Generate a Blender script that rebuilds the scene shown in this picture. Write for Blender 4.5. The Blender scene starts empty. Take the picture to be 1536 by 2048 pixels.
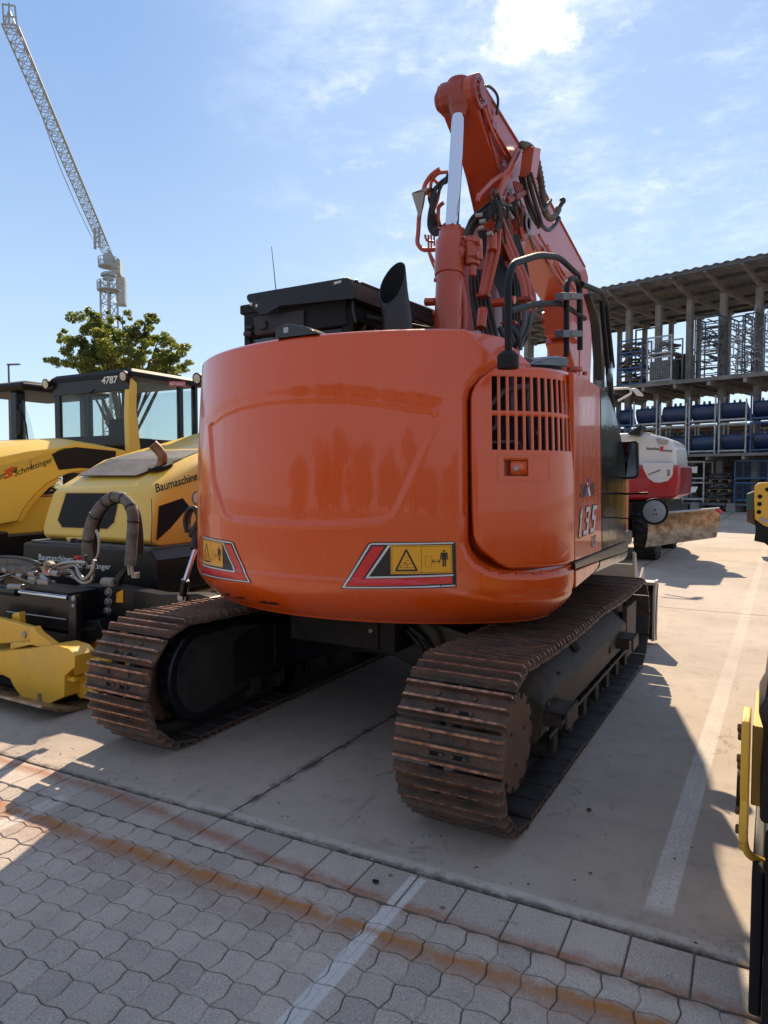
import bpy, bmesh, math, random
from mathutils import Vector, Matrix, noise
R = math.radians
random.seed(7)
sc = bpy.context.scene
COL = sc.collection
# ---------------------------------------------------------------- camera
F0 = 1400.0; CH = 1.57; YAW = R(29.3); PITCH = math.atan(69/1400.0)
cd = bpy.data.cameras.new('camera'); cam = bpy.data.objects.new('camera', cd); COL.objects.link(cam)
cam.location = (0, 0, CH); cam.rotation_euler = (math.pi/2-PITCH, 0, YAW)
cd.sensor_fit = 'VERTICAL'; cd.sensor_height = 36.0; cd.lens = F0/2048*36
cd.clip_end = 3000; cd.clip_start = 0.05
sc.camera = cam
# ---------------------------------------------------------------- sky and sun
SUN_EL = R(38.0); SUN_AZ = R(-20.5)      # azimuth from +Y, negative towards -X
w = bpy.data.worlds.new('World'); sc.world = w; w.use_nodes = True
nt = w.node_tree; nt.nodes.clear(); N = nt.nodes.new; L = nt.links.new
out = N('ShaderNodeOutputWorld'); bg = N('ShaderNodeBackground'); bg.inputs['Strength'].default_value = 0.070
sky = N('ShaderNodeTexSky'); sky.sky_type = 'NISHITA'; sky.sun_disc = False
sky.sun_elevation = SUN_EL; sky.sun_rotation = SUN_AZ; sky.altitude = 300; sky.dust_density = 0.25; sky.air_density = 1.0; sky.ozone_density = 2.5
tc = N('ShaderNodeTexCoord')
def wmix(fac, a, b):
    m = N('ShaderNodeMix'); m.data_type = 'RGBA'
    if isinstance(fac, (int, float)): m.inputs['Factor'].default_value = fac
    else: L(fac, m.inputs['Factor'])
    for s, v in ((6, a), (7, b)):
        if isinstance(v, tuple): m.inputs[s].default_value = v
        else: L(v, m.inputs[s])
    return m.outputs[2]
def wnoise(scale, detail, rough, stretch):
    mp = N('ShaderNodeMapping'); mp.inputs['Scale'].default_value = stretch; L(tc.outputs['Generated'], mp.inputs['Vector'])
    mp.inputs['Rotation'].default_value = (0.2, 0.1, 0.5)
    n = N('ShaderNodeTexNoise'); n.inputs['Scale'].default_value = scale; n.inputs['Detail'].default_value = detail; n.inputs['Roughness'].default_value = rough
    L(mp.outputs[0], n.inputs['Vector']); return n.outputs['Fac']
def wramp(v, a, b, x=0.0, y=1.0):
    r = N('ShaderNodeMapRange'); r.interpolation_type = 'SMOOTHSTEP'
    r.inputs['From Min'].default_value = a; r.inputs['From Max'].default_value = b
    r.inputs['To Min'].default_value = x; r.inputs['To Max'].default_value = y
    L(v, r.inputs['Value']); return r.outputs[0]
def wdot(d):
    n = N('ShaderNodeVectorMath'); n.operation = 'DOT_PRODUCT'; L(tc.outputs['Generated'], n.inputs[0]); n.inputs[1].default_value = d; return n.outputs['Value']
def wmul(a, b, op='MULTIPLY'):
    n = N('ShaderNodeMath'); n.operation = op
    for i, v in enumerate((a, b)):
        if isinstance(v, (int, float)): n.inputs[i].default_value = v
        else: L(v, n.inputs[i])
    return n.outputs[0]
CM = Matrix.Rotation(YAW, 3, 'Z') @ Matrix.Rotation(math.pi/2-PITCH, 3, 'X')
def rdir(px, py): return (CM @ Vector(((px-768)/F0, -(py-1024)/F0, -1.0)))
wisp = wramp(wnoise(5.0, 9, 0.70, (1, 1, 2.8)), 0.42, 0.80)
side = wramp(wdot(tuple(rdir(1250, 150).normalized())), 0.86, 0.97, 0.03, 1.0)
veil = wmul(wisp, side)
puff = wramp(wnoise(16.0, 6, 0.6, (1, 1, 1.8)), 0.57, 0.74)
puff = wmul(puff, side)
sunw = wramp(wdot(tuple(rdir(1062, -18).normalized())), 0.9945, 0.9999)
edge = wramp(wmul(wmul(sunw, 1.0), wmul(wmul(wnoise(17.0, 9, 0.70, (1, 1, 1.6)), 0.5, 'SUBTRACT'), 2.6), 'ADD'), 0.40, 1.30)
edge = wmul(edge, wramp(wdot(tuple(rdir(1062, -18).normalized())), 0.9945, 0.9975))
hz = N('ShaderNodeSeparateXYZ'); L(tc.outputs['Generated'], hz.inputs[0])
blue = wmix(wramp(hz.outputs[2], 0.0, 0.55), (5.5, 7.1, 8.7, 1), (2.5, 4.1, 7.1, 1))
c = wmix(0.72, sky.outputs[0], blue)
c = wmix(wmul(wramp(wdot(tuple(rdir(1150, 120).normalized())), 0.84, 1.0), 0.14), c, (8.6, 9.8, 11.0, 1))
c = wmix(wmul(veil, 0.60), c, (9.5, 10.2, 11.2, 1))
c = wmix(wmul(puff, 0.30), c, (10.5, 10.4, 10.6, 1))
c = wmix(wmul(edge, 0.92), c, (13.2, 12.4, 11.0, 1))
back = wramp(wdot(tuple(rdir(768, 700).normalized())), 0.62, 0.25)  # unseen sky behind and overhead, whitened on purpose as added warm ambient fill
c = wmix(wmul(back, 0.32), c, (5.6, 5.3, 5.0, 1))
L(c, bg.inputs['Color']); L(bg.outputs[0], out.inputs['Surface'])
sd = bpy.data.lights.new('sun', 'SUN'); sd.energy = 5.0; sd.angle = R(0.53); sd.color = (1.0, 0.81, 0.58)
sun = bpy.data.objects.new('sun', sd); COL.objects.link(sun)
S = Vector((math.sin(SUN_AZ)*math.cos(SUN_EL), math.cos(SUN_AZ)*math.cos(SUN_EL), math.sin(SUN_EL)))
sun.rotation_euler = S.to_track_quat('Z', 'Y').to_euler(); sun.location = (0, 0, 30)
sc.view_settings.view_transform = 'Standard'; sc.view_settings.look = 'None'; sc.view_settings.gamma = 1
sc.view_settings.exposure = 0.88
sc.render.engine = 'CYCLES'
# ---------------------------------------------------------------- pixel rays (used to measure real positions)
def P(px, py, X=None, Y=None, Z=None, D=None, HX=None, HY=None):
    d = rdir(px, py); o = Vector((0, 0, CH))
    if X is not None: t = (X-o.x)/d.x
    elif Y is not None: t = (Y-o.y)/d.y
    elif Z is not None: t = (Z-o.z)/d.z
    elif HX is not None:
        n = HR @ Vector((1, 0, 0)); t = (HX-(o-EO).dot(n))/d.dot(n)
    elif HY is not None:
        n = HR @ Vector((0, 1, 0)); t = (HY-(o-EO).dot(n))/d.dot(n)
    else: t = D
    return o+d*t
EO = Vector((-2.207, 4.54, 0)); HR = Matrix.Rotation(R(1.5), 3, 'Z')
def H(x, y, z): return EO+HR@Vector((x, y, z))
def PL(pts, **k): return [P(a, b, **k) for a, b in pts]
# ---------------------------------------------------------------- materials
MT = {}
def mat(name, col, rough=0.5, metal=0.0, coat=0.0, bump=0.0, bscale=40, var=0.0, vscale=6, col2=None, dirt=0.0, dirtcol=(0.16, 0.12, 0.085), spec=0.5, alpha=None, rvar=0.0, flake=0.0, streak=0.0, objvar=0.0):
    m = bpy.data.materials.new(name); m.use_nodes = True; t = m.node_tree; b = t.nodes['Principled BSDF']; nn = t.nodes.new; ll = t.links.new
    b.inputs['Base Color'].default_value = (*col, 1); b.inputs['Roughness'].default_value = rough; b.inputs['Metallic'].default_value = metal
    b.inputs['Coat Weight'].default_value = coat; b.inputs['Coat Roughness'].default_value = 0.035; b.inputs['Specular IOR Level'].default_value = spec
    g = nn('ShaderNodeNewGeometry'); cur = None
    def nz(sc_, det=5, ro=0.6, dist=0.0, stretch=None):
        n = nn('ShaderNodeTexNoise'); n.inputs['Scale'].default_value = sc_; n.inputs['Detail'].default_value = det; n.inputs['Roughness'].default_value = ro; n.inputs['Distortion'].default_value = dist
        if stretch:
            mp = nn('ShaderNodeMapping'); mp.inputs['Scale'].default_value = stretch; ll(g.outputs['Position'], mp.inputs['Vector']); ll(mp.outputs[0], n.inputs['Vector'])
        else: ll(g.outputs['Position'], n.inputs['Vector'])
        return n.outputs['Fac']
    def rng(v, a, b_, x=0.0, y=1.0):
        r = nn('ShaderNodeMapRange'); r.inputs['From Min'].default_value = a; r.inputs['From Max'].default_value = b_; r.inputs['To Min'].default_value = x; r.inputs['To Max'].default_value = y
        ll(v, r.inputs['Value']); return r.outputs[0]
    def mx(f, a, b_):
        q = nn('ShaderNodeMix'); q.data_type = 'RGBA'; ll(f, q.inputs['Factor'])
        for i, v in ((6, a), (7, b_)):
            if isinstance(v, tuple): q.inputs[i].default_value = (*v, 1)
            else: ll(v, q.inputs[i])
        return q.outputs[2]
    base = tuple(col)
    if var > 0 or col2:
        c2 = col2 or tuple(x*(1-var) for x in col)
        base = mx(rng(nz(vscale), 0.38, 0.62), tuple(col), tuple(c2))
    if dirt > 0:
        d1 = rng(nz(3.1, 8, 0.7), 0.46, 0.70, 0, dirt); base = mx(d1, base, tuple(dirtcol))
        d2 = rng(nz(26, 6, 0.7), 0.55, 0.75, 0, dirt*0.7); base = mx(d2, base, tuple(dirtcol))
        rr = rng(d1, 0, 1, rough, min(0.9, rough+0.4)); ll(rr, b.inputs['Roughness'])
    elif rvar > 0:
        ll(rng(nz(9, 6, 0.65), 0.35, 0.7, max(0.02, rough-rvar), rough+rvar), b.inputs['Roughness'])
    if streak > 0:
        base = mx(rng(nz(5.0, 6, 0.7, 0.3, (6, 6, 0.5)), 0.50, 0.80, 0, streak), base, tuple(dirtcol)); sr_ = rng(nz(3.0, 7, 0.7, 0.5, (5, 5, 0.7)), 0.35, 0.75, rough-0.06, rough+0.16); ll(sr_, b.inputs['Roughness'])
        base = mx(rng(nz(420, 2, 0.5), 0.70, 0.76, 0, 0.35), base, (0.55, 0.35, 0.25))
    if objvar > 0:
        oi = nn('ShaderNodeObjectInfo'); base = mx(rng(oi.outputs['Random'], 0, 1, 0, objvar), base, tuple(dirtcol))
    if not isinstance(base, tuple): ll(base, b.inputs['Base Color'])
    if bump > 0:
        bp = nn('ShaderNodeBump'); bp.inputs['Strength'].default_value = min(1, bump); bp.inputs['Distance'].default_value = 0.01 if bump <= 1 else 0.01*bump
        ll(nz(bscale, 6, 0.65), bp.inputs['Height']); ll(bp.outputs[0], b.inputs['Normal'])
    MT[name] = m; return m
ORANGE = (0.66, 0.074, 0.002)
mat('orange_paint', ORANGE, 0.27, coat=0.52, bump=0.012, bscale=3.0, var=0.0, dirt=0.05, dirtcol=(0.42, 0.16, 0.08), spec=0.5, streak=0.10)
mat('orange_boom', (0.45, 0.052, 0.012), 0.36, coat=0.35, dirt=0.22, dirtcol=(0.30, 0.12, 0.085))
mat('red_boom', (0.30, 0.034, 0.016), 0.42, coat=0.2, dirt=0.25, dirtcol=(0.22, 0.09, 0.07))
mat('black_paint', (0.006, 0.007, 0.010), 0.33, coat=0.10, dirt=0.10, dirtcol=(0.025, 0.022, 0.020), spec=0.35)
mat('black_gloss', (0.006, 0.006, 0.007), 0.12, coat=0.25, bump=0.35, bscale=3.2)
mat('black_matt', (0.007, 0.007, 0.009), 0.6, dirt=0.2, dirtcol=(0.026, 0.023, 0.021), bump=0.1, spec=0.3)
mat('dark_void', (0.004, 0.004, 0.005), 0.9)
mat('rubber', (0.02, 0.02, 0.021), 0.75, bump=0.3, bscale=60, dirt=0.35, dirtcol=(0.09, 0.075, 0.06))
mat('hose_black', (0.014, 0.014, 0.015), 0.5, bump=0.1)
mat('hose_sleeve', (0.17, 0.15, 0.132), 0.85, bump=0.5, bscale=70, var=0.45, vscale=12)
mat('chrome', (0.72, 0.74, 0.80), 0.09, metal=1.0, rvar=0.04)
mat('steel', (0.38, 0.37, 0.36), 0.38, metal=0.9, dirt=0.3, bump=0.1)
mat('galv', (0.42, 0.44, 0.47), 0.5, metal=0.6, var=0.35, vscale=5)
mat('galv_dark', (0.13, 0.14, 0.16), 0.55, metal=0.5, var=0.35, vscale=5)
mat('yellow_paint', (0.78, 0.43, 0.03), 0.36, coat=0.25, dirt=0.32, dirtcol=(0.42, 0.30, 0.14))
mat('yellow_roller', (0.84, 0.53, 0.07), 0.38, coat=0.25, dirt=0.14, dirtcol=(0.45, 0.34, 0.18))
mat('yellow_sign', (0.80, 0.36, 0.012), 0.35)
mat('red_sign', (0.62, 0.012, 0.018), 0.22, coat=0.3)
mat('black_ink', (0.014, 0.014, 0.015), 0.5)
mat('silver_ink', (0.62, 0.62, 0.63), 0.35, metal=0.1)
mat('white_ink', (0.75, 0.75, 0.73), 0.5)
mat('blue_ink', (0.03, 0.06, 0.45), 0.4)
mat('white_paint', (0.58, 0.58, 0.56), 0.35, coat=0.4, dirt=0.15)
mat('red_paint', (0.36, 0.012, 0.02), 0.28, coat=0.6, dirt=0.12)
mat('blue_paint', (0.008, 0.028, 0.085), 0.42, dirt=0.25, dirtcol=(0.06, 0.07, 0.09), coat=0.2)
mat('blue_rack', (0.02, 0.08, 0.20), 0.5, dirt=0.2)
mat('rack_concrete', (0.26, 0.25, 0.24), 0.85, var=0.3, vscale=2, bump=0.2)
mat('rack_roof', (0.20, 0.19, 0.18), 0.7, var=0.35, vscale=1.2, dirt=0.25)
mat('wood_pallet', (0.22, 0.16, 0.10), 0.8, var=0.4, vscale=4)
mat('timber', (0.38, 0.25, 0.13), 0.8, var=0.3, vscale=4)
mat('grey_scrap', (0.10, 0.10, 0.105), 0.7, var=0.5, vscale=6)
mat('shoe_inner', (0.075, 0.070, 0.068), 0.5, metal=0.4, var=0.45, vscale=9, dirt=0.4, dirtcol=(0.04, 0.033, 0.03), bump=0.3)
mat('rust_worn', (0.15, 0.066, 0.036), 0.62, metal=0.2, col2=(0.045, 0.033, 0.028), vscale=8, bump=0.9, bscale=60, dirt=0.55, dirtcol=(0.17, 0.128, 0.098), objvar=0.28)
mat('rust_edge', (0.46, 0.22, 0.13), 0.36, metal=0.6, col2=(0.16, 0.07, 0.045), vscale=30, bump=0.4, bscale=80)
mat('mud_black', (0.022, 0.018, 0.016), 0.8, bump=0.8, bscale=40, var=0.4, vscale=9, dirt=0.3, dirtcol=(0.08, 0.055, 0.04))
mat('track_frame_mat', (0.040, 0.027, 0.020), 0.6, coat=0.0, bump=0.7, bscale=45, var=0.5, vscale=7, dirt=0.75, dirtcol=(0.15, 0.10, 0.07))
mat('rust_disc', (0.12, 0.055, 0.032), 0.6, bump=0.35, bscale=90, var=0.3, vscale=12)
mat('worn_blade', (0.42, 0.30, 0.19), 0.42, metal=0.55, col2=(0.20, 0.12, 0.07), vscale=9, bump=0.35, bscale=25)
mat('beige_steel', (0.34, 0.30, 0.25), 0.55, dirt=0.3, bump=0.2)
mat('exhaust_metal', (0.045, 0.04, 0.042), 0.5, metal=0.5, bump=0.12)
mat('pipe_brown', (0.30, 0.17, 0.10), 0.4, metal=0.7, var=0.4, vscale=12)
mat('mirror_back', (0.38, 0.39, 0.40), 0.4)
mat('mirror_glass', (0.25, 0.28, 0.34), 0.06, metal=1.0)
mat('lamp_glass', (0.55, 0.52, 0.45), 0.15, coat=0.8)
mat('crane_paint', (0.36, 0.37, 0.36), 0.5, metal=0.2)
mat('crane_light', (0.42, 0.42, 0.40), 0.5)
mat('concrete_block', (0.22, 0.22, 0.215), 0.9, bump=0.3, var=0.25, vscale=3)
mat('bark', (0.07, 0.05, 0.035), 0.9, bump=0.5)
mat('green_sheet', (0.04, 0.10, 0.07), 0.6, dirt=0.4)
mat('wall_pale', (0.34, 0.32, 0.29), 0.85, var=0.1)
mat('foil_teal', (0.03, 0.16, 0.2), 0.5)
def leafmat(name, c, c2):
    m = mat(name, c, 0.55, var=0.5, vscale=3, col2=c2); b = m.node_tree.nodes['Principled BSDF']
    try: b.inputs['Subsurface Weight'].default_value = 0.0
    except Exception: pass
    t = m.node_tree; tr = t.nodes.new('ShaderNodeBsdfTranslucent'); tr.inputs['Color'].default_value = (c[0]*2.6, c[1]*2.4, c[2]*1.2, 1)
    ms = t.nodes.new('ShaderNodeMixShader'); ms.inputs[0].default_value = 0.45; o = t.nodes['Material Output']
    t.links.new(b.outputs[0], ms.inputs[1]); t.links.new(tr.outputs[0], ms.inputs[2]); t.links.new(ms.outputs[0], o.inputs['Surface'])
leafmat('leaf', (0.10, 0.125, 0.03), (0.04, 0.06, 0.016))
leafmat('leaf_dark', (0.03, 0.055, 0.018), (0.02, 0.035, 0.012))
def glassmat(name, tint, op, rough=0.02):
    m = bpy.data.materials.new(name); m.use_nodes = True; t = m.node_tree; t.nodes.clear()
    o = t.nodes.new('ShaderNodeOutputMaterial'); g = t.nodes.new('ShaderNodeBsdfGlossy'); g.inputs['Roughness'].default_value = rough
    tr = t.nodes.new('ShaderNodeBsdfTransparent'); tr.inputs['Color'].default_value = (*tint, 1)
    lw = t.nodes.new('ShaderNodeLayerWeight'); lw.inputs['Blend'].default_value = 0.5; fr = t.nodes.new('ShaderNodeMath'); fr.operation = 'POWER'; fr.inputs[1].default_value = 5.0; t.links.new(lw.outputs['Facing'], fr.inputs[0])
    ad = t.nodes.new('ShaderNodeMath'); ad.operation = 'ADD'; ad.inputs[1].default_value = op; ad.use_clamp = True
    ms = t.nodes.new('ShaderNodeMixShader'); t.links.new(fr.outputs[0], ad.inputs[0]); t.links.new(ad.outputs[0], ms.inputs[0])
    t.links.new(tr.outputs[0], ms.inputs[1]); t.links.new(g.outputs[0], ms.inputs[2]); t.links.new(ms.outputs[0], o.inputs['Surface']); MT[name] = m
glassmat('glass', (0.86, 0.90, 0.89), 0.02)
glassmat('glass_dark', (0.40, 0.46, 0.46), 0.04)
# ---------------------------------------------------------------- mesh builder
def V(*a): return Vector(a)
class MB:
    def __init__(s): s.v = []; s.f = []; s.m = []; s.cur = 0; s.mats = None
    def add(s, vs, fs, M=None):
        n = len(s.v)
        s.v += [(M@Vector(a)) if M is not None else Vector(a) for a in vs]
        for f in fs: s.f.append([n+i for i in f]); s.m.append(s.cur)
        return s
    def box(s, lo, hi, M=None):
        x0, y0, z0 = lo; x1, y1, z1 = hi
        if x0 > x1: x0, x1 = x1, x0
        if y0 > y1: y0, y1 = y1, y0
        if z0 > z1: z0, z1 = z1, z0
        return s.add([(x0, y0, z0), (x1, y0, z0), (x1, y1, z0), (x0, y1, z0), (x0, y0, z1), (x1, y0, z1), (x1, y1, z1), (x0, y1, z1)],
                     [(0, 3, 2, 1), (4, 5, 6, 7), (0, 1, 5, 4), (1, 2, 6, 5), (2, 3, 7, 6), (3, 0, 4, 7)], M)
    def bar(s, a, b, w_, h, up=(0, 0, 1)):
        a = Vector(a); b = Vector(b); d = (b-a).normalized(); u = Vector(up)
        if abs(d.dot(u)) > 0.98: u = Vector((0, 1, 0))
        x = d.cross(u).normalized()*w_/2; z = x.cross(d).normalized()*h/2
        vs = [a-x-z, a+x-z, a+x+z, a-x+z, b-x-z, b+x-z, b+x+z, b-x+z]
        return s.add(vs, [(3, 2, 1, 0), (4, 5, 6, 7), (0, 1, 5, 4), (1, 2, 6, 5), (2, 3, 7, 6), (3, 0, 4, 7)])
    def prism(s, poly, vec):
        n = len(poly); vec = Vector(vec); p = [Vector(a) for a in poly]; q = [a+vec for a in p]
        nm = Vector((0, 0, 0))
        for i in range(n): nm += p[i].cross(p[(i+1) % n])
        if nm.dot(vec) > 0: p.reverse(); q.reverse()
        return s.add(p+q, [list(range(n)), list(range(2*n-1, n-1, -1))]+[(i, n+i, n+(i+1) % n, (i+1) % n) for i in range(n)])
    def poly(s, pts): return s.add(pts, [list(range(len(pts)))])
    def loft(s, rings, closed=True, cap=True):
        n = len(rings[0]); vs = [p for r in rings for p in r]; fs = []
        for k in range(len(rings)-1):
            for i in range(n if closed else n-1):
                j = (i+1) % n; fs.append((k*n+i, k*n+j, (k+1)*n+j, (k+1)*n+i))
        if cap and closed:
            fs.append(list(range(n-1, -1, -1))); fs.append([(len(rings)-1)*n+i for i in range(n)])
        return s.add(vs, fs)
    def tube(s, pts, r, n=8, cap=True):
        pts = [Vector(p) for p in pts]; rings = []; m = len(pts)
        rr = r if isinstance(r, (list, tuple)) else [r]*m
        T = []
        for i in range(m):
            a = pts[max(0, i-1)]; b = pts[min(m-1, i+1)]; T.append((b-a).normalized() if (b-a).length > 1e-9 else Vector((0, 0, 1)))
        u = T[0].orthogonal().normalized()
        for i in range(m):
            u = (u-T[i]*u.dot(T[i])); u = u.normalized() if u.length > 1e-6 else T[i].orthogonal().normalized()
            w_ = T[i].cross(u)
            rings.append([pts[i]+(u*math.cos(2*math.pi*k/n)+w_*math.sin(2*math.pi*k/n))*rr[i] for k in range(n)])
        return s.loft(rings, True, cap)
    def cyl(s, a, b, ra, rb=None, n=20): return s.tube([a, b], [ra, ra if rb is None else rb], n)
    def lathe(s, a, ax, prof, n=28):
        a = Vector(a); ax = Vector(ax).normalized(); u = ax.orthogonal().normalized(); w_ = ax.cross(u)
        return s.loft([[a+ax*h+(u*math.cos(2*math.pi*k/n)+w_*math.sin(2*math.pi*k/n))*max(r, 1e-4) for k in range(n)] for h, r in prof])
    def sph(s, c_, r, n=10, sq=(1, 1, 1)):
        c_ = Vector(c_); rings = []
        for i in range(n+1):
            a = math.pi*i/n; rings.append([c_+Vector((math.cos(2*math.pi*k/(2*n))*math.sin(a)*r*sq[0], math.sin(2*math.pi*k/(2*n))*math.sin(a)*r*sq[1], -math.cos(a)*r*sq[2])) for k in range(2*n)])
        rings[0] = [p+Vector((0, 0, 0)) for p in rings[0]]
        return s.loft(rings)
    def build(s, name, m, parent=None, bevel=0, smooth=35, segs=2, mods=None, loc=None):
        org = Vector((0, 0, 0))
        if parent is not None: org = WL(parent)
        elif loc is not None: org = Vector(loc)
        me = bpy.data.meshes.new(name)
        me.from_pydata([tuple(a-org) for a in s.v], [], s.f)
        ms = m if isinstance(m, (list, tuple)) else [m]
        for q in ms: me.materials.append(MT[q])
        if len(ms) > 1: me.polygons.foreach_set('material_index', s.m)
        me.validate(); me.polygons.foreach_set('use_smooth', [True]*len(me.polygons)); me.update()
        if smooth is not None:
            try: me.set_sharp_from_angle(angle=R(smooth))
            except Exception: pass
        o = bpy.data.objects.new(name, me); COL.objects.link(o)
        if parent is not None: o.parent = parent
        else: o.location = org
        if bevel > 0:
            bm_ = o.modifiers.new('bevel', 'BEVEL'); bm_.width = bevel; bm_.segments = segs; bm_.limit_method = 'ANGLE'; bm_.angle_limit = R(40); bm_.harden_normals = True
        return o
def WL(o):
    v = Vector((0, 0, 0))
    while o is not None: v = v+o.location; o = o.parent
    return v
def tag(o, label=None, cat=None, group=None, kind=None):
    if label: o['label'] = label
    if cat: o['category'] = cat
    if group: o['group'] = group
    if kind: o['kind'] = kind
    return o
def thing(name, label, cat, loc, group=None):
    o = bpy.data.objects.new(name, None); COL.objects.link(o); o.location = loc; o.empty_display_size = 0.2
    return tag(o, label, cat, group)
def copy_tree(o, parent=None):
    c_ = o.copy(); COL.objects.link(c_)
    if parent is not None: c_.parent = parent
    for ch in list(o.children): copy_tree(ch, c_)
    return c_
def spl(pts, n=6):
    pts = [Vector(p) for p in pts]; q = [pts[0]*2-pts[1]]+pts+[pts[-1]*2-pts[-2]]; o = []
    for i in range(1, len(q)-2):
        for k in range(n):
            t = k/n; a, b, c_, d = q[i-1], q[i], q[i+1], q[i+2]
            o.append(0.5*((2*b)+(c_-a)*t+(2*a-5*b+4*c_-d)*t*t+(3*b-a-3*c_+d)*t**3))
    o.append(pts[-1]); return o
def fil(pts, r, n=5):
    pts = [Vector(p) for p in pts]; o = [pts[0]]
    for i in range(1, len(pts)-1):
        a = pts[i-1]-pts[i]; b = pts[i+1]-pts[i]; rr = min(r, a.length*0.45, b.length*0.45); a.normalize(); b.normalize()
        A = pts[i]+a*rr; B = pts[i]+b*rr
        for k in range(n+1):
            t = k/n; o.append(A*(1-t)**2+pts[i]*2*t*(1-t)+B*t*t)
    o.append(pts[-1]); return o
# lettering: font curve -> mesh, then mapped on a surface
def text_mb(txt, mapf, size=1.0, shear=0.0, xs=1.0, sub=False, bold=0.0):
    cu = bpy.data.curves.new('t', 'FONT'); cu.body = txt; cu.size = size; cu.shear = shear; cu.offset = bold; cu.resolution_u = 4
    o = bpy.data.objects.new('t', cu); COL.objects.link(o); bpy.context.view_layer.update()
    me = o.evaluated_get(bpy.context.evaluated_depsgraph_get()).to_mesh()
    b = MB(); b.add([mapf(v.co.x*xs, v.co.y) for v in me.vertices], [list(p.vertices) for p in me.polygons])
    o.to_mesh_clear(); COL.objects.unlink(o); bpy.data.objects.remove(o); bpy.data.curves.remove(cu)
    return b
def quadmap(a, b, d, lift=0.0):
    """a = origin (baseline left), b = baseline end for x=1, d = top for y=1"""
    a = Vector(a); ex = Vector(b)-a; ey = Vector(d)-a; nrm = ex.cross(ey).normalized()*lift
    return lambda x, y: a+ex*x+ey*y+nrm
def text_w(txt, bold=0.0):
    cu = bpy.data.curves.new('t', 'FONT'); cu.body = txt; cu.size = 1; cu.offset = bold
    o = bpy.data.objects.new('t', cu); COL.objects.link(o); bpy.context.view_layer.update()
    wd = o.dimensions.x; COL.objects.unlink(o); bpy.data.objects.remove(o); bpy.data.curves.remove(cu); return max(wd, 0.01)
def text_fit(txt, p0, p1, ptop, name, m, parent, lift=0.004, bold=0.02, shear=0.0):
    """text whose baseline runs exactly p0->p1 and whose cap height reaches ptop"""
    wd = text_w(txt, bold)
    f = quadmap(p0, Vector(p0)+(Vector(p1)-Vector(p0))/wd, Vector(p0)+(Vector(ptop)-Vector(p0))/0.73, lift)
    return text_mb(txt, f, 1.0, shear, bold=bold).build(name, m, parent, smooth=None)
# ---------------------------------------------------------------- ground
class G:
    def __init__(s, m): s.t = m.node_tree; s.b = s.t.nodes['Principled BSDF']; s.g = s.t.nodes.new('ShaderNodeNewGeometry'); s.sx = s.t.nodes.new('ShaderNodeSeparateXYZ'); s.t.links.new(s.g.outputs['Position'], s.sx.inputs[0])
    def ln(s, a, b): s.t.links.new(a, b)
    def op(s, o, *a, clamp=False):
        n = s.t.nodes.new('ShaderNodeMath'); n.operation = o; n.use_clamp = clamp
        for i, v in enumerate(a):
            if isinstance(v, (int, float)): n.inputs[i].default_value = v
            else: s.ln(v, n.inputs[i])
        return n.outputs[0]
    def noise(s, sc_, det=6, ro=0.6, st=None, dist=0):
        n = s.t.nodes.new('ShaderNodeTexNoise'); n.inputs['Scale'].default_value = sc_; n.inputs['Detail'].default_value = det; n.inputs['Roughness'].default_value = ro; n.inputs['Distortion'].default_value = dist
        if st:
            mp = s.t.nodes.new('ShaderNodeMapping'); mp.inputs['Scale'].default_value = st; s.ln(s.g.outputs['Position'], mp.inputs['Vector']); s.ln(mp.outputs[0], n.inputs['Vector'])
        else: s.ln(s.g.outputs['Position'], n.inputs['Vector'])
        return n.outputs['Fac']
    def rng(s, v, a, b, x=0.0, y=1.0):
        r = s.t.nodes.new('ShaderNodeMapRange'); r.interpolation_type = 'SMOOTHSTEP'
        for k, q in (('From Min', a), ('From Max', b), ('To Min', x), ('To Max', y)): r.inputs[k].default_value = q
        s.ln(v, r.inputs['Value']); return r.outputs[0]
    def mix(s, f, a, b):
        q = s.t.nodes.new('ShaderNodeMix'); q.data_type = 'RGBA'
        if isinstance(f, (int, float)): q.inputs['Factor'].default_value = f
        else: s.ln(f, q.inputs['Factor'])
        for i, v in ((6, a), (7, b)):
            if isinstance(v, tuple): q.inputs[i].default_value = (*v, 1)
            else: s.ln(v, q.inputs[i])
        return q.outputs[2]
    def band(s, v, c_, hw, soft):      # 1 inside |v-c|<hw
        d = s.op('ABSOLUTE', s.op('SUBTRACT', v, c_)); return s.rng(d, hw-soft, hw+soft, 1, 0)
    def bump(s, h, st, dist=0.01):
        bp = s.t.nodes.new('ShaderNodeBump'); bp.inputs['Strength'].default_value = st; bp.inputs['Distance'].default_value = dist; s.ln(h, bp.inputs['Height']); s.ln(bp.outputs[0], s.b.inputs['Normal'])
TH = R(1.9); U0 = Vector((0, 2.47, 0)); UD = Vector((math.cos(TH), math.sin(TH), 0)); VD = Vector((-math.sin(TH), math.cos(TH), 0))
def uv(u, v, z=0): return U0+UD*u+VD*v+Vector((0, 0, z))
def edgeuv(g):
    x, y = g.sx.outputs[0], g.sx.outputs[1]; yy = g.op('SUBTRACT', y, 2.47)
    u = g.op('ADD', g.op('MULTIPLY', x, math.cos(TH)), g.op('MULTIPLY', yy, math.sin(TH)))
    v = g.op('SUBTRACT', g.op('MULTIPLY', yy, math.cos(TH)), g.op('MULTIPLY', x, math.sin(TH)))
    return x, y, u, v
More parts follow.
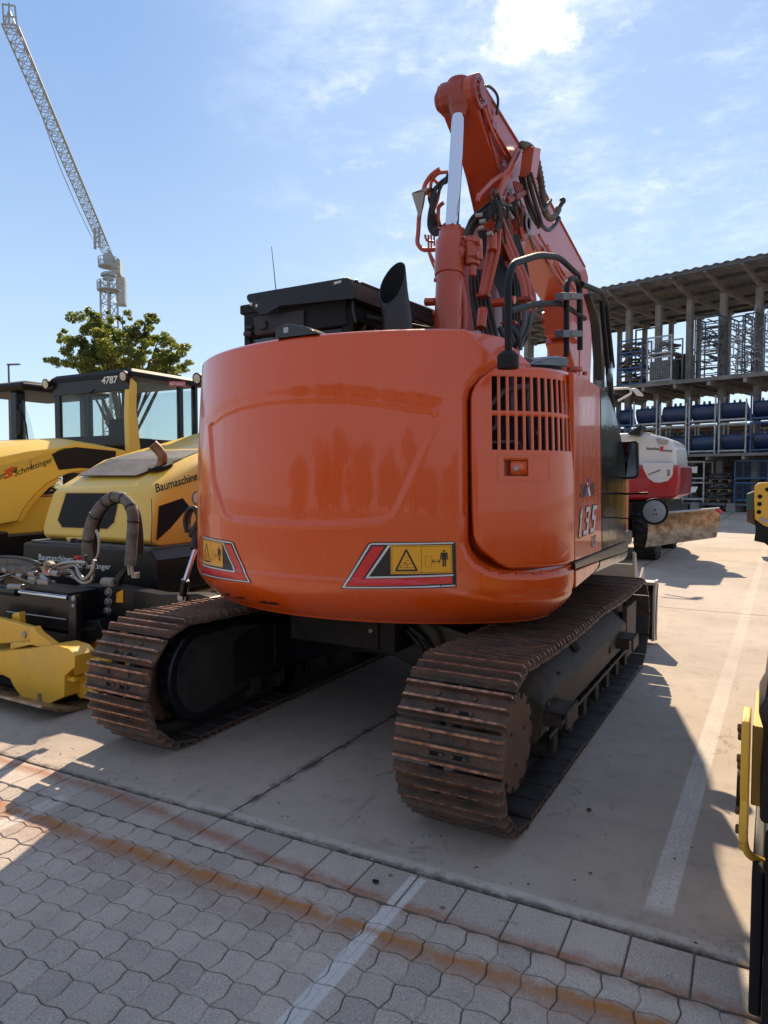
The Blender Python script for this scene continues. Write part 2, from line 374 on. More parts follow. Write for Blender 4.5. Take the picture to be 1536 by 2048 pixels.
# concrete
m = mat('yard_concrete', (0.3, 0.3, 0.3), 0.88, spec=0.3); g = G(m); x, y, u, v = edgeuv(g)
c = g.mix(g.rng(g.noise(0.55, 5), 0.35, 0.68), (0.46, 0.39, 0.325), (0.36, 0.305, 0.255))
c = g.mix(g.rng(g.noise(7, 8, 0.7), 0.48, 0.75, 0, 0.45), c, (0.225, 0.19, 0.165))
c = g.mix(g.rng(g.noise(4.5, 10, 0.78, dist=2.5), 0.62, 0.74, 0, 0.4), c, (0.42, 0.375, 0.33))
c = g.mix(g.rng(g.noise(160, 2), 0.60, 0.72, 0, 0.55), c, (0.15, 0.125, 0.11))
c = g.mix(g.rng(g.noise(900, 2, 0.5), 0.36, 0.64, 0, 0.28), c, (0.12, 0.10, 0.09))
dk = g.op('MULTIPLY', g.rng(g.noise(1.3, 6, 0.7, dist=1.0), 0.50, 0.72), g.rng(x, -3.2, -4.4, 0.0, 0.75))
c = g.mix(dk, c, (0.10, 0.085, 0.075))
oil = g.rng(g.noise(2.2, 7, 0.7), 0.60, 0.75, 0, 0.4); c = g.mix(oil, c, (0.14, 0.12, 0.105))
sc1 = g.op('MULTIPLY', g.rng(g.noise(6, 7, 0.75, (1.0, 0.10, 1), 0.4), 0.58, 0.70), g.rng(g.noise(0.9, 3), 0.42, 0.6, 0, 0.55)); c = g.mix(sc1, c, (0.13, 0.11, 0.10))
sc2 = g.op('MULTIPLY', g.rng(g.noise(9, 7, 0.8, (0.25, 1.0, 1), 3.0), 0.60, 0.66), g.rng(g.noise(1.4, 3), 0.45, 0.6, 0, 0.5)); c = g.mix(sc2, c, (0.15, 0.13, 0.12))
vo = m.node_tree.nodes.new('ShaderNodeTexVoronoi'); vo.feature = 'DISTANCE_TO_EDGE'; vo.inputs['Scale'].default_value = 0.42
dv = m.node_tree.nodes.new('ShaderNodeVectorMath'); dv.operation = 'ADD'; nv = m.node_tree.nodes.new('ShaderNodeTexNoise'); nv.inputs['Scale'].default_value = 2.2; nv.inputs['Detail'].default_value = 8; nv.inputs['Roughness'].default_value = 0.7
g.ln(g.g.outputs['Position'], nv.inputs['Vector']); sc_v = m.node_tree.nodes.new('ShaderNodeVectorMath'); sc_v.operation = 'SCALE'; sc_v.inputs['Scale'].default_value = 0.55; g.ln(nv.outputs['Color'], sc_v.inputs[0]); g.ln(g.g.outputs['Position'], dv.inputs[0]); g.ln(sc_v.outputs[0], dv.inputs[1]); g.ln(dv.outputs[0], vo.inputs['Vector'])
ck = g.op('MULTIPLY', g.rng(vo.outputs['Distance'], 0.0008, 0.0032, 1, 0), g.rng(g.noise(0.8, 2), 0.5, 0.6, 0, 0.7)); c = g.mix(ck, c, (0.09, 0.08, 0.07))
ms_ = g.op('MULTIPLY', g.rng(g.noise(3.3, 9, 0.8, dist=1.5), 0.52, 0.66, 0, 0.55), g.op('MAXIMUM', g.band(x, -1.18, 0.30, 0.30), g.band(x, -3.17, 0.35, 0.3))); c = g.mix(ms_, c, (0.11, 0.092, 0.08))
wob = g.op('MULTIPLY', g.op('SUBTRACT', g.noise(6, 5, 0.7), 0.5), 0.05)
jx = g.op('ADD', g.op('SUBTRACT', x, g.op('MULTIPLY', y, 0.016)), wob)
jm = g.op('MULTIPLY', g.band(jx, -2.235, 0.006, 0.004), 1.0)
jst = g.op('MULTIPLY', g.band(jx, -2.235, 0.030, 0.02), g.rng(g.noise(5, 6, 0.7), 0.42, 0.58, 0, 0.8)); c = g.mix(jst, c, (0.075, 0.062, 0.055))
for yy_ in (9.0, 14.6, 20.5):
    jm = g.op('MAXIMUM', jm, g.band(y, yy_, 0.012, 0.006))
for xx_ in (3.1, -6.9): jm = g.op('MAXIMUM', jm, g.band(x, xx_, 0.01, 0.005))
c = g.mix(jm, c, (0.06, 0.052, 0.047))
lx = g.op('SUBTRACT', x, g.op('MULTIPLY', y, 0.0095))
wear = g.rng(g.noise(70, 8, 0.75), 0.34, 0.56); patch = g.rng(g.noise(2.5, 4), 0.35, 0.6, 0.62, 1.0)
pl_ = g.op('MULTIPLY', g.band(lx, -0.364, 0.048, 0.006), g.op('MULTIPLY', wear, patch))
pl_ = g.op('MULTIPLY', pl_, g.rng(y, 2.6, 2.68)); pl_ = g.op('MULTIPLY', pl_, g.op('SUBTRACT', 1.0, g.op('MULTIPLY', g.band(lx, -0.358, 0.0016, 0.001), 0.4)))
pl2 = g.op('MULTIPLY', g.band(y, 11.9, 0.05, 0.008), g.op('MULTIPLY', wear, g.rng(x, -0.30, -0.28, 0, .6))); pl_ = g.op('MAXIMUM', pl_, pl2)
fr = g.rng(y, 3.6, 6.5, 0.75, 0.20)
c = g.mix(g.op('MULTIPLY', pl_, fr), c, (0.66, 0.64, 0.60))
ed = g.op('ADD', v, g.op('MULTIPLY', g.op('SUBTRACT', g.noise(9, 6, 0.75), 0.5), 0.05))
es = g.op('MULTIPLY', g.band(ed, 0.042, 0.026, 0.012), g.op('MULTIPLY', g.rng(u, -2.9, -2.2), g.rng(g.noise(18, 8, 0.8), 0.34, 0.56)))
c = g.mix(g.op('MULTIPLY', es, 0.75), c, (0.50, 0.46, 0.40))
ed2 = g.op('MULTIPLY', g.rng(ed, 0.04, 0.0), g.rng(g.noise(14, 8, 0.8), 0.36, 0.56)); c = g.mix(g.op('MULTIPLY', ed2, 0.85), c, (0.085, 0.07, 0.06))
rb = g.op('MULTIPLY', g.band(ed, 0.10, 0.05, 0.04), g.op('MULTIPLY', g.rng(u, -1.0, -0.2), g.rng(g.noise(34, 8, 0.85), 0.50, 0.60))); c = g.mix(g.op('MULTIPLY', rb, 0.6), c, (0.20, 0.155, 0.125))
g.ln(c, g.b.inputs['Base Color'])
h = g.op('ADD', g.noise(220, 3), g.op('MULTIPLY', g.noise(12, 7, 0.7), 2.0)); h = g.op('SUBTRACT', h, g.op('MULTIPLY', jm, 3.0)); g.bump(h, 0.35, 0.006)
# paving
m = mat('paving_block', (0.3, 0.3, 0.3), 0.9, spec=0.25); g = G(m); x, y, u, v = edgeuv(g)
at = m.node_tree.nodes.new('ShaderNodeAttribute'); at.attribute_name = 'tone'
c = g.mix(g.rng(g.noise(1.5, 5), 0.35, 0.65), (0.50, 0.425, 0.36), (0.40, 0.34, 0.29))
c = g.mix(g.rng(g.noise(11, 8, 0.7), 0.45, 0.7, 0, 0.4), c, (0.31, 0.285, 0.27))
c = g.mix(g.rng(g.noise(150, 3), 0.56, 0.66, 0, 0.75), c, (0.62, 0.58, 0.54))
c = g.mix(g.rng(g.noise(190, 3), 0.34, 0.46, 0.75, 0), c, (0.13, 0.115, 0.105))
c = g.mix(g.op('MULTIPLY', at.outputs['Fac'], 0.28), c, (0.13, 0.12, 0.115))
sd2 = g.rng(g.noise(1.1, 6, 0.7, dist=1.0), 0.45, 0.7, 0, 0.35); c = g.mix(sd2, c, (0.34, 0.29, 0.24))
drift = g.op('MULTIPLY', g.rng(u, -3.1, -1.2, 1, 0), 0.165)
nzv = g.op('MULTIPLY', g.op('SUBTRACT', g.noise(7, 9, 0.8), 0.5), 0.15)
vv = g.op('ADD', v, nzv); v2 = g.op('SUBTRACT', vv, drift)
def rust(c, q, ctr, hw, soft, amt, lo, hi, col, st=(1, 1, 1)):
    k = g.op('MULTIPLY', g.op('MULTIPLY', g.band(q, ctr, hw, soft), g.rng(g.noise(4.0, 7, 0.72, dist=0.6), lo, hi)), g.rng(g.noise(38, 6, 0.8), 0.30, 0.56, 0.55, 1.0)); return g.mix(g.op('MULTIPLY', k, amt), c, col)
c = rust(c, vv, -0.42, 0.045, 0.05, 0.85, 0.22, 0.45, (0.29, 0.15, 0.085))
c = rust(c, vv, -0.395, 0.018, 0.026, 1.0, 0.34, 0.55, (0.38, 0.15, 0.035))
c = rust(c, v2, -0.225, 0.03, 0.04, 0.85, 0.24, 0.50, (0.27, 0.14, 0.09))
c = rust(c, v2, -0.215, 0.006, 0.018, 0.8, 0.38, 0.60, (0.34, 0.13, 0.045))
c = rust(c, vv, -0.53, 0.035, 0.05, 0.55, 0.38, 0.66, (0.22, 0.12, 0.09))
wear = g.rng(g.noise(60, 8, 0.75), 0.30, 0.5)
pb = g.op('MULTIPLY', g.band(x, -1.190, 0.034, 0.004), wear); pb = g.op('MULTIPLY', pb, g.op('SUBTRACT', 1.0, g.op('MULTIPLY', g.band(x, -1.185, 0.0016, 0.0008), 0.85)))
pc = g.op('MULTIPLY', g.band(x, -3.02, 0.045, 0.006), g.op('MULTIPLY', wear, g.rng(y, 2.20, 2.16, 0, 0.6))); pb = g.op('MAXIMUM', g.op('MULTIPLY', pb, g.rng(y, 2.41, 2.39, 0, 1)), pc)
rk = g.op('SUBTRACT', 1.0, g.op('MULTIPLY', g.band(vv, -0.40, 0.014, 0.025), 0.8))
c = g.mix(g.op('MULTIPLY', g.op('MULTIPLY', pb, rk), 0.82), c, (0.58, 0.57, 0.55))
spots = m.node_tree.nodes.new('ShaderNodeTexVoronoi'); spots.inputs['Scale'].default_value = 3.3; g.ln(g.g.outputs['Position'], spots.inputs['Vector'])
c = g.mix(g.rng(spots.outputs['Distance'], 0.03, 0.05, 0.75, 0), c, (0.10, 0.06, 0.045))
g.ln(c, g.b.inputs['Base Color']); g.bump(g.op('ADD', g.noise(260, 4, 0.7), g.op('MULTIPLY', g.noise(25, 6, 0.7), 1.2)), 0.4, 0.004)
mat('joint_soil', (0.13, 0.11, 0.092), 1.0, bump=0.8, bscale=150, dirt=0.5, dirtcol=(0.12, 0.10, 0.08))
mat('far_ground', (0.16, 0.15, 0.13), 0.95, var=0.2, vscale=0.3)
b = MB(); b.box((-900, -500, -0.6), (900, 1200, -0.05)); tag(b.build('ground', 'far_ground'), kind='structure')
b = MB(); b.add([uv(-40, 0, 0), uv(60, 0, 0), uv(60, 60, 0), uv(-40, 60, 0)], [(0, 1, 2, 3)]); b.add([uv(-40, 0, -.04), uv(60, 0, -.04), uv(60, 0, 0), uv(-40, 0, 0)], [(0, 1, 2, 3)])
tag(b.build('concrete_yard', 'yard_concrete', smooth=None), kind='structure')
b = MB(); b.add([uv(-40, -40, -0.0085), uv(60, -40, -0.0085), uv(60, 0, -0.0085), uv(-40, 0, -0.0085)], [(0, 1, 2, 3)])
tag(b.build('paving_bed', 'joint_soil', smooth=None), kind='structure')
CELL = 0.1125
def trap(t):
    t = t % 1.0; return 1-abs(min(1, max(-1, (abs(t-0.5)*4-1)*1.7))-1) if False else min(1, max(-1, (1-abs(t-0.5)*4)*1.6))
def saw(t):
    t = t % 1.0; q = -1+2*min(1.0, t/0.56) if t < 0.56 else 1-2*(t-0.56)/0.44; return max(-0.82, min(0.82, q))
def warp(a, b_): return (a+0.0075*saw(b_/CELL+0.1), b_-0.24+0.0085*saw(a/CELL))
pv = MB(); tone = []
def slab(ring, dz):
    n = len(ring); cx = sum(p[0] for p in ring)/n; cy = sum(p[1] for p in ring)/n
    def ins(d): return [(p[0]+(cx-p[0])*d/max(0.02, math.hypot(cx-p[0], cy-p[1])), p[1]+(cy-p[1])*d/max(0.02, math.hypot(cx-p[0], cy-p[1]))) for p in ring]
    r3 = [uv(p[0], p[1], -0.015) for p in ring]; r2 = [uv(p[0], p[1], -0.004+dz) for p in ring]; r1 = [uv(p[0], p[1], dz-0.0005) for p in ins(0.0042)]
    k = len(pv.f); base = len(pv.v); pv.v += r3+r2+r1
    for q in range(2):
        for i in range(n): pv.f.append([base+q*n+i, base+q*n+(i+1) % n, base+(q+1)*n+(i+1) % n, base+(q+1)*n+i]); pv.m.append(0)
    pv.f.append([base+2*n+i for i in range(n)]); pv.m.append(0)
    t = random.random(); t = t*t; tone.extend([t]*(len(pv.f)-k))
for i in range(-88, 22):
    for j in range(0, 34):
        a0 = i*CELL; b1 = -j*CELL; wide = (i+j) % 2 == 0
        gl, gr = (0.0022, 0.0005) if wide else (0.0005, 0.0022); gy = 0.0017
        A0 = a0+gl; A1 = a0+CELL-gr; B1 = b1-gy; B0 = b1-CELL+gy; ring = []
        K = 9
        for k in range(K): ring.append(warp(A0+(A1-A0)*k/K, B0))
        for k in range(K): ring.append(warp(A1, B0+(B1-B0)*k/K))
        for k in range(K): ring.append(warp(A1+(A0-A1)*k/K, B1))
        for k in range(K): ring.append(warp(A0, B1+(B0-B1)*k/K))
        if j == 0:      # cut the first row straight against the border slabs
            ring = [(p[0], min(p[1], -0.236)) for p in ring]
        slab(ring, random.uniform(-0.0016, 0.0012))
xk = -10.0
while xk < 2.6:      # border slabs
    wk = 0.20; e = 0.003
    slab([(xk+e, -0.228), (xk+wk-e, -0.228), (xk+wk-e, -0.12), (xk+wk-e, -0.012), (xk+wk/2, -0.012), (xk+e, -0.012), (xk+e, -0.12)], random.uniform(-0.0012, 0.001)); xk += wk
o = pv.build('paving', 'paving_block', smooth=None); tag(o, kind='structure')
me = o.data; aa = me.attributes.new('tone', 'FLOAT', 'FACE')
if len(tone) == len(me.polygons): aa.data.foreach_set('value', tone)
me.polygons.foreach_set('use_smooth', [False]*len(me.polygons))
b = MB(); b.add([uv(-40, -40, -0.004), uv(-9.9, -40, -0.004), uv(-9.9, -0.005, -0.004), uv(-40, -0.005, -0.004)], [(0, 1, 2, 3)]); b.add([uv(2.48, -40, -0.004), uv(60, -40, -0.004), uv(60, -.005, -0.004), uv(2.48, -.005, -0.004)], [(0, 1, 2, 3)])
b.add([uv(-9.9, -40, -0.004), uv(2.48, -40, -0.004), uv(2.48, -4.07, -0.004), uv(-9.9, -4.07, -0.004)], [(0, 1, 2, 3)])
tag(b.build('pavement', 'yard_concrete', smooth=None), kind='structure')
# pebbles
def pebble(px, py, r, label, m_='grey_scrap'):
    p = P(px, py, Z=0.004); b = MB(); b.sph((0, 0, r*0.45), r, 5, (1.3, 0.9, 0.6))
    rr = random.Random(px); b.v = [q*(1+rr.uniform(-0.18, 0.18)) for q in b.v]; b.v = [q+p for q in b.v]
    tag(b.build('pebble', m_, loc=p), label, 'pebble')
pebble(1178, 1621, 0.010, 'small brown pebble on the concrete right of the excavator track', 'bark')
pebble(1181, 1747, 0.006, 'tiny dark pebble on the shaded concrete near the paving edge')
pebble(751, 1765, 0.011, 'black lump of dirt on a border slab beside the white line', 'black_matt')
p = P(1016, 1842, Z=0.004); b = MB(); b.tube([p+V(-.035, -.01, 0.001), p+V(0, .003, .003), p+V(.035, .002, .001)], 0.002, 5)
tag(b.build('twig', 'wall_pale', loc=p), 'thin pale twig lying on the border slabs', 'twig')
rr = random.Random(77); b = MB()
for k in range(520):
    if k < 300: x_ = rr.choice((-1.18, -3.17))+rr.gauss(0, .34); y_ = rr.uniform(2.52, 6.6)
    elif k < 420: x_ = rr.uniform(-6, 0.3); y_ = 2.50+abs(rr.gauss(0, .10))+.033*x_
    else: x_ = rr.uniform(-5, 1.0); y_ = rr.uniform(2.6, 9)
    r_ = rr.uniform(.0015, .0065)*(1.5 if k > 510 else 1); a = rr.uniform(0, 6.3); pts = []
    for q in range(5): pts.append(V(x_+math.cos(a+q*1.257)*r_*rr.uniform(.7, 1.4), y_+math.sin(a+q*1.257)*r_*rr.uniform(.7, 1.4), 0.0004))
    top = V(x_, y_, r_*rr.uniform(.6, 1.1)); n0 = len(b.v); b.v += pts+[top]
    for q in range(5): b.f.append([n0+q, n0+(q+1) % 5, n0+5]); b.m.append(0)
tag(b.build('dirt_crumbs', 'grey_scrap', smooth=None), 'crumbs of dry dirt scattered on the concrete round the tracks', 'dirt', kind='stuff')
# ================================================================= excavator
EX = thing('excavator', 'orange tracked excavator with wide counterweight and raised boom, in the middle of the yard', 'excavator', EO)
# ---- plan curve of the upper body
def rad(phi):
    c_ = abs(math.cos(phi)); p_ = 22.0
    return (1.585**-p_+(1.245/max(c_, 1e-3))**-p_)**(-1/p_)
PH = [R(168)+(R(372)-R(168))*i/2400 for i in range(2401)]
SP = [0.0]; XY = [Vector((rad(a)*math.cos(a), rad(a)*math.sin(a))) for a in PH]
for i in range(1, len(XY)): SP.append(SP[-1]+(XY[i]-XY[i-1]).length)
def cw(s, z, off=0.0):
    import bisect
    i = min(len(SP)-2, max(0, bisect.bisect(SP, s)-1)); t = (s-SP[i])/(SP[i+1]-SP[i]); p = XY[i]*(1-t)+XY[i+1]*t
    d = (XY[i+1]-XY[i]).normalized(); n = Vector((d.y, -d.x))
    ins = 0.0
    if z < 1.02: q = min(1, (1.02-z)/0.20); ins += 0.135*q**2.2
    if z > 1.6: ins += 0.035*((z-1.6)/0.7)**1.6
    ins -= 0.012*math.exp(-((z-1.25)/0.35)**2)
    p = p+n*(off-ins); return H(p.x, p.y, z)
def cw_s(px):      # arclength where the surface shows at this column
    lo = 0.35; hi = SP[-1]
    def col(s):
        q = CM.transposed() @ (cw(s, 1.57)-Vector((0, 0, CH))); return 768+F0*q.x/-q.z
    for _ in range(40):
        md = (lo+hi)/2
        if col(md) < px: lo = md
        else: hi = md
    return (lo+hi)/2
# silhouette on the left: the surface turns away, restrict the search
def cw_px(px, py):
    s = max(cw_s(px), SMIN); z = 1.57
    for _ in range(6):
        q = CM.transposed() @ (cw(s, z)-Vector((0, 0, CH))); yy = 1024-F0*q.y/-q.z; z += (yy-py)/F0*(-q.z)
    return s, z
def colof(s):
    q = CM.transposed() @ (cw(s, 1.57)-Vector((0, 0, CH))); return 768+F0*q.x/-q.z
SMIN = min((SP[-1]*i/400 for i in range(10, 200)), key=colof)
_lo = SMIN
def cw_s(px):
    lo = _lo; hi = SP[-1]
    for _ in range(40):
        md = (lo+hi)/2
        if colof(md) < px: lo = md
        else: hi = md
    return (lo+hi)/2
def SZ(pts): return [cw_px(a, b) for a, b in pts]
def inside(p, poly):
    r_ = False; n = len(poly)
    for i in range(n):
        a, b_ = poly[i], poly[(i+1) % n]
        if (a[1] > p[1]) != (b_[1] > p[1]) and p[0] < (b_[0]-a[0])*(p[1]-a[1])/(b_[1]-a[1])+a[0]: r_ = not r_
    return r_
def sdist(p, poly, closed=True):
    d = 9; k = 0; n = len(poly)
    for i in range(n if closed else n-1):
        a, b_ = poly[i], poly[(i+1) % n]; dx, dy = b_[0]-a[0], b_[1]-a[1]
        t = max(0, min(1, ((p[0]-a[0])*dx+(p[1]-a[1])*dy)/(dx*dx+dy*dy+1e-12))); e = math.hypot(p[0]-a[0]-t*dx, p[1]-a[1]-t*dy)
        if e < d: d = e; k = i
    return d, k
TOPL = SZ([(414, 852), (440, 829), (474, 814), (520, 804), (569, 799), (620, 797), (667, 797), (710, 800), (758, 806), (810, 813), (868, 821)])
REST = SZ([(878, 832), (833, 936), (798, 1015), (786, 1034), (765, 1045), (682, 1051), (600, 1051), (531, 1048), (463, 1042), (450, 1032), (442, 1015), (425, 960)])
PANEL = TOPL+REST; NT = len(TOPL)
GAP = SZ([(1004, 724), (960, 752), (938, 775), (931, 800), (933, 1085), (941, 1108), (956, 1126), (978, 1139), (1004, 1146), (1080, 1147), (1146, 1132)])
SE = cw_s(1149); GAP[-1] = (SE, GAP[-1][1]); GAPP = [(GAP[0][0]-0.02, 2.6)]+GAP+[(SE+0.6, GAP[-1][1]), (SE+0.6, 2.6)]
ZT = 2.305; s1 = cw_s(930); s2 = cw_s(1005)
def ztop(s):
    if s < s1: return ZT
    if s < s2: return ZT-(s-s1)/(s2-s1)*0.155
    return ZT-0.155-min(0.12, (s-s2)*3)
def sm(t): t = max(0, min(1, t)); return t*t*(3-2*t)
def offs(s, z):
    o_ = 0.0; p = (s, z)
    if z > 1.0:
        d, k = sdist(p, PANEL)
        if inside(p, PANEL): o_ -= 0.014*sm(d/0.028) if not k < NT-1 else 0.014*(0.6+0.4*sm(d/0.02))
        elif k < NT-1 and z > 1.9 and d < 0.09: o_ -= 0.0084*sm(1-d/0.085)
        if not inside(p, PANEL) and k >= NT-1 and d < 0.02: o_ += 0.0035*sm(1-d/0.02)
    # lower lip crease
    zc = 1.055-0.10*sm((s-cw_s(800))/0.55)
    o_ += 0.007*(1-sm((z-zc)/0.03+0.5))
    if s > s1-0.25 and z > 0.95:
        d, k = sdist(p, GAP, False)
        if inside(p, GAPP): o_ -= 0.16*sm(d/0.06)
        elif d < 0.035: o_ -= 0.014*sm(1-d/0.035)
    return o_
b = MB(); SM_ = s1-0.42; ss = [0.02+(SM_-0.02)*i/330 for i in range(330)]+[SM_+(SE-SM_)*i/230 for i in range(231)]; NR = 230; rows = []
for j in range(NR+1):
    row = []
    for s in ss:
        zt = ztop(s)-0.02; z = 0.815+(zt-0.815)*j/NR; row.append(cw(s, z, offs(s, z)))
    rows.append(row)
def inring(dz, di, top):
    return [cw(s, (ztop(s)-0.02 if top else 0.815)+dz, (offs(s, ztop(s)-0.02) if top else 0)-di) for s in ss]
rows = [inring(0, 0.5, False), inring(0, 0.03, False), inring(0.0, 0.006, False)]+rows+[inring(0.008, 0.003, True), inring(0.020, 0.016, True), inring(0.022, 0.35, True)]
b.loft(rows, closed=False, cap=False)
o = b.build('counterweight', 'orange_paint', EX, smooth=55); CWO = o
e1 = MB(); e1.loft([[cw(SE, z, 0) for z in (0.815, 0.9, 1.0, 1.03)], [cw(SE-0.002, z, -0.18) for z in (0.815, 0.9, 1.0, 1.03)]], closed=False, cap=False); e1.build('end_plate', 'orange_paint', EX)
# chamfer plate on the top right corner (bright, with bolt recesses)
ca, cb_ = cw(s1, ZT-0.004, -0.005), cw(s2, ZT-0.159, -0.01); inn = (HR@Vector((0.36, 0.93, 0)))*0.30
b = MB(); b.prism([ca, cb_, cb_+inn*0.55+V(0.05, 0, 0.0), ca+inn], V(0, 0, -0.02)); b.build('corner_plate', 'orange_paint', EX, bevel=0.004)
# paint scrapes on lower lip
b = MB(); rr = random.Random(3)
for px, py, n_, wd in ((432, 1188, 3, 8), (450, 1193, 2, 3), (462, 1196, 2, 5), (516, 1204, 12, 42)):
    for k in range(n_):
        x0 = px+rr.uniform(-wd/2, wd/2); y0 = py+rr.uniform(-1.5, 1.5)+(x0-px)*0.10; pp = [(x0, y0), (x0+rr.uniform(4, 9), y0+0.2), (x0+rr.uniform(6, 12), y0+2.4), (x0+1, y0+2.6)]
        b.poly([cw(*cw_px(*q), 0.0115) for q in reversed(pp)])
b.build('paint_scrape', 'black_ink', EX, smooth=None)
# ---- warning decals: mapped from a measured quad on the curved surface
def decal(quad, name):
    """quad: px of bottom-left, bottom-right, top-right, top-left of a 1.0 x 0.45 sheet"""
    q = SZ(quad)
    def f(x, y, l):
        s0 = q[0][0]+(q[1][0]-q[0][0])*x; z0 = q[0][1]+(q[1][1]-q[0][1])*x; s1_ = q[3][0]+(q[2][0]-q[3][0])*x; z1_ = q[3][1]+(q[2][1]-q[3][1])*x
        s_ = s0+(s1_-s0)*y; z_ = z0+(z1_-z0)*y; return cw(s_, z_, offs(s_, z_)+l)
    return f
def ngon(b, f, pts, l, dens=0.04):
    """tessellated polygon following the surface"""
    import mathutils.geometry as mg
    xs0 = min(p[0] for p in pts); xs1 = max(p[0] for p in pts); cuts = [xs0+(xs1-xs0)*i/max(1, int((xs1-xs0)/dens)) for i in range(int((xs1-xs0)/dens)+2)]
    cuts = [c_ for c_ in cuts if c_ < xs1]+[xs1]
    for a, c_ in zip(cuts, cuts[1:]):
        def clip(poly, x, keep_gt):
            o_ = []
            for i in range(len(poly)):
                p, q = poly[i], poly[(i+1) % len(poly)]; ip = (p[0] >= x) if keep_gt else (p[0] <= x); iq = (q[0] >= x) if keep_gt else (q[0] <= x)
                if ip: o_.append(p)
                if ip != iq: t = (x-p[0])/(q[0]-p[0]); o_.append((x, p[1]+t*(q[1]-p[1])))
            return o_
        pc_ = clip(clip(list(pts), a, True), c_, False)
        if len(pc_) >= 3:
            ar = sum(pc_[i][0]*pc_[(i+1) % len(pc_)][1]-pc_[(i+1) % len(pc_)][0]*pc_[i][1] for i in range(len(pc_)))
            if abs(ar) < 1e-7: continue
            if ar < 0: pc_.reverse()
            ya = min(p[1] for p in pc_); yb_ = max(p[1] for p in pc_); ny_ = int((yb_-ya)/0.07)+1
            for q_ in range(ny_):
                lo_, hi_ = ya+(yb_-ya)*q_/ny_, ya+(yb_-ya)*(q_+1)/ny_; sw = [(y__, x__) for x__, y__ in pc_]
                if ny_ > 1: sw = clip(clip(sw, lo_, True), hi_, False)
                if len(sw) >= 3: b.poly([f(x_, y_, l) for y_, x_ in sw])
def rect(x0, y0, x1, y1): return [(x0, y0), (x1, y0), (x1, y1), (x0, y1)]
def seg(a, c_, w_):
    dx, dy = c_[0]-a[0], (c_[1]-a[1])/2.3; l_ = math.hypot(dx, dy) or 1; nx, ny = -dy/l_*w_/2, dx/l_*w_/2*2.3
    return [(a[0]-nx, a[1]-ny), (c_[0]-nx, c_[1]-ny), (c_[0]+nx, c_[1]+ny), (a[0]+nx, a[1]+ny)]
def sign(f, name, flip):
    X_ = (lambda x: 1-x) if flip else (lambda x: x)
    def pg(b, pts, l): ngon(b, f, [(X_(x), y) for x, y in pts], l)
    b = MB(); pg(b, [(0.0, 0.0), (1.0, 0.0), (1.0, 0.97), (0.985, 1.0), (0.28, 1.0), (0.24, 0.96)], 0.003); base = b.build('warning_decal', 'black_ink', EX, smooth=None); CH_ = base
    b = MB()
    for st in ([(0.012, 0.02), (0.035, 0.02), (0.275, 0.955), (0.255, 0.955)], [(0.27, 0.94), (0.985, 0.955), (0.985, 0.985), (0.275, 0.975)], [(0.03, 0.015), (0.99, 0.02), (0.99, 0.05), (0.03, 0.045)], [(0.22, 0.225), (0.42, 0.93), (0.445, 0.93), (0.25, 0.255)], [(0.22, 0.225), (0.975, 0.25), (0.975, 0.285), (0.235, 0.262)]): pg(b, st, 0.0038)
    b.build('silver_border', 'silver_ink', CH_, smooth=None)
    b = MB(); pg(b, [(0.055, 0.06), (0.965, 0.085), (0.965, 0.235), (0.20, 0.215), (0.39, 0.905), (0.285, 0.905)], 0.0045); b.build('red_stripe', 'red_sign', CH_, smooth=None)
    y0, y1, x0, x1 = 0.315, 0.93, 0.445, 0.968
    b = MB(); pg(b, rect(x0, y0, x1, y1), 0.005); b.build('yellow_field', 'yellow_sign', CH_, smooth=None)
    b = MB(); W_ = x1-x0; H_ = y1-y0; rx = (lambda t: X_(x0+W_*t)) if False else (lambda t: x0+W_*t); ry = lambda t: y0+H_*t
    # pictograms read the same way round on both decals
    def pq(pts, l=0.0058):
        if flip: ngon(b, f, [(X_(x1)+(p[0]-x0), p[1]) for p in pts], l)
        else: ngon(b, f, pts, l)
    def T(p): return (rx(p[0]), ry(p[1]))
    def ps(a, c_, w_): pq(seg(T(a), T(c_), w_))
    for a, c_ in (((.02, .04), (.98, .04)), ((.02, .96), (.98, .96)), ((.02, .04), (.02, .96)), ((.98, .04), (.98, .96)), ((.5, .04), (.5, .96))): ps(a, c_, 0.003)
    ps((.085, .13), (.255, .85), 0.016); ps((.425, .13), (.255, .85), 0.016); ps((.075, .125), (.435, .125), 0.017)
    for a, c_ in (((.13, .22), (.38, .22)), ((.16, .22), (.16, .30)), ((.16, .30), (.22, .30)), ((.25, .48), (.31, .48)), ((.24, .60), (.30, .60)), ((.25, .44), (.25, .32)), ((.20, .40), (.29, .28)), ((.22, .42), (.26, .34)), ((.25, .33), (.28, .24)), ((.27, .36), (.35, .36))): ps(a, c_, 0.0035)
    for a, c_ in (((.565, .24), (.66, .24)), ((.565, .62), (.66, .62)), ((.565, .24), (.565, .62)), ((.66, .24), (.66, .62))): ps(a, c_, 0.0022)
    ps((.69, .43), (.79, .43), 0.007); ps((.675, .43), (.71, .50), 0.007); ps((.675, .43), (.71, .36), 0.007); ps((.805, .43), (.77, .50), 0.007); ps((.805, .43), (.77, .36), 0.007)
    pq([(T((.87+.022*math.cos(t*math.pi/5), .79+.035*math.sin(t*math.pi/5)))) for t in range(10)])
    pq([T(p) for p in ((.83, .48), (.91, .48), (.91, .73), (.83, .73))]); pq([T(p) for p in ((.82, .70), (.92, .70), (.92, .735), (.82, .735))]); ps((.822, .71), (.812, .48), 0.009); ps((.918, .71), (.93, .48), 0.009)
    ps((.853, .48), (.853, .24), 0.014); ps((.888, .48), (.888, .24), 0.014)
    b.build('pictogram', 'black_ink', CH_, smooth=None)
sign(decal([(682, 1177), (914, 1174), (911, 1083), (684, 1083)], 'r'), 'r', False)
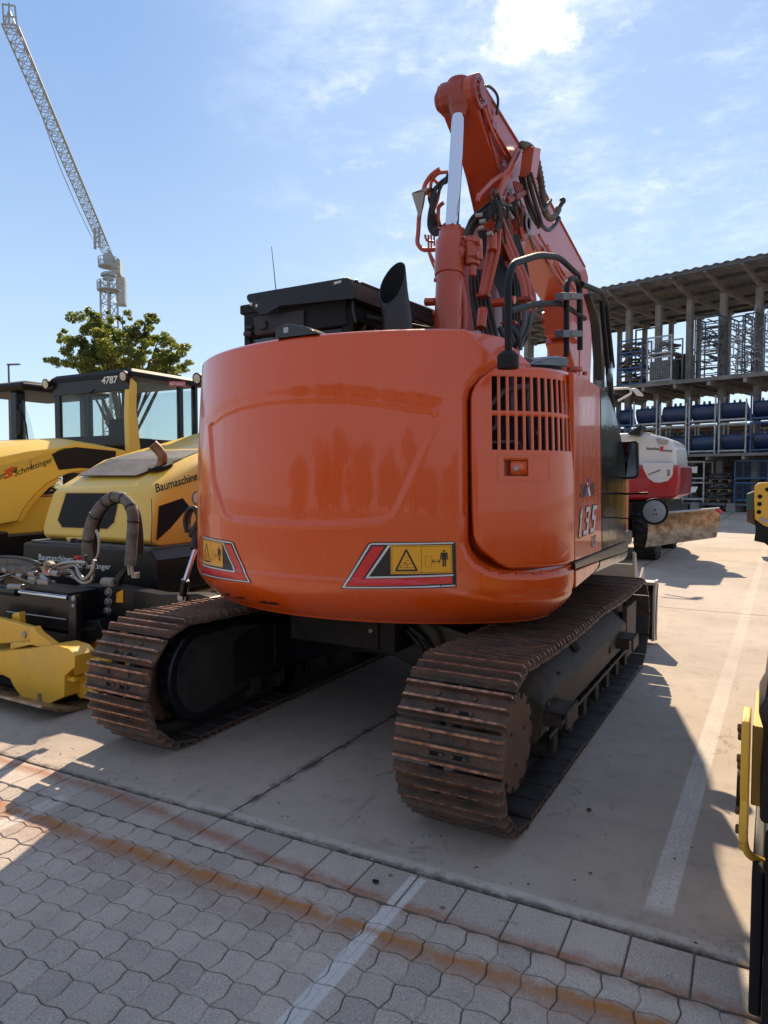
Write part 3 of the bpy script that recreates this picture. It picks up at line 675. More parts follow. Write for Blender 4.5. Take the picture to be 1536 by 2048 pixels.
fl = decal([(406, 1150), (504, 1166), (500, 1086), (406, 1071)], 'l')
sign(fl, 'l', True)
# ---- service door with slots
DOOR = {}
zb0 = cw_px(1060, 1141)[1]
def door_edge():
    pts = SZ([(1004, 730), (987, 737), (963, 756), (950, 771), (942, 793), (942, 900), (944, 1020), (947, 1070), (953, 1088), (965, 1103), (1003, 1131), (1024, 1139)])
    return pts
DE = door_edge(); ZD1 = DE[0][1]; ZD0 = DE[-1][1]
def sL(z):
    for a, c_ in zip(DE, DE[1:]):
        if a[1] >= z >= c_[1]: t = (a[1]-z)/max(1e-6, a[1]-c_[1]); return a[0]+(c_[0]-a[0])*t
    return DE[0][0] if z > ZD1 else DE[-1][0]
SR = cw_s(1146)
sl0 = cw_s(983.5); pit = (cw_s(1096)-sl0)/7.0; slots = [(sl0+k*pit, sl0+k*pit+pit*0.67) for k in range(12) if sl0+k*pit+pit*0.67 < SR-0.015]
zs = [cw_px(1040, 754)[1], cw_px(1040, 822)[1], cw_px(1040, 832)[1], cw_px(1040, 900)[1]]
hnd = SZ([(1007, 920), (1055, 952)])
cols_ = sorted(set([DE[4][0]-0.0]+[SR-(SR-DE[4][0])*i/60 for i in range(61)]+[q for a in slots for q in a]+[hnd[0][0], hnd[1][0]]))
cl = [cols_[0]]
for q in cols_[1:]:
    if q-cl[-1] > 0.0012: cl.append(q)
rws = sorted(set([ZD0+(ZD1-ZD0)*i/60 for i in range(61)]+zs+[hnd[0][1], hnd[1][1]])); rw = [rws[0]]
for q in rws[1:]:
    if q-rw[-1] > 0.0012: rw.append(q)
def dof(s, z):
    ed = min(s-sL(z), SR+0.02-s, ZD1-z, z-ZD0); return 0.006-0.012*(1-sm(ed/0.018))
b = MB(); gidx = {}
SB_ = cw_s(1032); SMN = cl[0]
for j, z in enumerate(rw):
    for i, s in enumerate(cl):
        L0 = sL(z); SQ_ = SB_ if z > zs[0]+.002 or z < zs[3]-.01 else cw_s(980); s_ = s if s >= SQ_ else L0+(s-SMN)*(SQ_-L0)/(SQ_-SMN); gidx[i, j] = len(b.v); b.v.append(cw(s_, z, dof(s_, z)))
def hole(sc_, zc):
    if any(a-1e-4 <= sc_ <= c_+1e-4 for a, c_ in slots) and (zs[1] <= zc <= zs[0] or zs[3] <= zc <= zs[2]): return True
    return hnd[0][0] <= sc_ <= hnd[1][0] and hnd[1][1] <= zc <= hnd[0][1]
for j in range(len(rw)-1):
    for i in range(len(cl)-1):
        if hole((cl[i]+cl[i+1])/2, (rw[j]+rw[j+1])/2): continue
        b.f.append([gidx[i, j], gidx[i+1, j], gidx[i+1, j+1], gidx[i, j+1]]); b.m.append(0)
dr = b.build('service_door', 'orange_paint', EX, smooth=40); so = dr.modifiers.new('solid', 'SOLIDIFY'); so.thickness = 0.009; so.offset = -1
b = MB(); b.loft([[cw(s, z, -0.028) for s in (hnd[0][0]-.005, hnd[1][0]+.005)] for z in (hnd[1][1]-.005, hnd[0][1]+.005)], False, False); b.build('latch_recess', 'orange_boom', dr)
hm = hnd[0][0]*0.7+hnd[1][0]*0.3
b = MB(); b.loft([[cw(s, z, 0.004) for s in (hm, hnd[1][0]-.004)] for z in (hnd[1][1]+.006, hnd[0][1]-.004)], False, False); o = b.build('latch', 'orange_paint', dr); so = o.modifiers.new('s', 'SOLIDIFY'); so.thickness = 0.015; so.offset = -1
ks, kz = cw_px(1031, 937); n_ = (cw(ks, kz, 1)-cw(ks, kz, 0)).normalized()
b = MB(); b.lathe(cw(ks, kz, 0.003), n_, [(0, .0135), (.006, .0135), (.007, .010), (.005, .008), (.005, 0)], 20); b.build('key_lock', 'steel', dr)
# raised field round the latch
fz = SZ([(994, 912), (1096, 962)]); b = MB(); fw = 0.0022
for (s0, z0, s1_, z1_) in ((fz[0][0], fz[0][1], fz[1][0], fz[0][1]+fw), (fz[0][0], fz[1][1], fz[1][0], fz[1][1]+fw), (fz[0][0], fz[1][1], fz[0][0]+fw, fz[0][1]), (fz[1][0], fz[1][1], fz[1][0]+fw, fz[0][1])):
    b.loft([[cw(s0+(s1_-s0)*i/8, z, 0.0072) for i in range(9)] for z in (min(z0, z1_), max(z0, z1_))], False, False)
b.build('pressed_edge', 'orange_boom', dr)
# engine bay behind the slots
b = MB(); b.loft([[cw(cw_s(960)+(SR-cw_s(960)+.0)*i/28, z, -0.115+0.075*sm((i-17)/9)) for i in range(29)] for z in (1.30, 2.16)], False, False); b.build('engine_bay', 'dark_void', EX)
b = MB()
def cwp(px, py, off): return cw(*cw_px(px, py), off)
b.tube(spl([cwp(985, 815, -.10), cwp(1010, 790, -.09), cwp(1030, 775, -.08), cwp(1075, 772, -.08), cwp(1080, 800, -.09)]), 0.016, 10)
b.tube(spl([cwp(986, 884, -.10), cwp(1030, 882, -.09), cwp(1055, 884, -.09), cwp(1064, 905, -.1)]), 0.009, 8)
b.tube(spl([cwp(985, 860, -.11), cwp(1005, 850, -.1), cwp(1008, 830, -.1)]), 0.012, 8)
b.cyl(cwp(1103, 864, -.11), cwp(1103, 864, -.085), .014); b.tube([cwp(1086, 760, -.11), cwp(1090, 900, -.11)], 0.012); b.tube([cwp(1045, 750, -.11), cwp(1047, 830, -.11)], 0.02)
b.build('engine_pipe', 'galv_dark', EX)
# side: body right of the door
def sidepoly(pts, x=1.245, th=0.03, name='side_panel', m_='orange_paint', bev=0.006, parent=None):
    p = PL(pts, HX=x); b = MB(); b.prism(p, HR@Vector((-th, 0, 0))); return b.build(name, m_, parent or EX, bevel=bev, smooth=30)
side = sidepoly([(1147.5, 744), (1162, 752), (1195, 771), (1200, 776), (1203.5, 1101), (1150.5, 1122)])
sidepoly([(1201.5, 776), (1209, 780), (1216, 788), (1222, 803), (1230, 826), (1237, 853), (1243, 880), (1249, 914), (1252, 960), (1252.5, 1079), (1205, 1099)], name='window_panel', m_='black_gloss', bev=0.004)
sidepoly([(1150, 1125), (1254, 1082), (1257, 1090), (1256, 1101), (1151, 1139)], x=1.255, name='side_skirt', m_='black_paint', bev=0.008)
sidepoly([(1151.5, 1141), (1199, 1122), (1198, 1130), (1194, 1138), (1186, 1147), (1151.5, 1176)], x=1.245, name='lower_side_panel', m_='orange_paint', bev=0.006)
sidepoly([(1187, 1147.5), (1200, 1131), (1201, 1122), (1256, 1103), (1254, 1113), (1248, 1120)], x=1.235, name='lower_skirt', m_='black_gloss', bev=0.006)
# body core, floor and bonnet
b = MB()
def hb(b, lo, hi): return b.box(lo, hi, Matrix.Translation(EO)@HR.to_4x4())
hb(b, (-1.19, -0.85, 1.0), (1.18, 1.7, 1.12)); hb(b, (-1.0, -0.9, 0.84), (1.0, 1.6, 1.0)); b.build('upper_deck', 'black_paint', EX, bevel=0.02)
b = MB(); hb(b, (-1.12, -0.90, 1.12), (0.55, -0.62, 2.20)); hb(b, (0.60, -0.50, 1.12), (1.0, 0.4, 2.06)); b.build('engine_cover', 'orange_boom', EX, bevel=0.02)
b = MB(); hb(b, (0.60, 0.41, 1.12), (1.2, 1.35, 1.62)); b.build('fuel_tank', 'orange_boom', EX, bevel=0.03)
# lettering on the side
def HXp(px, py, x=1.2475): return P(px, py, HX=x)
text_fit('ZA', HXp(1160.5, 994), HXp(1174, 990), HXp(1161.5, 968), 'lettering', 'black_ink', side, 0.001, 0.02)
text_fit('IS', HXp(1181, 990), HXp(1189, 988), HXp(1182, 966), 'lettering', 'black_ink', side, 0.001, 0.02)
b = MB(); b.poly([HXp(1173.5, 965, 1.249), HXp(1176, 965, 1.249), HXp(1181.5, 991, 1.249), HXp(1178, 992, 1.249)]); b.build('letter_stroke', 'white_ink', side, smooth=None)
b = MB(); b.poly([HXp(1179, 957, 1.2495), HXp(1181.5, 956, 1.2495), HXp(1172.5, 993, 1.2495), HXp(1169, 994, 1.2495)]); b.build('letter_stroke', 'blue_ink', side, smooth=None)
def digits(m_, off, grow):
    b = MB()
    D = {'1': [[(0, 0), (.45, 0), (.72, 1), (.52, 1), (.1, .72), (.06, .60), (.30, .70)]],
         '3': [[(0, 0), (.75, .02), (1.0, .18), (1.08, .50), (.95, .56), (1.2, .70), (1.3, .95), (1.2, 1), (.45, 1), (.38, .82), (.95, .82), (.88, .60), (.45, .58), (.40, .46), (.75, .45), (.65, .17), (.05, .16)]],
         '5': [[(0, 0), (.8, .02), (1.05, .2), (1.2, .55), (1.1, .62), (.65, .64), (.70, .84), (1.45, .86), (1.5, 1), (.45, 1), (.28, .48), (.80, .47), (.72, .17), (.05, .16)]]}
    a = HXp(1157, 1074); ex = (HXp(1192, 1062)-a); ey = (HXp(1157.0, 1018)-a)*1.02; sh = 0.06
    for ch, x0, wd in (('1', 0.0, .20), ('3', 0.23, .27), ('5', 0.62, .26)):
        for poly in D[ch]:
            cx = sum(p[0] for p in poly)/len(poly); cy = sum(p[1] for p in poly)/len(poly)
            pts = [((p[0]-cx)*(1+grow)+cx, (p[1]-cy)*(1+grow)+cy) for p in poly]
            b.poly([a+ex*(x0+p[0]*wd+sh*p[1])+ey*p[1]+(HR@Vector((off, 0, 0))) for p in pts])
    return b.build('number', m_, side, smooth=None)
digits('black_ink', 0.0012, 0.09); digits('silver_ink', 0.0022, 0.0)
text_fit('US', HXp(1183, 1094), HXp(1192, 1090), HXp(1184, 1072), 'lettering', 'black_ink', side, 0.001, 0.03)
text_fit('US', HXp(1183.4, 1093.6), HXp(1192, 1089.8), HXp(1184.3, 1072.6), 'lettering', 'silver_ink', side, 0.002, 0.0)
# rear view camera on the counterweight top
cpos = cw(cw_s(585), ZT, -0.05); b = MB()
dx = (cw(cw_s(625), ZT, 0)-cw(cw_s(548), ZT, 0)); dn = dx.normalized(); up = V(0, 0, 1); fw = dn.cross(up).normalized()
if fw.y > 0: fw = -fw
prof = [(-.135, .0), (-.125, .055), (-.08, .075), (-.03, .070), (.06, .045), (.13, .01), (.135, 0)]
b.loft([[cpos+dn*a+up*(h*k)+fw*y_ for a, h in prof] for y_, k in ((-.11, .6), (-.07, 1.0), (.03, 1.0), (.055, .92))]); b.build('camera_housing', 'black_gloss', EX, bevel=0.008)
b = MB(); b.prism([cpos+dn*(-.075)+up*.022+fw*.056, cpos+dn*(-.045)+up*.022+fw*.056, cpos+dn*(-.045)+up*.050+fw*.056, cpos+dn*(-.075)+up*.050+fw*.056], fw*.004); b.build('lens', 'mirror_back', EX)
# exhaust stack, mitred end facing the camera side
b = MB(); ex0 = P(797, 668, Y=4.02); rE = 0.088; nseg = 40; rings = []
cut = V(-0.14, -0.97, 0); c0 = V(ex0.x, ex0.y, 0)
for k in range(8):
    ring = []
    for i in range(nseg):
        a = 2*math.pi*i/nseg; d = V(math.cos(a), math.sin(a), 0)
        zt_ = 2.82+0.15*(-d.dot(cut.normalized()))
        lean = cut.normalized()*-0.0
        zz = 2.0+(zt_-2.0)*k/7
        sh_ = -0.045*sm((zz-2.45)/0.5)
        ring.append(c0+d*rE+V(sh_, -0.02*sm((zz-2.45)/.5), zz))
    rings.append(ring)
b.loft(rings, True, False); o = b.build('exhaust_stack', 'exhaust_metal', EX, smooth=50); so = o.modifiers.new('s', 'SOLIDIFY'); so.thickness = 0.006; so.offset = 1
b = MB(); b.loft([[c0+(p-c0-V(0, 0, p.z))*0.985+V(0, 0, p.z-.002) for p in r_] for r_ in rings[3:]], True, False); b.build('exhaust_lining', 'dark_void', o)
b = MB(); b.cyl(c0+V(0, 0, 2.5), c0+V(0, 0, 2.55), rE*.97, n=30); b.build('exhaust_inside', 'dark_void', EX)
# ---- cab
CX0, CX1, CY0, CY1 = -3.36, -2.47, 3.93, 5.45
cab = MB(); t = 0.06
for x_ in (CX0, CX1-t):
    cab.box((x_, CY0, 1.2), (x_+t, CY0+.07, 2.72)); cab.box((x_, CY1-.07, 1.2), (x_+t, CY1, 2.70))
    cab.box((x_+.002, CY0, 2.62), (x_+t-.002, CY1, 2.73)); cab.box((x_+.002, CY0+.02, 1.2), (x_+t-.002, CY1, 1.5)); cab.box((x_+.004, 4.7, 1.4), (x_+t-.004, 4.76, 2.7))
cab.box((CX0+.01, CY0-.012, 2.56), (CX1-.01, CY0+.06, 2.74)); cab.box((CX0+.01, CY0, 1.2), (CX1-.01, CY0+.06, 2.1)); cab.box((CX0+.01, CY1-.05, 2.6), (CX1-.01, CY1+.01, 2.74))
cab.box((CX0-.02, CY0-.02, 2.73), (CX1+.03, CY1+.05, 2.80)); cabo = cab.build('cab', 'black_matt', EX, bevel=0.015)
b = MB(); b.box((CX0+.07, CY0+.02, 2.1), (CX1-.07, CY0+.03, 2.56)); b.build('rear_window', 'glass_dark', cabo)
b = MB(); b.box((CX0+.02, CY0+.08, 1.5), (CX0+.03, 4.7, 2.62)); b.box((CX0+.02, 4.77, 1.5), (CX0+.03, CY1-.08, 2.62)); b.box((CX1-.03, CY0+.08, 1.5), (CX1-.02, 4.7, 2.62)); b.box((CX1-.03, 4.77, 1.5), (CX1-.02, CY1-.08, 2.62)); b.box((CX0+.07, CY1-.03, 1.3), (CX1-.07, CY1-.02, 2.6)); b.build('side_window', 'glass_dark', cabo)
b = MB(); b.box((CX0+.2, 4.45, 1.4), (CX1-.25, 4.6, 2.3)); b.build('seat_back', 'black_matt', cabo, bevel=0.05)
# roof guard: bent plate with holes
y_ = CY0-0.10; b = MB()
gp = PL([(493, 592), (497, 588), (690, 555), (694, 557), (752, 606), (745, 612), (700, 600), (640, 608), (560, 618), (533, 634), (519, 632), (494, 600)], Y=y_)
gp = PL([(493, 592), (497, 588), (690, 555), (705, 572), (706, 597), (640, 604), (560, 612), (533, 628), (519, 629), (494, 600)], Y=y_)
b.prism(gp, V(0, 0.012, 0)); b.build('roof_guard', 'black_paint', cabo, bevel=0.003)
b = MB(); a0 = P(690, 555, Y=y_); a1 = P(866, 630, X=-2.30); b.prism([a0, P(705, 572, Y=y_), P(706, 597, Y=y_), V(a0.x+.02, 5.5, 2.77), V(a0.x, 5.5, 2.93)], V(.012, 0, 0)); b.build('roof_guard_side', 'black_paint', cabo, bevel=0.003)
for yy2 in (4.15, 4.45, 4.75, 5.05, 5.35):
    b = MB(); b.bar((CX0, yy2, 2.86), (CX1, yy2, 2.86), .03, .05); b.build('roof_guard_bar', 'black_paint', cabo)
b = MB()
for q, r_ in (((502, 608), .012), ((513, 611), .011)):
    c_ = P(*q, Y=y_-.002); b.cyl(c_, c_+V(0, .001, 0), r_, n=14)
c_ = P(675, 565, Y=y_-.002); b.prism([c_+V(-.028, 0, -.010), c_+V(.028, 0, -.004), c_+V(.028, 0, .012), c_+V(-.028, 0, .006)], V(0, .001, 0)); b.build('guard_hole', 'lamp_glass', cabo)
b = MB(); b.tube(fil([P(712, 645, Y=3.88), P(706, 620, Y=3.88), P(706, 568, Y=3.88), P(712, 560, Y=3.9), P(716, 566, Y=3.95), P(716, 600, Y=3.95)], .03), .009, 8); b.build('lamp_bracket', 'black_paint', cabo)
b = MB(); b.bar(P(720, 575, Y=4.0), P(868, 632, Y=5.1), .05, .07); b.bar(P(730, 632, Y=4.05), P(868, 660, Y=5.1), .03, .03); b.bar(P(730, 590, Y=4.02), P(868, 646, Y=5.05), .02, .05); b.build('cab_side_rail', 'black_matt', cabo, bevel=.008)
b = MB(); b.box((CX0+.12, CY0-.03, 2.57), (CX0+.55, CY0-.01, 2.70)); b.cyl(P(492, 655, Y=3.9), P(505, 655, Y=3.9), .012); b.cyl(P(489, 668, Y=3.9), P(505, 668, Y=3.9), .02); b.box((CX0+.18, CY0-.05, 2.60), (CX0+.24, CY0-.01, 2.66)); b.build('rear_trim', 'exhaust_metal', cabo, bevel=0.01)
b = MB(); b.tube([P(556, 620, Y=3.86), P(543, 493, Y=3.86)], [.004, .0018], 6); b.sph(P(556, 622, Y=3.86), .012, 6); b.build('antenna', 'black_matt', EX)
# ---- handrails
HXR = dict(HX=1.06)
def rail(pts, r=.019, name='handrail', **k): b = MB(); b.tube(fil(PL(pts, **(k or HXR)), .12, 6), r, 12); return b.build(name, 'black_matt', EX)
rail([(1017, 716), (1016, 560), (1026, 527), (1078, 510), (1118, 514), (1158, 552), (1160, 596)], .0175)
rail([(1019, 623), (1068, 608), (1125, 607), (1169, 637)], .0165)
rail([(1133, 713), (1133, 572), (1140, 558), (1150, 556), (1158, 570), (1159, 625)], .0165, HX=1.10)
rail([(1163, 568), (1203, 584), (1213, 610), (1215, 640), (1225, 735)], .019, HX=1.12)
rail([(1203, 600), (1206, 640), (1216, 742)], .017, HX=1.16)
rail([(1160, 600), (1160, 700)], .018)
for yy2 in (592, 667):
    b = MB(); b.prism(PL([(1127, yy2-8), (1165, yy2-6), (1165, yy2+6), (1127, yy2+8)], HX=1.12), HR@V(-.05, 0, 0)); b.build('rail_clamp', 'galv_dark', EX, bevel=.005)
    b = MB(); b.cyl(P(1146, yy2, HX=1.13), P(1146, yy2, HX=1.08), .012, n=8); b.build('clamp_bolt', 'steel', EX)
b = MB(); b.lathe(P(1016, 724, **HXR)-V(0, 0, .03), (0, 0, 1), [(0, .05), (.06, .05), (.08, .03)]); b.build('rail_foot', 'black_matt', EX)
# air intake dome
b = MB(); pts = [(1052, 735), (1070, 722), (1095, 713), (1120, 711), (1136, 715), (1140, 722), (1134, 736)]
b.prism(PL(pts, HX=.93), HR@V(-.30, 0, 0)); b.build('intake_dome', 'black_paint', EX, bevel=0.03, segs=3)
b = MB(); b.lathe(P(1045, 725, HX=.75)-V(0, 0, .08), (0, 0, 1), [(0, .11), (.06, .11), (.085, .07), (.09, 0)]); b.build('tank_cap', 'black_matt', EX)
b = MB(); b.cyl(P(1149, 742, HX=1.1), P(1149, 742, HX=1.1)+V(0, 0, .02), .05); b.cyl(P(1170, 750, HX=1.15), P(1170, 750, HX=1.15)+V(0, 0, .02), .015); b.build('filler_cap', 'orange_boom', EX)
# mirrors in front
def mirror_round(c_, r_):
    d = (V(0, 0, CH)-c_).normalized(); d = (d+V(-.25, 0, 0)).normalized(); b = MB(); b.lathe(c_-d*.02, d, [(0, r_*.6), (.012, r_*.95), (.022, r_), (.026, r_*.97)], 36); b.build('mirror_housing', 'black_matt', EX)
    b = MB(); b.lathe(c_+d*.004, d, [(0, r_*.90), (.008, r_*.6), (.011, 0)], 36); b.build('round_mirror', 'mirror_back', EX)
    u_ = d.cross(V(0, 0, 1)).normalized(); b = MB()
    for a in ((-.008, .012), (-.02, -.018), (.0, -.02)): b.cyl(c_+d*.014+u_*a[0]+V(0, 0, a[1]), c_+d*.019+u_*a[0]+V(0, 0, a[1]), .005, n=10)
    b.build('mirror_screw', 'black_ink', EX)
mc = P(1309, 1023, Y=5.3); mirror_round(mc, .096)
b = MB(); b.tube([P(1250, 988, Y=5.5), mc+V(-.05, .03, .13)], .008); b.tube([P(1250, 1037, Y=5.5), mc+V(-.06, .03, -.05)], .005); b.build('mirror_arm', 'black_matt', EX)
b = MB(); q = PL([(1240, 884), (1268, 881), (1274, 886), (1276, 952), (1270, 957), (1243, 959)], Y=5.45); b.prism(q, V(0.01, .025, 0)); b.build('square_mirror', 'black_matt', EX, bevel=.006)
q = PL([(1242, 888), (1267, 885), (1271, 889), (1273, 950), (1268, 953), (1245, 955)], Y=5.445); b = MB(); b.prism(q, V(0, .003, 0)); b.build('square_mirror_glass', 'mirror_glass', EX)
b = MB(); b.tube([P(1222, 748, Y=5.4), P(1229, 880, Y=5.4), P(1242, 900, Y=5.45)], .013); b.tube([P(1216, 742, Y=5.3), P(1232, 885, Y=5.35)], .02); b.build('mirror_post', 'black_matt', EX)
b = MB(); b.prism(PL([(1223, 722), (1228, 740), (1214, 800), (1209, 782)], HX=1.2), V(-.01, 0, 0)); b.build('side_glass', 'glass', EX)
# ---------------------------------------------------------------- undercarriage
TY0, TY1 = 2.985, 5.98; TZ = 0.378
def track_path():
    pts = []
    for i in range(25): a = R(-90-180*i/24); pts.append((TY0+0.336*math.cos(a), TZ+0.336*math.sin(a)))
    for i in range(1, 30):
        t = i/30; sag = -0.018*math.sin(math.pi*((t*2) % 1)); pts.append((TY0+(TY1-TY0)*t, TZ+0.336-0.014*t+sag))
    for i in range(25): a = R(90-180*i/24); pts.append((TY1+0.325*math.cos(a), TZ-0.008+0.330*math.sin(a)))
    return pts+[pts[0]]
TP = track_path(); TL = [0]
for a, c_ in zip(TP, TP[1:]): TL.append(TL[-1]+math.hypot(c_[0]-a[0], c_[1]-a[1]))
def tpos(d):
    d = d % TL[-1]
    for i in range(len(TL)-1):
        if TL[i+1] >= d:
            t = (d-TL[i])/max(1e-9, TL[i+1]-TL[i]); a, c_ = TP[i], TP[i+1]
            return a[0]+(c_[0]-a[0])*t, a[1]+(c_[1]-a[1])*t, math.atan2(c_[1]-a[1], c_[0]-a[0])
NS = 46; pitch = TL[-1]/NS
def shoe_mesh():
    b = MB(); hp = pitch/2-0.004; W2 = 0.25
    def gr(y, h=.033): return [(y-.010, .012), (y-.0055, .012+h), (y+.0055, .012+h), (y+.010, .012)]
    prof = [(-hp+.006, 0.0), (-hp, .004), (-hp+.002, .012)]+gr(-hp+.018)+gr(0.0, .031)+gr(hp-.020)+[(hp-.002, .012), (hp, .004), (hp-.006, -.004)]
    n = len(prof); xs = [-W2, -W2+.012, -.12, .0, .12, W2-.012, W2]
    rings = []
    for x in xs: rings.append([V(x, y, z*(0.6 if abs(x) > .2499 and z > .02 else 1)) for y, z in prof])
    base = len(b.v); b.v += [p for r_ in rings for p in r_]
    for k in range(len(xs)-1):
        for i in range(n):
            j = (i+1) % n; top = prof[i][1] > .03 and prof[j][1] > .03
            b.f.append([base+k*n+j, base+k*n+i, base+(k+1)*n+i, base+(k+1)*n+j]); b.m.append(1 if top else 3 if prof[i][1] <= .004 and prof[j][1] <= .004 else 0)
    b.f.append([base+i for i in range(n)]); b.m.append(0); b.f.append([base+(len(xs)-1)*n+n-1-i for i in range(n)]); b.m.append(0)
    b.cur = 2
    for x, y in ((-.055, -.036), (.055, -.036)):
        pts = [(x+.022*math.cos(a*math.pi/6)*1.0+(.008 if math.cos(a*math.pi/6) > 0 else -.008), y+.010*math.sin(a*math.pi/6), .0128) for a in range(12)]
        b.poly(pts)
    b.cur = 0
    for x, y in ((-.085, -.034), (-.025, -.034), (.025, -.034), (.085, -.034), (-.085, .034), (.085, .034)): b.lathe((x, y, .012), (0, 0, 1), [(0, .011), (.008, .011), (.010, .008)], 6)
    return b
first = None; rs = random.Random(5)
tracks = []
for side_i, tx in enumerate((-1.180, -3.195)):
    ch = MB()
    for sx_ in (-.07, .07):
        rings = []
        for d in [TL[-1]*i/120 for i in range(120)]:
            y, z, a = tpos(d); nx, nz_ = -math.sin(a), math.cos(a)      # inward normal (path runs clockwise seen from -X)
            rings.append([V(tx+sx_+dx, y-nx*q, z-nz_*q) for dx, q in ((-.02, .0), (.02, .0), (.02, .06), (-.02, .06))])
        cy_, cz_ = (TY0+TY1)/2, TZ
        rings = [[V(p.x, p.y, p.z) for p in r_] for r_ in rings]
        ch.loft(rings+[rings[0]], True, False)
    tr = ch.build('crawler_track', 'mud_black', EX, smooth=None); tracks.append(tr)
    tag(tr, 'right crawler track in front of the yellow machine edge' if side_i == 0 else 'left crawler track beside the rollers')
    for k in range(NS):
        d = (k+.35)*pitch; y, z, a = tpos(d)
        if first is None:
            sb = shoe_mesh(); o = sb.build('track_shoe', ['rust_worn', 'rust_edge', 'dark_void', 'shoe_inner'], tr, smooth=30, loc=None)
            first = o
            # geometry was built round the world origin: undo the parent offset
            for v_ in o.data.vertices: v_.co += WL(tr)
        else:
            o = first.copy(); COL.objects.link(o); o.parent = tr
        o.location = V(tx, y, z)-WL(tr); 
        # local y along travel, local z outward
        ty = V(0, math.cos(a), math.sin(a)); zz = V(0, -math.sin(a), math.cos(a)); ctr = V(0, 4.54-y, TZ-z)
        if zz.dot(ctr) > 0 and (abs(y-4.54) > 1.3 or True):
            if zz.dot(V(0, (TY0 if y < TY0 else TY1 if y > TY1 else y)-y, TZ-z)) > 0: zz = -zz
        xx = ty.cross(zz)
        o.rotation_euler = Matrix((xx, ty, zz)).transposed().to_euler(); o.rotation_euler.x += rs.uniform(-.012, .012)
    sg = 1 if side_i == 0 else -1
    b = MB()
    def fr(y, k=1.0, zt=.585): return [V(tx+sg*dx, y, z) for dx, z in ((-.17, .22), (.14, .22), (.175, .27), (.185, .44), (.10, zt-.03), (.02, zt), (-.17, zt))]
    b.loft([fr(3.40, zt=.50), fr(3.48, zt=.56), fr(3.7), fr(5.45), fr(5.62, zt=.55), fr(5.72, zt=.48)])
    fo = b.build('track_frame', 'track_frame_mat' if sg > 0 else 'black_matt', EX, bevel=.012, smooth=30)
    b = MB(); b.box((tx+sg*.155, 5.62, .16), (tx+sg*.19, 6.02, .56)); b.box((tx+sg*.186, 3.50, .225), (tx+sg*.196, 5.6, .245)); b.box((tx-sg*.155, 5.62, .16), (tx-sg*.19, 6.02, .56)); b.build('frame_plate', 'track_frame_mat' if sg > 0 else 'black_matt', fo, bevel=.01)
    b = MB(); xx_ = tx+sg*.1865; b.lathe((xx_, 5.02, .36), (sg, 0, 0), [(0, .028), (.001, .028)], 16); 
    b.prism([(tx+sg*.145, 4.22, .513), (tx+sg*.145, 4.32, .513), (tx+sg*.08, 4.33, .585), (tx+sg*.08, 4.2, .585)], V(sg*.004, 0, .004)); b.build('frame_hole', 'dark_void', fo)
    rr = random.Random(8); b = MB()
    for k in range(46):
        y = rr.uniform(3.75, 5.5); q = rr.uniform(0, 1); b.sph((tx+sg*(.03+.12*q), y, .588-.115*q*.9), rr.uniform(.006, .02), 4, (1, 1.4, .6))
    tag(b.build('mud_lump', 'mud_black', fo, smooth=60), kind='stuff')
    for y0 in (3.55, 5.38):
        b = MB(); w_ = .10
        b.box((tx+sg*.17, y0-.12, .385), (tx+sg*.30, y0+.10, .40)); b.box((tx+sg*.17, y0-.12, .315), (tx+sg*.27, y0-.105, .385)); b.box((tx+sg*.285, y0-.12, .31), (tx+sg*.30, y0+.10, .385))
        for k in range(8): b.prism([(tx+sg*.30, y0-.115+k*.027, .398), (tx+sg*.30, y0-.097+k*.027, .398), (tx+sg*.30, y0-.106+k*.027, .418)], V(-sg*.012, 0, 0))
        for k in range(8): b.prism([(tx+sg*.19, y0-.115+k*.027, .398), (tx+sg*.19, y0-.097+k*.027, .398), (tx+sg*.19, y0-.106+k*.027, .415)], V(sg*.012, 0, 0))
        b.build('step', 'track_frame_mat', fo, bevel=.006)
    for k in range(7):
        b = MB(); y = 3.62+k*.33
        b.lathe((tx-.16, y, .135), (1, 0, 0), [(0, .045), (.02, .062), (.09, .062), (.10, .075), (.13, .075), (.14, .055), (.18, .055), (.19, .075), (.22, .075), (.23, .062), (.30, .062), (.32, .045)], 20)
        b.box((tx-.19, y-.045, .12), (tx-.165, y+.045, .23)); b.box((tx+.165, y-.045, .12), (tx+.19, y+.045, .23)); b.build('bottom_roller', 'mud_black', fo, bevel=.004)
    b = MB(); b.lathe((tx-.06, TY1, TZ-.01), (1, 0, 0), [(0, .20), (.01, .27), (.05, .27), (.06, .285), (.07, .27), (.11, .27), (.12, .2)], 36); b.lathe((tx-.16, TY1, TZ-.01), (1, 0, 0), [(0, .09), (.32, .09)]); b.build('idler_wheel', 'track_frame_mat', fo)
    b = MB(); pr = []
    for k in range(21*4):
        a = 2*math.pi*k/84; r_ = .262 if k % 4 in (0, 1) else .225; pr.append(V(tx-.03, TY0+math.cos(a)*r_, TZ+math.sin(a)*r_))
    b.prism(pr, V(.06, 0, 0)); b.build('sprocket', 'rust_disc', fo, bevel=.004)
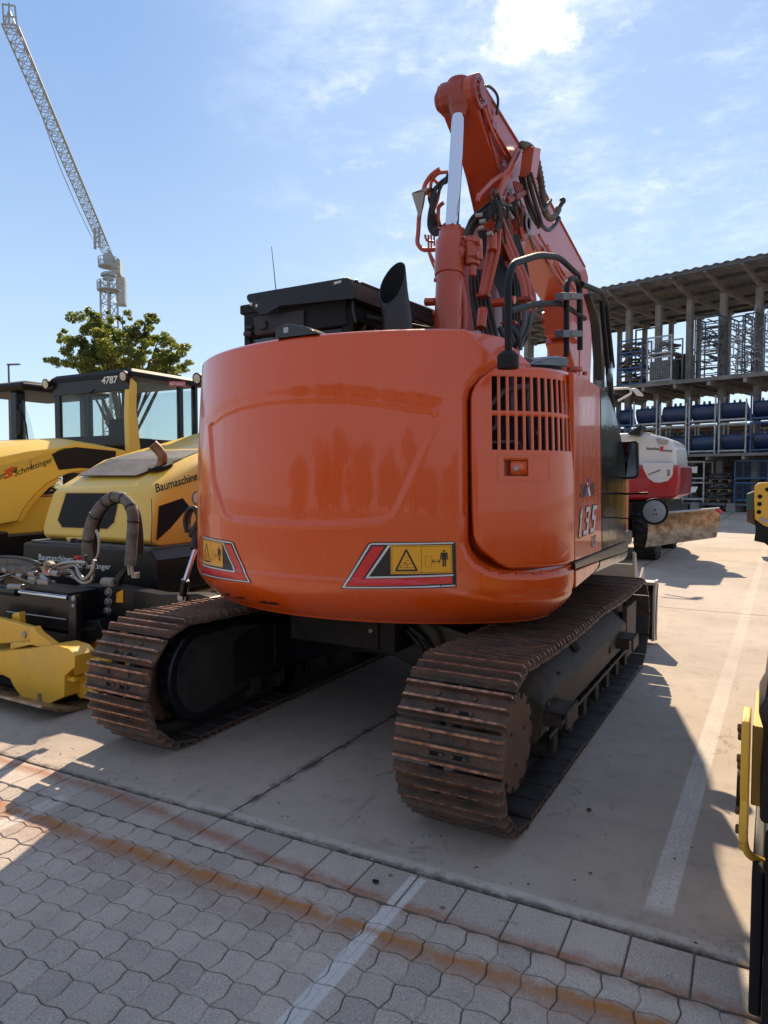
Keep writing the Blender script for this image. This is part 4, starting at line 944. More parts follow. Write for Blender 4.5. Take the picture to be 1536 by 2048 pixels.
    if sg > 0:
        b = MB(); b.lathe((tx+.02, TY0, TZ+.005), (1, 0, 0), [(0, .22), (.12, .22), (.166, .22), (.17, .216), (.172, 0)], 48)
        b.cur = 0; b.build('sprocket_cover', 'rust_disc', fo, smooth=30)
        b = MB()
        for k in range(12):
            a = 2*math.pi*(k+.5)/12; c_ = V(tx+.1855, TY0+.205*math.cos(a), TZ+.005+.205*math.sin(a)); b = MB(); b.cyl(c_, c_+V(.008, 0, 0), .015, n=12); b.build('cover_notch', 'dark_void', fo)
        b = MB()
        for k in range(3):
            a = 2*math.pi*k/3+.4; c_ = V(tx+.192, TY0+.10*math.cos(a), TZ+.005+.10*math.sin(a)); b.cyl(c_, c_+V(.006, 0, 0), .009, n=6)
        b.build('cover_bolt', 'rust_disc', fo)
        text_fit('97135 B63', V(tx+.190, 3.485, .275), V(tx+.190, 3.50, .415), V(tx+.190, 3.468, .278), 'frame_mark', 'white_ink', fo, 0.0, .01)
    else:
        b = MB(); pr = []
        for k in range(25): a = R(80+200*k/24); pr.append((-3.03, 3.14+.275*math.cos(a), .375+.29*math.sin(a)))
        pr += [(-3.03, 3.5, .14), (-3.03, 3.82, .22), (-3.03, 3.82, .62), (-3.03, 3.5, .665)]
        b.prism(pr, V(-.10, 0, 0)); b.build('motor_cover', 'black_paint', fo, bevel=.02, segs=3)
        b = MB(); pr = [(p[0]+.004, 3.2+(p[1]-3.2)*.82, .385+(p[2]-.385)*.82) for p in pr]; b.prism(pr, V(-.01, 0, 0)); b.cyl((-3.03, 3.36, .50), (-3.01, 3.36, .50), .014); b.cyl((-3.03, 3.06, .47), (-3.01, 3.06, .47), .014); cp_ = b.build('cover_plate', 'mud_black', fo, bevel=.006)
        for k in range(9):
            a = 2*math.pi*k/9; c_ = V(-3.018, 3.13+.175*math.cos(a), .385+.175*math.sin(a)); b = MB(); b.cyl(c_, c_+V(.012, 0, 0), .011, n=6); b.build('cover_bolt', 'mud_black', fo)
        b = MB(); b.box((-3.02, 3.80, .27), (-2.99, 4.9, .56)); b.build('inner_frame_wall', 'black_matt', fo, bevel=.01)
# centre frame
b = MB(); Yc = 3.92
low = [(478, 1388), (520, 1362), (600, 1326), (650, 1312), (690, 1306), (745, 1306), (790, 1314), (822, 1332), (842, 1352)]
p0 = PL(low, Y=Yc); pts = [V(-3.05, Yc, p0[0].z)]+p0+[V(-1.38, Yc, p0[-1].z), V(-1.38, Yc, .58), V(-1.8, Yc, .66), V(-2.8, Yc, .66), V(-3.05, Yc, .60)]
b.prism(pts, V(0, 1.15, 0)); b.build('cross_frame', 'black_paint', EX, bevel=.012)
b = MB(); b.lathe((-2.207, 4.54, .62), (0, 0, 1), [(0, .56), (.10, .56), (.12, .50), (.24, .50)], 48); b.build('swing_ring', 'black_matt', EX)
b = MB(); b.box((-2.80, 3.72, .50), (-2.13, 4.2, .86)); b.box((-2.13, 3.735, .49), (-2.02, 4.2, .86)); cb = b.build('belly_cover', 'mud_black', EX, bevel=.006)
q = P(741, 1262, Y=3.72); b = MB(); b.lathe(q, (0, -1, 0), [(0, .014), (.004, .014), (.006, .008), (.010, .008), (.011, 0)], 8); b.build('bolt', 'steel', cb)
b = MB(); q = PL([(488, 1306), (509, 1308), (509, 1328), (488, 1327)], Y=3.905); b.prism(q, V(0, .002, 0)); dc = b.build('frame_decal', 'foil_teal', EX)
text_fit('S', P(494, 1325, Y=3.90), P(503, 1325, Y=3.90), P(494, 1311, Y=3.90), 'decal_mark', 'silver_ink', dc, .001)
b = MB(); b.tube(spl([P(820, 1255, Y=3.8), P(845, 1275, Y=3.8), P(870, 1300, Y=3.85), P(905, 1310, Y=3.9)]), .018, 8); b.tube(spl([P(815, 1262, Y=3.85), P(840, 1290, Y=3.85), P(862, 1320, Y=3.9)]), .014, 8); b.build('travel_hose', 'hose_black', EX)
# dozer blade
b = MB(); prof = [(6.98, .03), (6.93, .12), (6.91, .28), (6.94, .44), (7.02, .56), (7.06, .56), (6.985, .43), (6.955, .28), (6.97, .12), (7.02, .03)]
b.prism([(-3.45, y, z) for y, z in prof], V(2.49, 0, 0)); bl = b.build('dozer_blade', 'track_frame_mat', EX, bevel=.004)
b = MB(); b.prism([(-.964, 6.86, .05), (-.964, 7.03, .02), (-.964, 7.06, .60), (-.964, 6.93, .60), (-.964, 6.86, .5)], V(-.02, 0, 0)); b.box((-3.45, 6.90, .56), (-.97, 7.05, .59)); b.build('blade_end_plate', 'beige_steel', bl, bevel=.003)
b = MB(); b.bar((-2.75, 5.6, .45), (-2.75, 6.92, .25), .12, .16); b.bar((-1.65, 5.6, .45), (-1.65, 6.92, .25), .12, .16); b.build('blade_arm', 'black_paint', bl, bevel=.01)
# ---------------------------------------------------------------- boom
b = MB(); b.prism([(-1.98, 4.65, 1.5), (-1.98, 5.5, 1.5), (-1.98, 5.4, 2.1), (-1.98, 4.95, 2.35), (-1.98, 4.65, 2.2)], V(-.03, 0, 0)); b.build('boom_foot_bracket', 'black_paint', EX, bevel=.01)
b = MB(); b.box((-1.95, 4.9, 1.9), (-1.5, 5.5, 2.22)); b.build('side_box', 'black_paint', EX, bevel=.03)
XR_, XL_ = -2.01, -2.27
def side2(poly, x0, x1): b = MB(); b.prism([(x0, y, z) for y, z in poly], V(x1-x0, 0, 0)); return b
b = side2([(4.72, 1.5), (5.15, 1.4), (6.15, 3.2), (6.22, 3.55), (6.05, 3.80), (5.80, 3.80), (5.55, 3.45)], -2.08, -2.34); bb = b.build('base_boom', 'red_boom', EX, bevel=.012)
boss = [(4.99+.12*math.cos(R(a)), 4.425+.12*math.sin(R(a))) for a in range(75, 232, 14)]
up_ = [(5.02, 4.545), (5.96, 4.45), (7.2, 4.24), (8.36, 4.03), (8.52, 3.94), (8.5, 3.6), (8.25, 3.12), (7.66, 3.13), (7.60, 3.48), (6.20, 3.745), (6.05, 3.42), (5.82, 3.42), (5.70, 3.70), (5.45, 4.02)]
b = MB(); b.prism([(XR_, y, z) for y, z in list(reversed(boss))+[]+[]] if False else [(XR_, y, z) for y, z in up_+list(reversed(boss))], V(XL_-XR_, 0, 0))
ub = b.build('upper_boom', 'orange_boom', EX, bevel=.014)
# flange strips that stand proud along the plate edges
b = MB()
for x_ in (XR_+.004, XL_-.004):
    b.tube([V(x_, 5.10, 4.35), V(x_, 5.45, 4.02), V(x_, 5.70, 3.70)], .012, 6); b.tube([V(x_, 5.05, 4.53), V(x_, 5.96, 4.435), V(x_, 8.34, 4.015)], .010, 6); b.tube([V(x_, 6.2, 3.755), V(x_, 7.6, 3.49)], .010, 6)
b.build('weld_seam', 'red_boom', ub)
b = MB(); b.prism([(XR_+.0, 4.99, 4.40), (XR_, 5.06, 4.51), (XR_, 5.25, 4.49), (XR_, 5.50, 4.16), (XR_, 5.38, 4.06)], V(.012, 0, 0)); b.build('side_doubler', 'red_boom', ub, bevel=.003)
b = MB(); PZ = 4.425; PY = 4.99; b.lathe((-2.27, PY, PZ), (-1, 0, 0), [(0, .11), (.02, .11), (.025, .08), (.045, .08), (.05, .065), (.06, .065)], 24); b.lathe((-2.01, PY, PZ), (1, 0, 0), [(0, .12), (.03, .12), (.035, .095), (.025, .07), (.05, .065), (.05, 0)], 32); b.build('boom_pin', 'red_boom', ub, bevel=.003)
b = MB(); rr = random.Random(2)
for k in range(10): a = 2*math.pi*k/10; b.cyl((-1.982, PY+.08*math.cos(a), PZ+.08*math.sin(a)), (-1.968, PY+.08*math.cos(a), PZ+.08*math.sin(a)), .008, n=6)
b.build('pin_bolt', 'steel', ub)
# grease line at the top, pipes along the boom side
b = MB(); b.tube(spl([P(965, 172, X=-1.98), P(980, 174, X=-1.98), P(993, 188, X=-1.98), P(996, 205, X=-1.98), P(993, 228, X=-1.98)]), .011, 8); b.build('grease_hose', 'hose_black', ub)
def apipe(pts, r, name='steel_pipe', m_='orange_boom', parent=None, rad_=.05, **k): b = MB(); b.tube(fil(PL(pts, **k), rad_, 4), r, 8); return b.build(name, m_, parent or EX)
def ahose(pts, r, name='hydraulic_hose', m_='hose_black', parent=None, **k): b = MB(); b.tube(spl(PL(pts, **k), 7), r, 8); return b.build(name, m_, parent or EX)
apipe([(972, 212), (990, 260), (1012, 300), (1030, 330)], .014, X=-1.985, parent=ub); apipe([(967, 215), (984, 262), (1003, 300), (1018, 322)], .014, X=-1.98, parent=ub)
apipe([(1085, 500), (1110, 545), (1140, 590)], .016, X=-1.98, parent=ub); apipe([(1094, 492), (1120, 535), (1150, 580)], .016, X=-1.98, parent=ub); apipe([(1078, 470), (1104, 512), (1125, 556)], .013, X=-1.98, parent=ub)
for q in ((985, 250), (1100, 520), (1126, 560)):
    c_ = P(*q, X=-1.99); b = MB(); b.box(c_-V(.012, .05, .035), c_+V(.02, .05, .035)); b.build('pipe_clamp', 'red_boom', ub, bevel=.004)
# arm
b = MB(); b.loft([[V(x, y, z) for x, y in ((-2.06, yb), (-2.35, yb), (-2.35, yf), (-2.06, yf))] for z, yb, yf in ((3.75, 8.50, 8.8), (3.4, 8.40, 9.0), (2.2, 8.36, 8.86), (1.0, 8.30, 8.60), (.75, 8.34, 8.5))]); arm = b.build('dipper_arm', 'orange_boom', EX, bevel=.012)
b = MB(); b.cyl((-2.42, 8.1, 3.40), (-1.98, 8.1, 3.40), .09); b.lathe((-2.03, 8.1, 3.40), (1, 0, 0), [(0, .13), (.02, .13), (.03, .1), (.03, 0)]); b.build('arm_pin', 'red_boom', arm)
b = MB(); b.bar((-2.2, 7.95, 3.2), (-2.2, 8.45, 2.85), .26, .30); b.build('arm_horn', 'orange_boom', arm, bevel=.02)
for k in range(4): ahose([(1170+k*3, 590), (1183+k*4, 640), (1188+k*4, 700), (1192+k*4, 760)], .018, X=-1.85+.02*k, parent=arm)
# bucket
b = MB(); U = [(8.35+.36*math.cos(R(a)), .62+.40*math.sin(R(a))) for a in range(180, 330, 12)]; U2 = [(8.35+.34*math.cos(R(a)), .62+.38*math.sin(R(a))) for a in range(180, 330, 12)]
b.prism([(-3.05, y, z) for y, z in U+list(reversed(U2))], V(1.70, 0, 0)); bk = b.build('bucket', 'beige_steel', EX, bevel=.002, smooth=50)
for x_ in (-1.36, -3.05): b = MB(); b.prism([(x_, y, z) for y, z in [(7.97, .76)]+U+[(8.60, .52), (8.40, .40), (8.22, .47), (8.12, .62), (8.06, .74)]], V(.025, 0, 0)); b.build('bucket_side', 'beige_steel', bk, bevel=.004)
b = MB(); b.box((-2.4, 8.15, .62), (-2.0, 8.55, .86)); b.cyl((-2.45, 8.35, .9), (-1.95, 8.35, .9), .06); b.build('coupler', 'beige_steel', bk, bevel=.02)
# positioning cylinder
B0 = P(894, 680, Y=4.62); B1 = P(903, 470, Y=4.76); T0 = P(905, 456, Y=4.77); T1 = V(-2.21, 4.95, 4.40)
ax = (B1-B0).normalized(); ln = (B1-B0).length
b = MB(); b.lathe(B0, ax, [(0, .098), (ln*.60, .098), (ln*.605, .108), (ln*.63, .112), (ln*.93, .112), (ln*.95, .100), (ln*1.0, .092), (ln*1.045, .088), (ln*1.05, .06)], 36); cyl_ = b.build('boom_cylinder', 'orange_boom', EX, smooth=40)
b = MB(); top = P(917, 228, Y=4.93); b.cyl(B1, top, .049, n=28); b.build('cylinder_rod', 'chrome', cyl_)
b = MB(); ax2 = (top-B1).normalized(); b.lathe(top-ax2*.02, ax2, [(0, .052), (.01, .056), (.03, .056), (.05, .07), (.12, .10), (.26, .10)], 24); b.lathe((-2.25, 4.975, 4.42), (1, 0, 0), [(0, .118), (.17, .118)], 28); b.build('rod_eye', 'red_boom', cyl_)
b = MB()
for k in range(10): a = 2*math.pi*k/10; u_ = ax.orthogonal().normalized(); w_ = ax.cross(u_); c_ = B1+ax*.02+(u_*math.cos(a)+w_*math.sin(a))*.088; b.cyl(c_, c_+ax*.022, .008, n=6)
b.build('gland_bolt', 'red_boom', cyl_)
b = MB(); b.tube(fil(PL([(922, 492), (919, 520), (921, 560), (929, 600), (930, 640), (923, 690)], Y=4.72), .06), .020, 10); b.lathe(P(922, 502, Y=4.70), (0, 0, -1), [(-.02, .03), (0, .034), (.03, .03), (.05, .022)], 12); b.build('cylinder_pipe', 'orange_boom', cyl_)
b = MB(); b.cyl(P(851, 604, Y=4.66), P(872, 603, Y=4.66), .030, n=16); b.cyl(P(868, 628, Y=4.66), P(876, 628, Y=4.66), .03); b.cyl(P(869, 560, Y=4.66), P(876, 560, Y=4.66), .016); b.build('cylinder_lug', 'orange_boom', cyl_, bevel=.003)
# valve block
def blk(px0, py0, px1, py1, Y, dy, name='valve_block', m_='orange_boom', bev=.01, parent=None):
    a = P(px0, py1, Y=Y); c_ = P(px1, py0, Y=Y); b = MB(); b.box((a.x, Y, a.z), (c_.x, Y+dy, c_.z)); return b.build(name, m_, parent or EX, bevel=bev)
vb = blk(918, 468, 952, 498, 4.72, .14)
b = MB()
for (px, y0, y1, r_) in ((945, 478, 530, .052), (927, 484, 506, .032), (945, 530, 552, .027), (957, 486, 520, .03)): b.cyl(P(px, y0, Y=4.74), P(px, y1, Y=4.74), r_, n=14)
for (a, c_, r_) in (((918, 502), (932, 500), .02), ((938, 512), (958, 510), .028), ((930, 478), (962, 484), .024)): b.cyl(P(*a, Y=4.71), P(*c_, Y=4.71), r_, n=10)
b.build('valve_body', 'orange_boom', vb, bevel=.006)
b = MB()
for px, py in ((925, 475), (940, 473), (930, 490), (949, 492)): c_ = P(px, py, Y=4.715); b.cyl(c_, c_+V(0, -.012, 0), .010, n=6)
b.build('valve_bolt', 'red_boom', vb)
# left pipe cluster (Y ~ 5.2)
kk = dict(Y=5.2)
apipe([(880, 338), (862, 350), (848, 372), (845, 405), (838, 432), (837, 460), (834, 488), (845, 500), (872, 499)], .019, **kk)
apipe([(895, 344), (875, 346), (862, 362), (860, 396)], .014, **kk); apipe([(868, 360), (880, 372), (876, 398), (868, 420)], .013, Y=5.25)
apipe([(850, 470), (853, 482), (868, 484)], .010, **kk); apipe([(857, 470), (857, 500), (872, 530)], .009, **kk); apipe([(862, 470), (863, 498)], .008, **kk); apipe([(868, 470), (869, 492)], .008, **kk)
apipe([(856, 500), (862, 520), (874, 548)], .010, **kk); apipe([(888, 405), (877, 413), (876, 440), (880, 452)], .016, Y=5.22)
for k in range(5): ahose([(898-k, 352+k*3), (878-k*2, 368+k*2), (866-k*2, 396), (858+k*3, 430), (858+k*4, 456), (870+k*2, 470-k*3), (893, 462-k*4)], .012+.002*(k % 2), Y=5.16+.02*k)
for k in range(3): ahose([(896, 346+k*6), (884, 372), (872-k*3, 402), (864, 430)], .007, m_='hose_black', Y=5.12)
b = MB(); q = PL([(823, 386), (850, 376), (862, 374), (848, 384), (842, 428), (838, 436)], Y=5.15); b.prism([q[0], q[1], q[4], q[5]], V(0, .012, 0)); b.prism([q[0], q[1], q[2], q[3]], V(0, .10, .01)); b.build('lamp_guard', 'beige_steel', EX)
b = MB(); b.tube(spl(PL([(866, 446), (872, 440), (870, 450), (878, 444), (880, 456), (888, 448)], Y=5.1)), .003, 5); b.build('cable', 'black_matt', EX)
# tangle right of the rod
rr = random.Random(11)
for k in range(12):
    o1, o2 = rr.uniform(-6, 6), rr.uniform(-7, 7)
    ahose([(930+o1, 478+rr.uniform(-6, 12)), (945+o1, 446+o2), (968+o2, 424+o1), (990+o1*.6, 408+o2), (1000+o2*.5, 430+o1), (992, 460+o2)], .010+.004*rr.random(), Y=4.86+.03*k)
for k in range(5): ahose([(952+k*3, 436+k*2), (975, 425+k*4), (985+k*3, 400+k*3), (998, 405+k*6), (1003, 432+k*3)], .006, Y=4.84)
for k in range(6): ahose([(958+k*5, 462), (972+k*6, 520), (990+k*6, 560), (1006+k*3, 600), (1008+k*2, 660), (1000+k, 700)], .017, Y=5.35+.03*k)
for k in range(5): ahose([(940+k*6, 540), (942+k*8, 590), (950+k*9, 640), (958+k*10, 700)], .016, Y=5.05+.02*k)
b = MB(); 
for (a, c_) in (((952, 432), (966, 430)), ((958, 458), (968, 455)), ((975, 470), (985, 466)), ((960, 444), (972, 442))): b.cyl(P(*a, Y=4.82), P(*c_, Y=4.82), .018, n=8)
b.build('hose_fitting', 'steel', EX)
rc = random.Random(31)
for k in range(16):
    x0 = rc.uniform(985, 1035); y0 = rc.uniform(372, 420); x1 = x0+rc.uniform(6, 40); y1 = y0+rc.uniform(45, 95)
    ahose([(x0, y0), (x0+rc.uniform(-10, 14), y0+rc.uniform(14, 30)), ((x0+x1)/2+rc.uniform(-8, 12), (y0+y1)/2), (x1, y1)], rc.choice((.007, .010, .014)), m_=rc.choice(('hose_black', 'hose_black', 'red_boom', 'hose_sleeve')), X=-1.93+rc.uniform(-.05, .06))
b = MB()
for k in range(12):
    q = P(rc.uniform(995, 1045), rc.uniform(375, 440), X=-1.92); d = V(rc.uniform(-.5, .5), rc.uniform(-1, 1), rc.uniform(-1, 1)).normalized()*.035; b.cyl(q-d, q+d, rc.uniform(.012, .022), n=7)
b.build('hose_fitting', 'steel', EX)
blk(1003, 392, 1022, 420, 5.45, .12, 'manifold', 'black_matt', .01); blk(1030, 405, 1044, 428, 5.8, .1, 'manifold', 'red_boom', .01)
for k in range(7): ahose([(1010+k*4, 470), (1024+k*5, 540), (1030+k*5, 610), (1020+k*6, 668), (1002+k*5, 708)], .013, Y=5.5+.04*k)
# coupler pipes and guards on the right
kk = dict(X=-1.93)
apipe([(955, 404), (957, 392), (985, 362), (1003, 350)], .017, **kk); apipe([(993, 408), (1000, 380), (1018, 340), (1035, 305), (1044, 292), (1058, 293)], .030, **kk); apipe([(1003, 390), (1006, 350), (1028, 330)], .016, **kk)
b = MB(); b.prism(PL([(1003, 345), (1022, 318), (1034, 330), (1040, 352), (1012, 360)], X=-1.96), V(.012, 0, 0)); b.build('bracket', 'orange_boom', EX)
c_ = P(1052, 325, X=-1.85); b = MB(); M = Matrix.Translation(c_)@Matrix.Rotation(R(18), 4, 'X'); M = M@Matrix.Rotation(R(14), 4, 'Y'); b.box((-.01, -.10, -.11), (.08, -.09, .11), M); b.box((.07, -.10, -.11), (.08, .10, .11), M); b.box((-.06, -.10, .10), (.08, .10, .11), M); b.build('valve_guard', 'orange_boom', EX, bevel=.005)
b = MB(); b.tube(fil(PL([(1012, 402), (1035, 392), (1052, 382), (1060, 366)], X=-1.9), .03), .028, 8); b.build('guard_tube', 'red_boom', EX)
for q in range(4): apipe([(1028+q*4, 362+q*2), (1030+q*5, 378), (1042+q*4, 392)], .012, m_='red_boom', X=-1.9)
ps = spl(PL([(1044, 290), (1058, 294), (1071, 312), (1081, 356), (1086, 396), (1090, 422), (1100, 436), (1110, 430), (1117, 418)], X=-1.82), 14)
b = MB(); b.tube(ps, [.026 if i % 3 else .032 for i in range(len(ps))], 10, True); b.build('armoured_hose', 'hose_sleeve', EX, smooth=None)
b = MB(); b.tube(PL([(1110, 430), (1125, 402)], X=-1.82), [.022, .026], 10); b.sph(P(1125, 402, X=-1.82), .032, 6); b.build('hose_plug', 'black_matt', EX)
ps = spl(PL([(1056, 352), (1066, 392), (1078, 430), (1084, 450), (1096, 460), (1108, 452), (1117, 437)], X=-1.80), 12); b = MB(); b.tube(ps, .018, 8); b.sph(ps[-1], .022, 6); b.build('auxiliary_hose', 'hose_black', EX)
ahose([(1062, 346), (1076, 392), (1086, 420), (1096, 408), (1102, 400)], .012, X=-1.78); ahose([(1046, 350), (1056, 395), (1070, 430), (1078, 455)], .018, X=-1.88); ahose([(1040, 352), (1050, 395), (1062, 430), (1072, 448)], .014, X=-1.9)
b = MB(); b.sph(P(1100, 401, X=-1.8), .02, 6); b.build('hose_plug', 'hose_black', EX)
for i_, (dx, r_) in enumerate(((0, .024), (9, .018), (-10, .020))): apipe([(990+dx, 458), (987+dx, 505), (975+dx*.8, 560), (968+dx*.6, 590)], r_, Y=5.0)
apipe([(995, 442), (1020, 505), (1044, 560), (1050, 590), (1048, 640)], .026, Y=5.3); apipe([(1003, 438), (1030, 505), (1052, 556), (1060, 592), (1058, 630)], .022, Y=5.35); apipe([(1012, 470), (1036, 520), (1068, 585), (1070, 620)], .018, Y=5.45)
b = MB(); b.cyl(P(985, 462, Y=4.95), P(985, 500, Y=4.95), .034, n=12); b.cyl(P(966, 618, Y=4.95), P(962, 656, Y=4.9), .036, n=12); b.cyl(P(985, 606, Y=5.0), P(1016, 603, Y=5.0), .032, n=14); b.cyl(P(1022, 600, Y=5.0), P(1030, 600, Y=5.0), .03); b.build('pipe_union', 'orange_boom', EX, bevel=.004)
for (x0, y0, x1, y1, yy3) in ((952, 584, 975, 594, 4.98), (1030, 590, 1062, 602, 5.2), (1000, 640, 1030, 648, 5.2)): blk(x0, y0, x1, y1, yy3, .08, 'pipe_clamp', 'red_boom', .006)
blk(946, 660, 956, 690, 4.5, .06, 'relay_block', 'galv', .003); blk(940, 676, 962, 692, 4.49, .05, 'relay_block', 'galv', .003)
for k in range(3): ahose([(1000+k*12, 655), (1010+k*14, 680), (1000+k*10, 700), (985+k*8, 712)], .022, m_='hose_black', Y=4.75+.1*k)
b = MB(); b.tube(spl(PL([(1050, 620), (1048, 650), (1034, 680), (1022, 700)], Y=5.1)), .020, 8); b.tube(spl(PL([(1064, 622), (1058, 655), (1046, 676), (1040, 700)], Y=5.15)), .018, 8); b.build('sleeved_hose', 'galv_dark', EX)
# lift cylinder
pv_ = V(-2.03, 5.88, 3.72); b = MB(); b.lathe(pv_-V(.06, 0, 0), (1, 0, 0), [(0, .13), (.16, .13), (.17, .11), (.18, .06)], 28); b.cyl(pv_, V(-1.98, 5.80, 3.30), .075, .05); lc = b.build('lift_cylinder', 'red_boom', EX)
b = MB(); b.cyl((-1.98, 5.80, 3.30), (-1.98, 5.70, 2.7), .038, n=16); b.build('cylinder_rod', 'chrome', lc)
b = MB(); b.cyl((-1.98, 5.70, 2.75), (-1.98, 5.55, 1.4), .085, n=20); b.build('cylinder_barrel', 'orange_boom', lc)
b = MB(); b.lathe(pv_+V(.13, 0, 0), (1, 0, 0), [(0, .075), (.01, .085), (.012, .05), (.0, .05)], 24); b.build('pin_cap', 'galv', lc)
# ================================================================= rollers on the left
GR = 'road rollers parked side by side on the left'
def cabin(parent, x0, x1, y0, y1, z0, z1, m_='black_paint', number=True):
    b = MB(); t = .07
    b.box((x0, y0, z0), (x1, y0+.05, z0+.14)); b.box((x0, y0-.012, z1-.20), (x1, y0+.05, z1-.02))
    b.box((x0+.004, y0, z0), (x0+.12, y0+.048, z1-.1)); b.box((x0, y1-.06, z0-.4), (x0+.08, y1, z1)); b.box((x1-.08, y1-.06, z0-.4), (x1, y1, z1))
    b.box((x0, y0+.1, z0-.5), (x0+.05, y1-.07, z0+.1)); b.box((x1-.05, y0+.1, z0-.5), (x1, y1-.07, z0+.1)); b.box((x0+.002, y0+.5, z0), (x0+.06, y0+.56, z1-.05)); b.box((x1-.06, y1-.35, z0), (x1-.002, y1-.27, z1-.05))
    b.box((x1-.10, y0, z0), (x1-.03, y0+.046, z1-.1))
    cb = b.build('cab', m_, parent, bevel=.012)
    b = MB(); b.loft([[V(x0-.04+k, y0-.02+k, z), V(x1+.05-k, y0-.02+k, z), V(x1+.05-k, y1+.1-k, z), V(x0-.04+k, y1+.1-k, z)] for z, k in ((z1-.03, 0), (z1+.03, 0), (z1+.075, .05), (z1+.09, .2))]); b.build('cab_roof', 'black_matt', cb, bevel=.012)
    b = MB(); b.prism([(x1+.002, y0-.02, z0-.12), (x1+.002, y0+.17, z0-.14), (x1+.002, y0+.10, z0+.45), (x1+.002, y0+.12, z1-.10), (x1+.002, y0-.0, z1-.02), (x1+.002, y0-.03, z0+.4)], V(-.09, 0, 0)); b.build('rear_pillar', 'yellow_roller', cb, bevel=.012)
    b = MB(); b.box((x0+.12, y0+.015, z0+.14), (x1-.09, y0+.02, z1-.20)); b.build('rear_window', 'glass', cb)
    b = MB(); b.box((x1-.02, y0+.14, z0+.05), (x1-.012, y1-.08, z1-.08)); b.box((x0+.012, y0+.1, z0+.05), (x0+.02, y1-.08, z1-.08)); b.box((x0+.08, y1-.03, z0-.2), (x1-.08, y1-.02, z1-.08)); b.build('side_window', 'glass', cb)
    b = MB(); xs_ = (x0+x1)/2; b.box((xs_-.05, y0+.30, z0-.35), (xs_+.42, y0+.42, z0+.38)); b.box((xs_-.05, y0+.38, z0-.35), (xs_+.42, y0+.85, z0-.05)); b.cyl((xs_-.2, y0+.95, z0-.2), (xs_-.2, y0+1.0, z0+.1), .03); b.build('operator_seat', 'black_matt', cb, bevel=.05)
    for lx in (x0-.06, x1-.03):
        b = MB(); b.lathe((lx, y0-.02, z1-.03), (0, -1, -.15), [(-.03, .05), (.03, .07), (.06, .072), (.062, .062)], 20); lm = b.build('work_lamp', 'black_matt', cb)
        b = MB(); b.lathe((lx, y0-.02, z1-.03), (0, -1, -.15), [(.055, .062), (.066, .05), (.07, 0)], 20); b.build('lamp_lens', 'lamp_glass', lm)
    b = MB(); b.tube([V(xs_+.1, y0-.02, z1-.16), V(xs_-.05, y0-.03, z1-.20), V(xs_+.35, y0-.025, z1-.25)], .008, 6); b.build('wiper', 'black_ink', cb)
    return cb
def wheel(parent, cx, cy, r_, w_, name='tyre', rim='yellow_roller', lug=True):
    b = MB(); b.lathe((cx-w_/2, cy, r_), (1, 0, 0), [(0, r_*.62), (.01, r_*.85), (w_*.15, r_*.97), (w_*.5, r_*.99), (w_*.85, r_*.97), (w_-.01, r_*.85), (w_, r_*.62)], 40)
    if lug:
        for k in range(22):
            for s_ in (-1, 1):
                a = 2*math.pi*(k+(.5 if s_ > 0 else 0))/22; a2 = a+.16
                p0_ = V(cx+s_*w_*.46, cy+math.cos(a)*r_*.97, r_+math.sin(a)*r_*.97); p1_ = V(cx+s_*w_*.03, cy+math.cos(a2)*r_*1.0, r_+math.sin(a2)*r_*1.0); b.bar(p0_, p1_, .05, .06, up=(0, math.cos(a), math.sin(a)))
    t_ = b.build(name, 'rubber', parent)
    b = MB(); b.lathe((cx-w_/2+.04, cy, r_), (1, 0, 0), [(0, r_*.6), (.01, r_*.6), (.06, r_*.3), (w_-.14, r_*.3), (w_-.09, r_*.6), (w_-.08, r_*.6)], 28); b.build('rim', rim, t_)
    return t_
def drum(parent, cx, cy, r_, w_):
    b = MB(); b.lathe((cx-w_/2, cy, r_), (1, 0, 0), [(0, r_*.5), (.02, r_*.93), (0, r_*.95), (0, r_), (w_, r_), (w_, r_*.95), (w_-.02, r_*.93), (w_, r_*.5)], 60); return b.build('drum', 'steel', parent)
def rest_of_roller(T, xc, yb, yc):
    b = MB(); b.box((xc-.5, yb, .45), (xc+.5, yc+1.6, 1.0)); b.box((xc-1.1, yc+1.6, .65), (xc-1.0, yc+3.6, .95)); b.box((xc+1.0, yc+1.6, .65), (xc+1.1, yc+3.6, .95)); b.box((xc-1.1, yc+1.45, .6), (xc+1.1, yc+1.6, 1.0)); b.box((xc-1.1, yc+3.5, .6), (xc+1.1, yc+3.62, 1.0)); b.build('drum_frame', 'yellow_roller', T, bevel=.02)
    drum(T, xc, yc+2.55, .75, 1.98)
    for s_ in (-1, 1): wheel(T, xc+s_*.85, yc-.25, .74, .50)
# ---- near roller (hood only in view)
RM = thing('road_roller', 'yellow road roller whose sloping engine hood with bent exhaust touches the orange counterweight in view', 'road roller', (-5.25, 5.3, 0), GR)
xc = -5.25
def zt(y): return 1.50+(y-4.15)*.44 if y < 4.7 else 1.742+(y-4.7)*.26
rings = []
for y, k in ((4.11, .05), (4.16, .012), (4.22, 0), (4.7, 0), (5.5, 0), (6.3, 0)):
    z_ = zt(max(y, 4.15))-k*1.2
    sl = (4.11-y)*0 
    rings.append([V(xc+dx*(1-k*.6), y+(.14*(z-.99) if y < 4.3 else 0), z) for dx, z in ((-.72, .99+k), (-.735, 1.12), (-.70, z_-.20), (-.64, z_-.03), (-.56, z_), (.60, z_), (.69, z_-.05), (.735, z_-.13), (.735, 1.12), (.725, .99+k))])
b = MB(); b.loft(rings); hood = b.build('engine_hood', 'yellow_roller', RM, bevel=.018, segs=3, smooth=40)
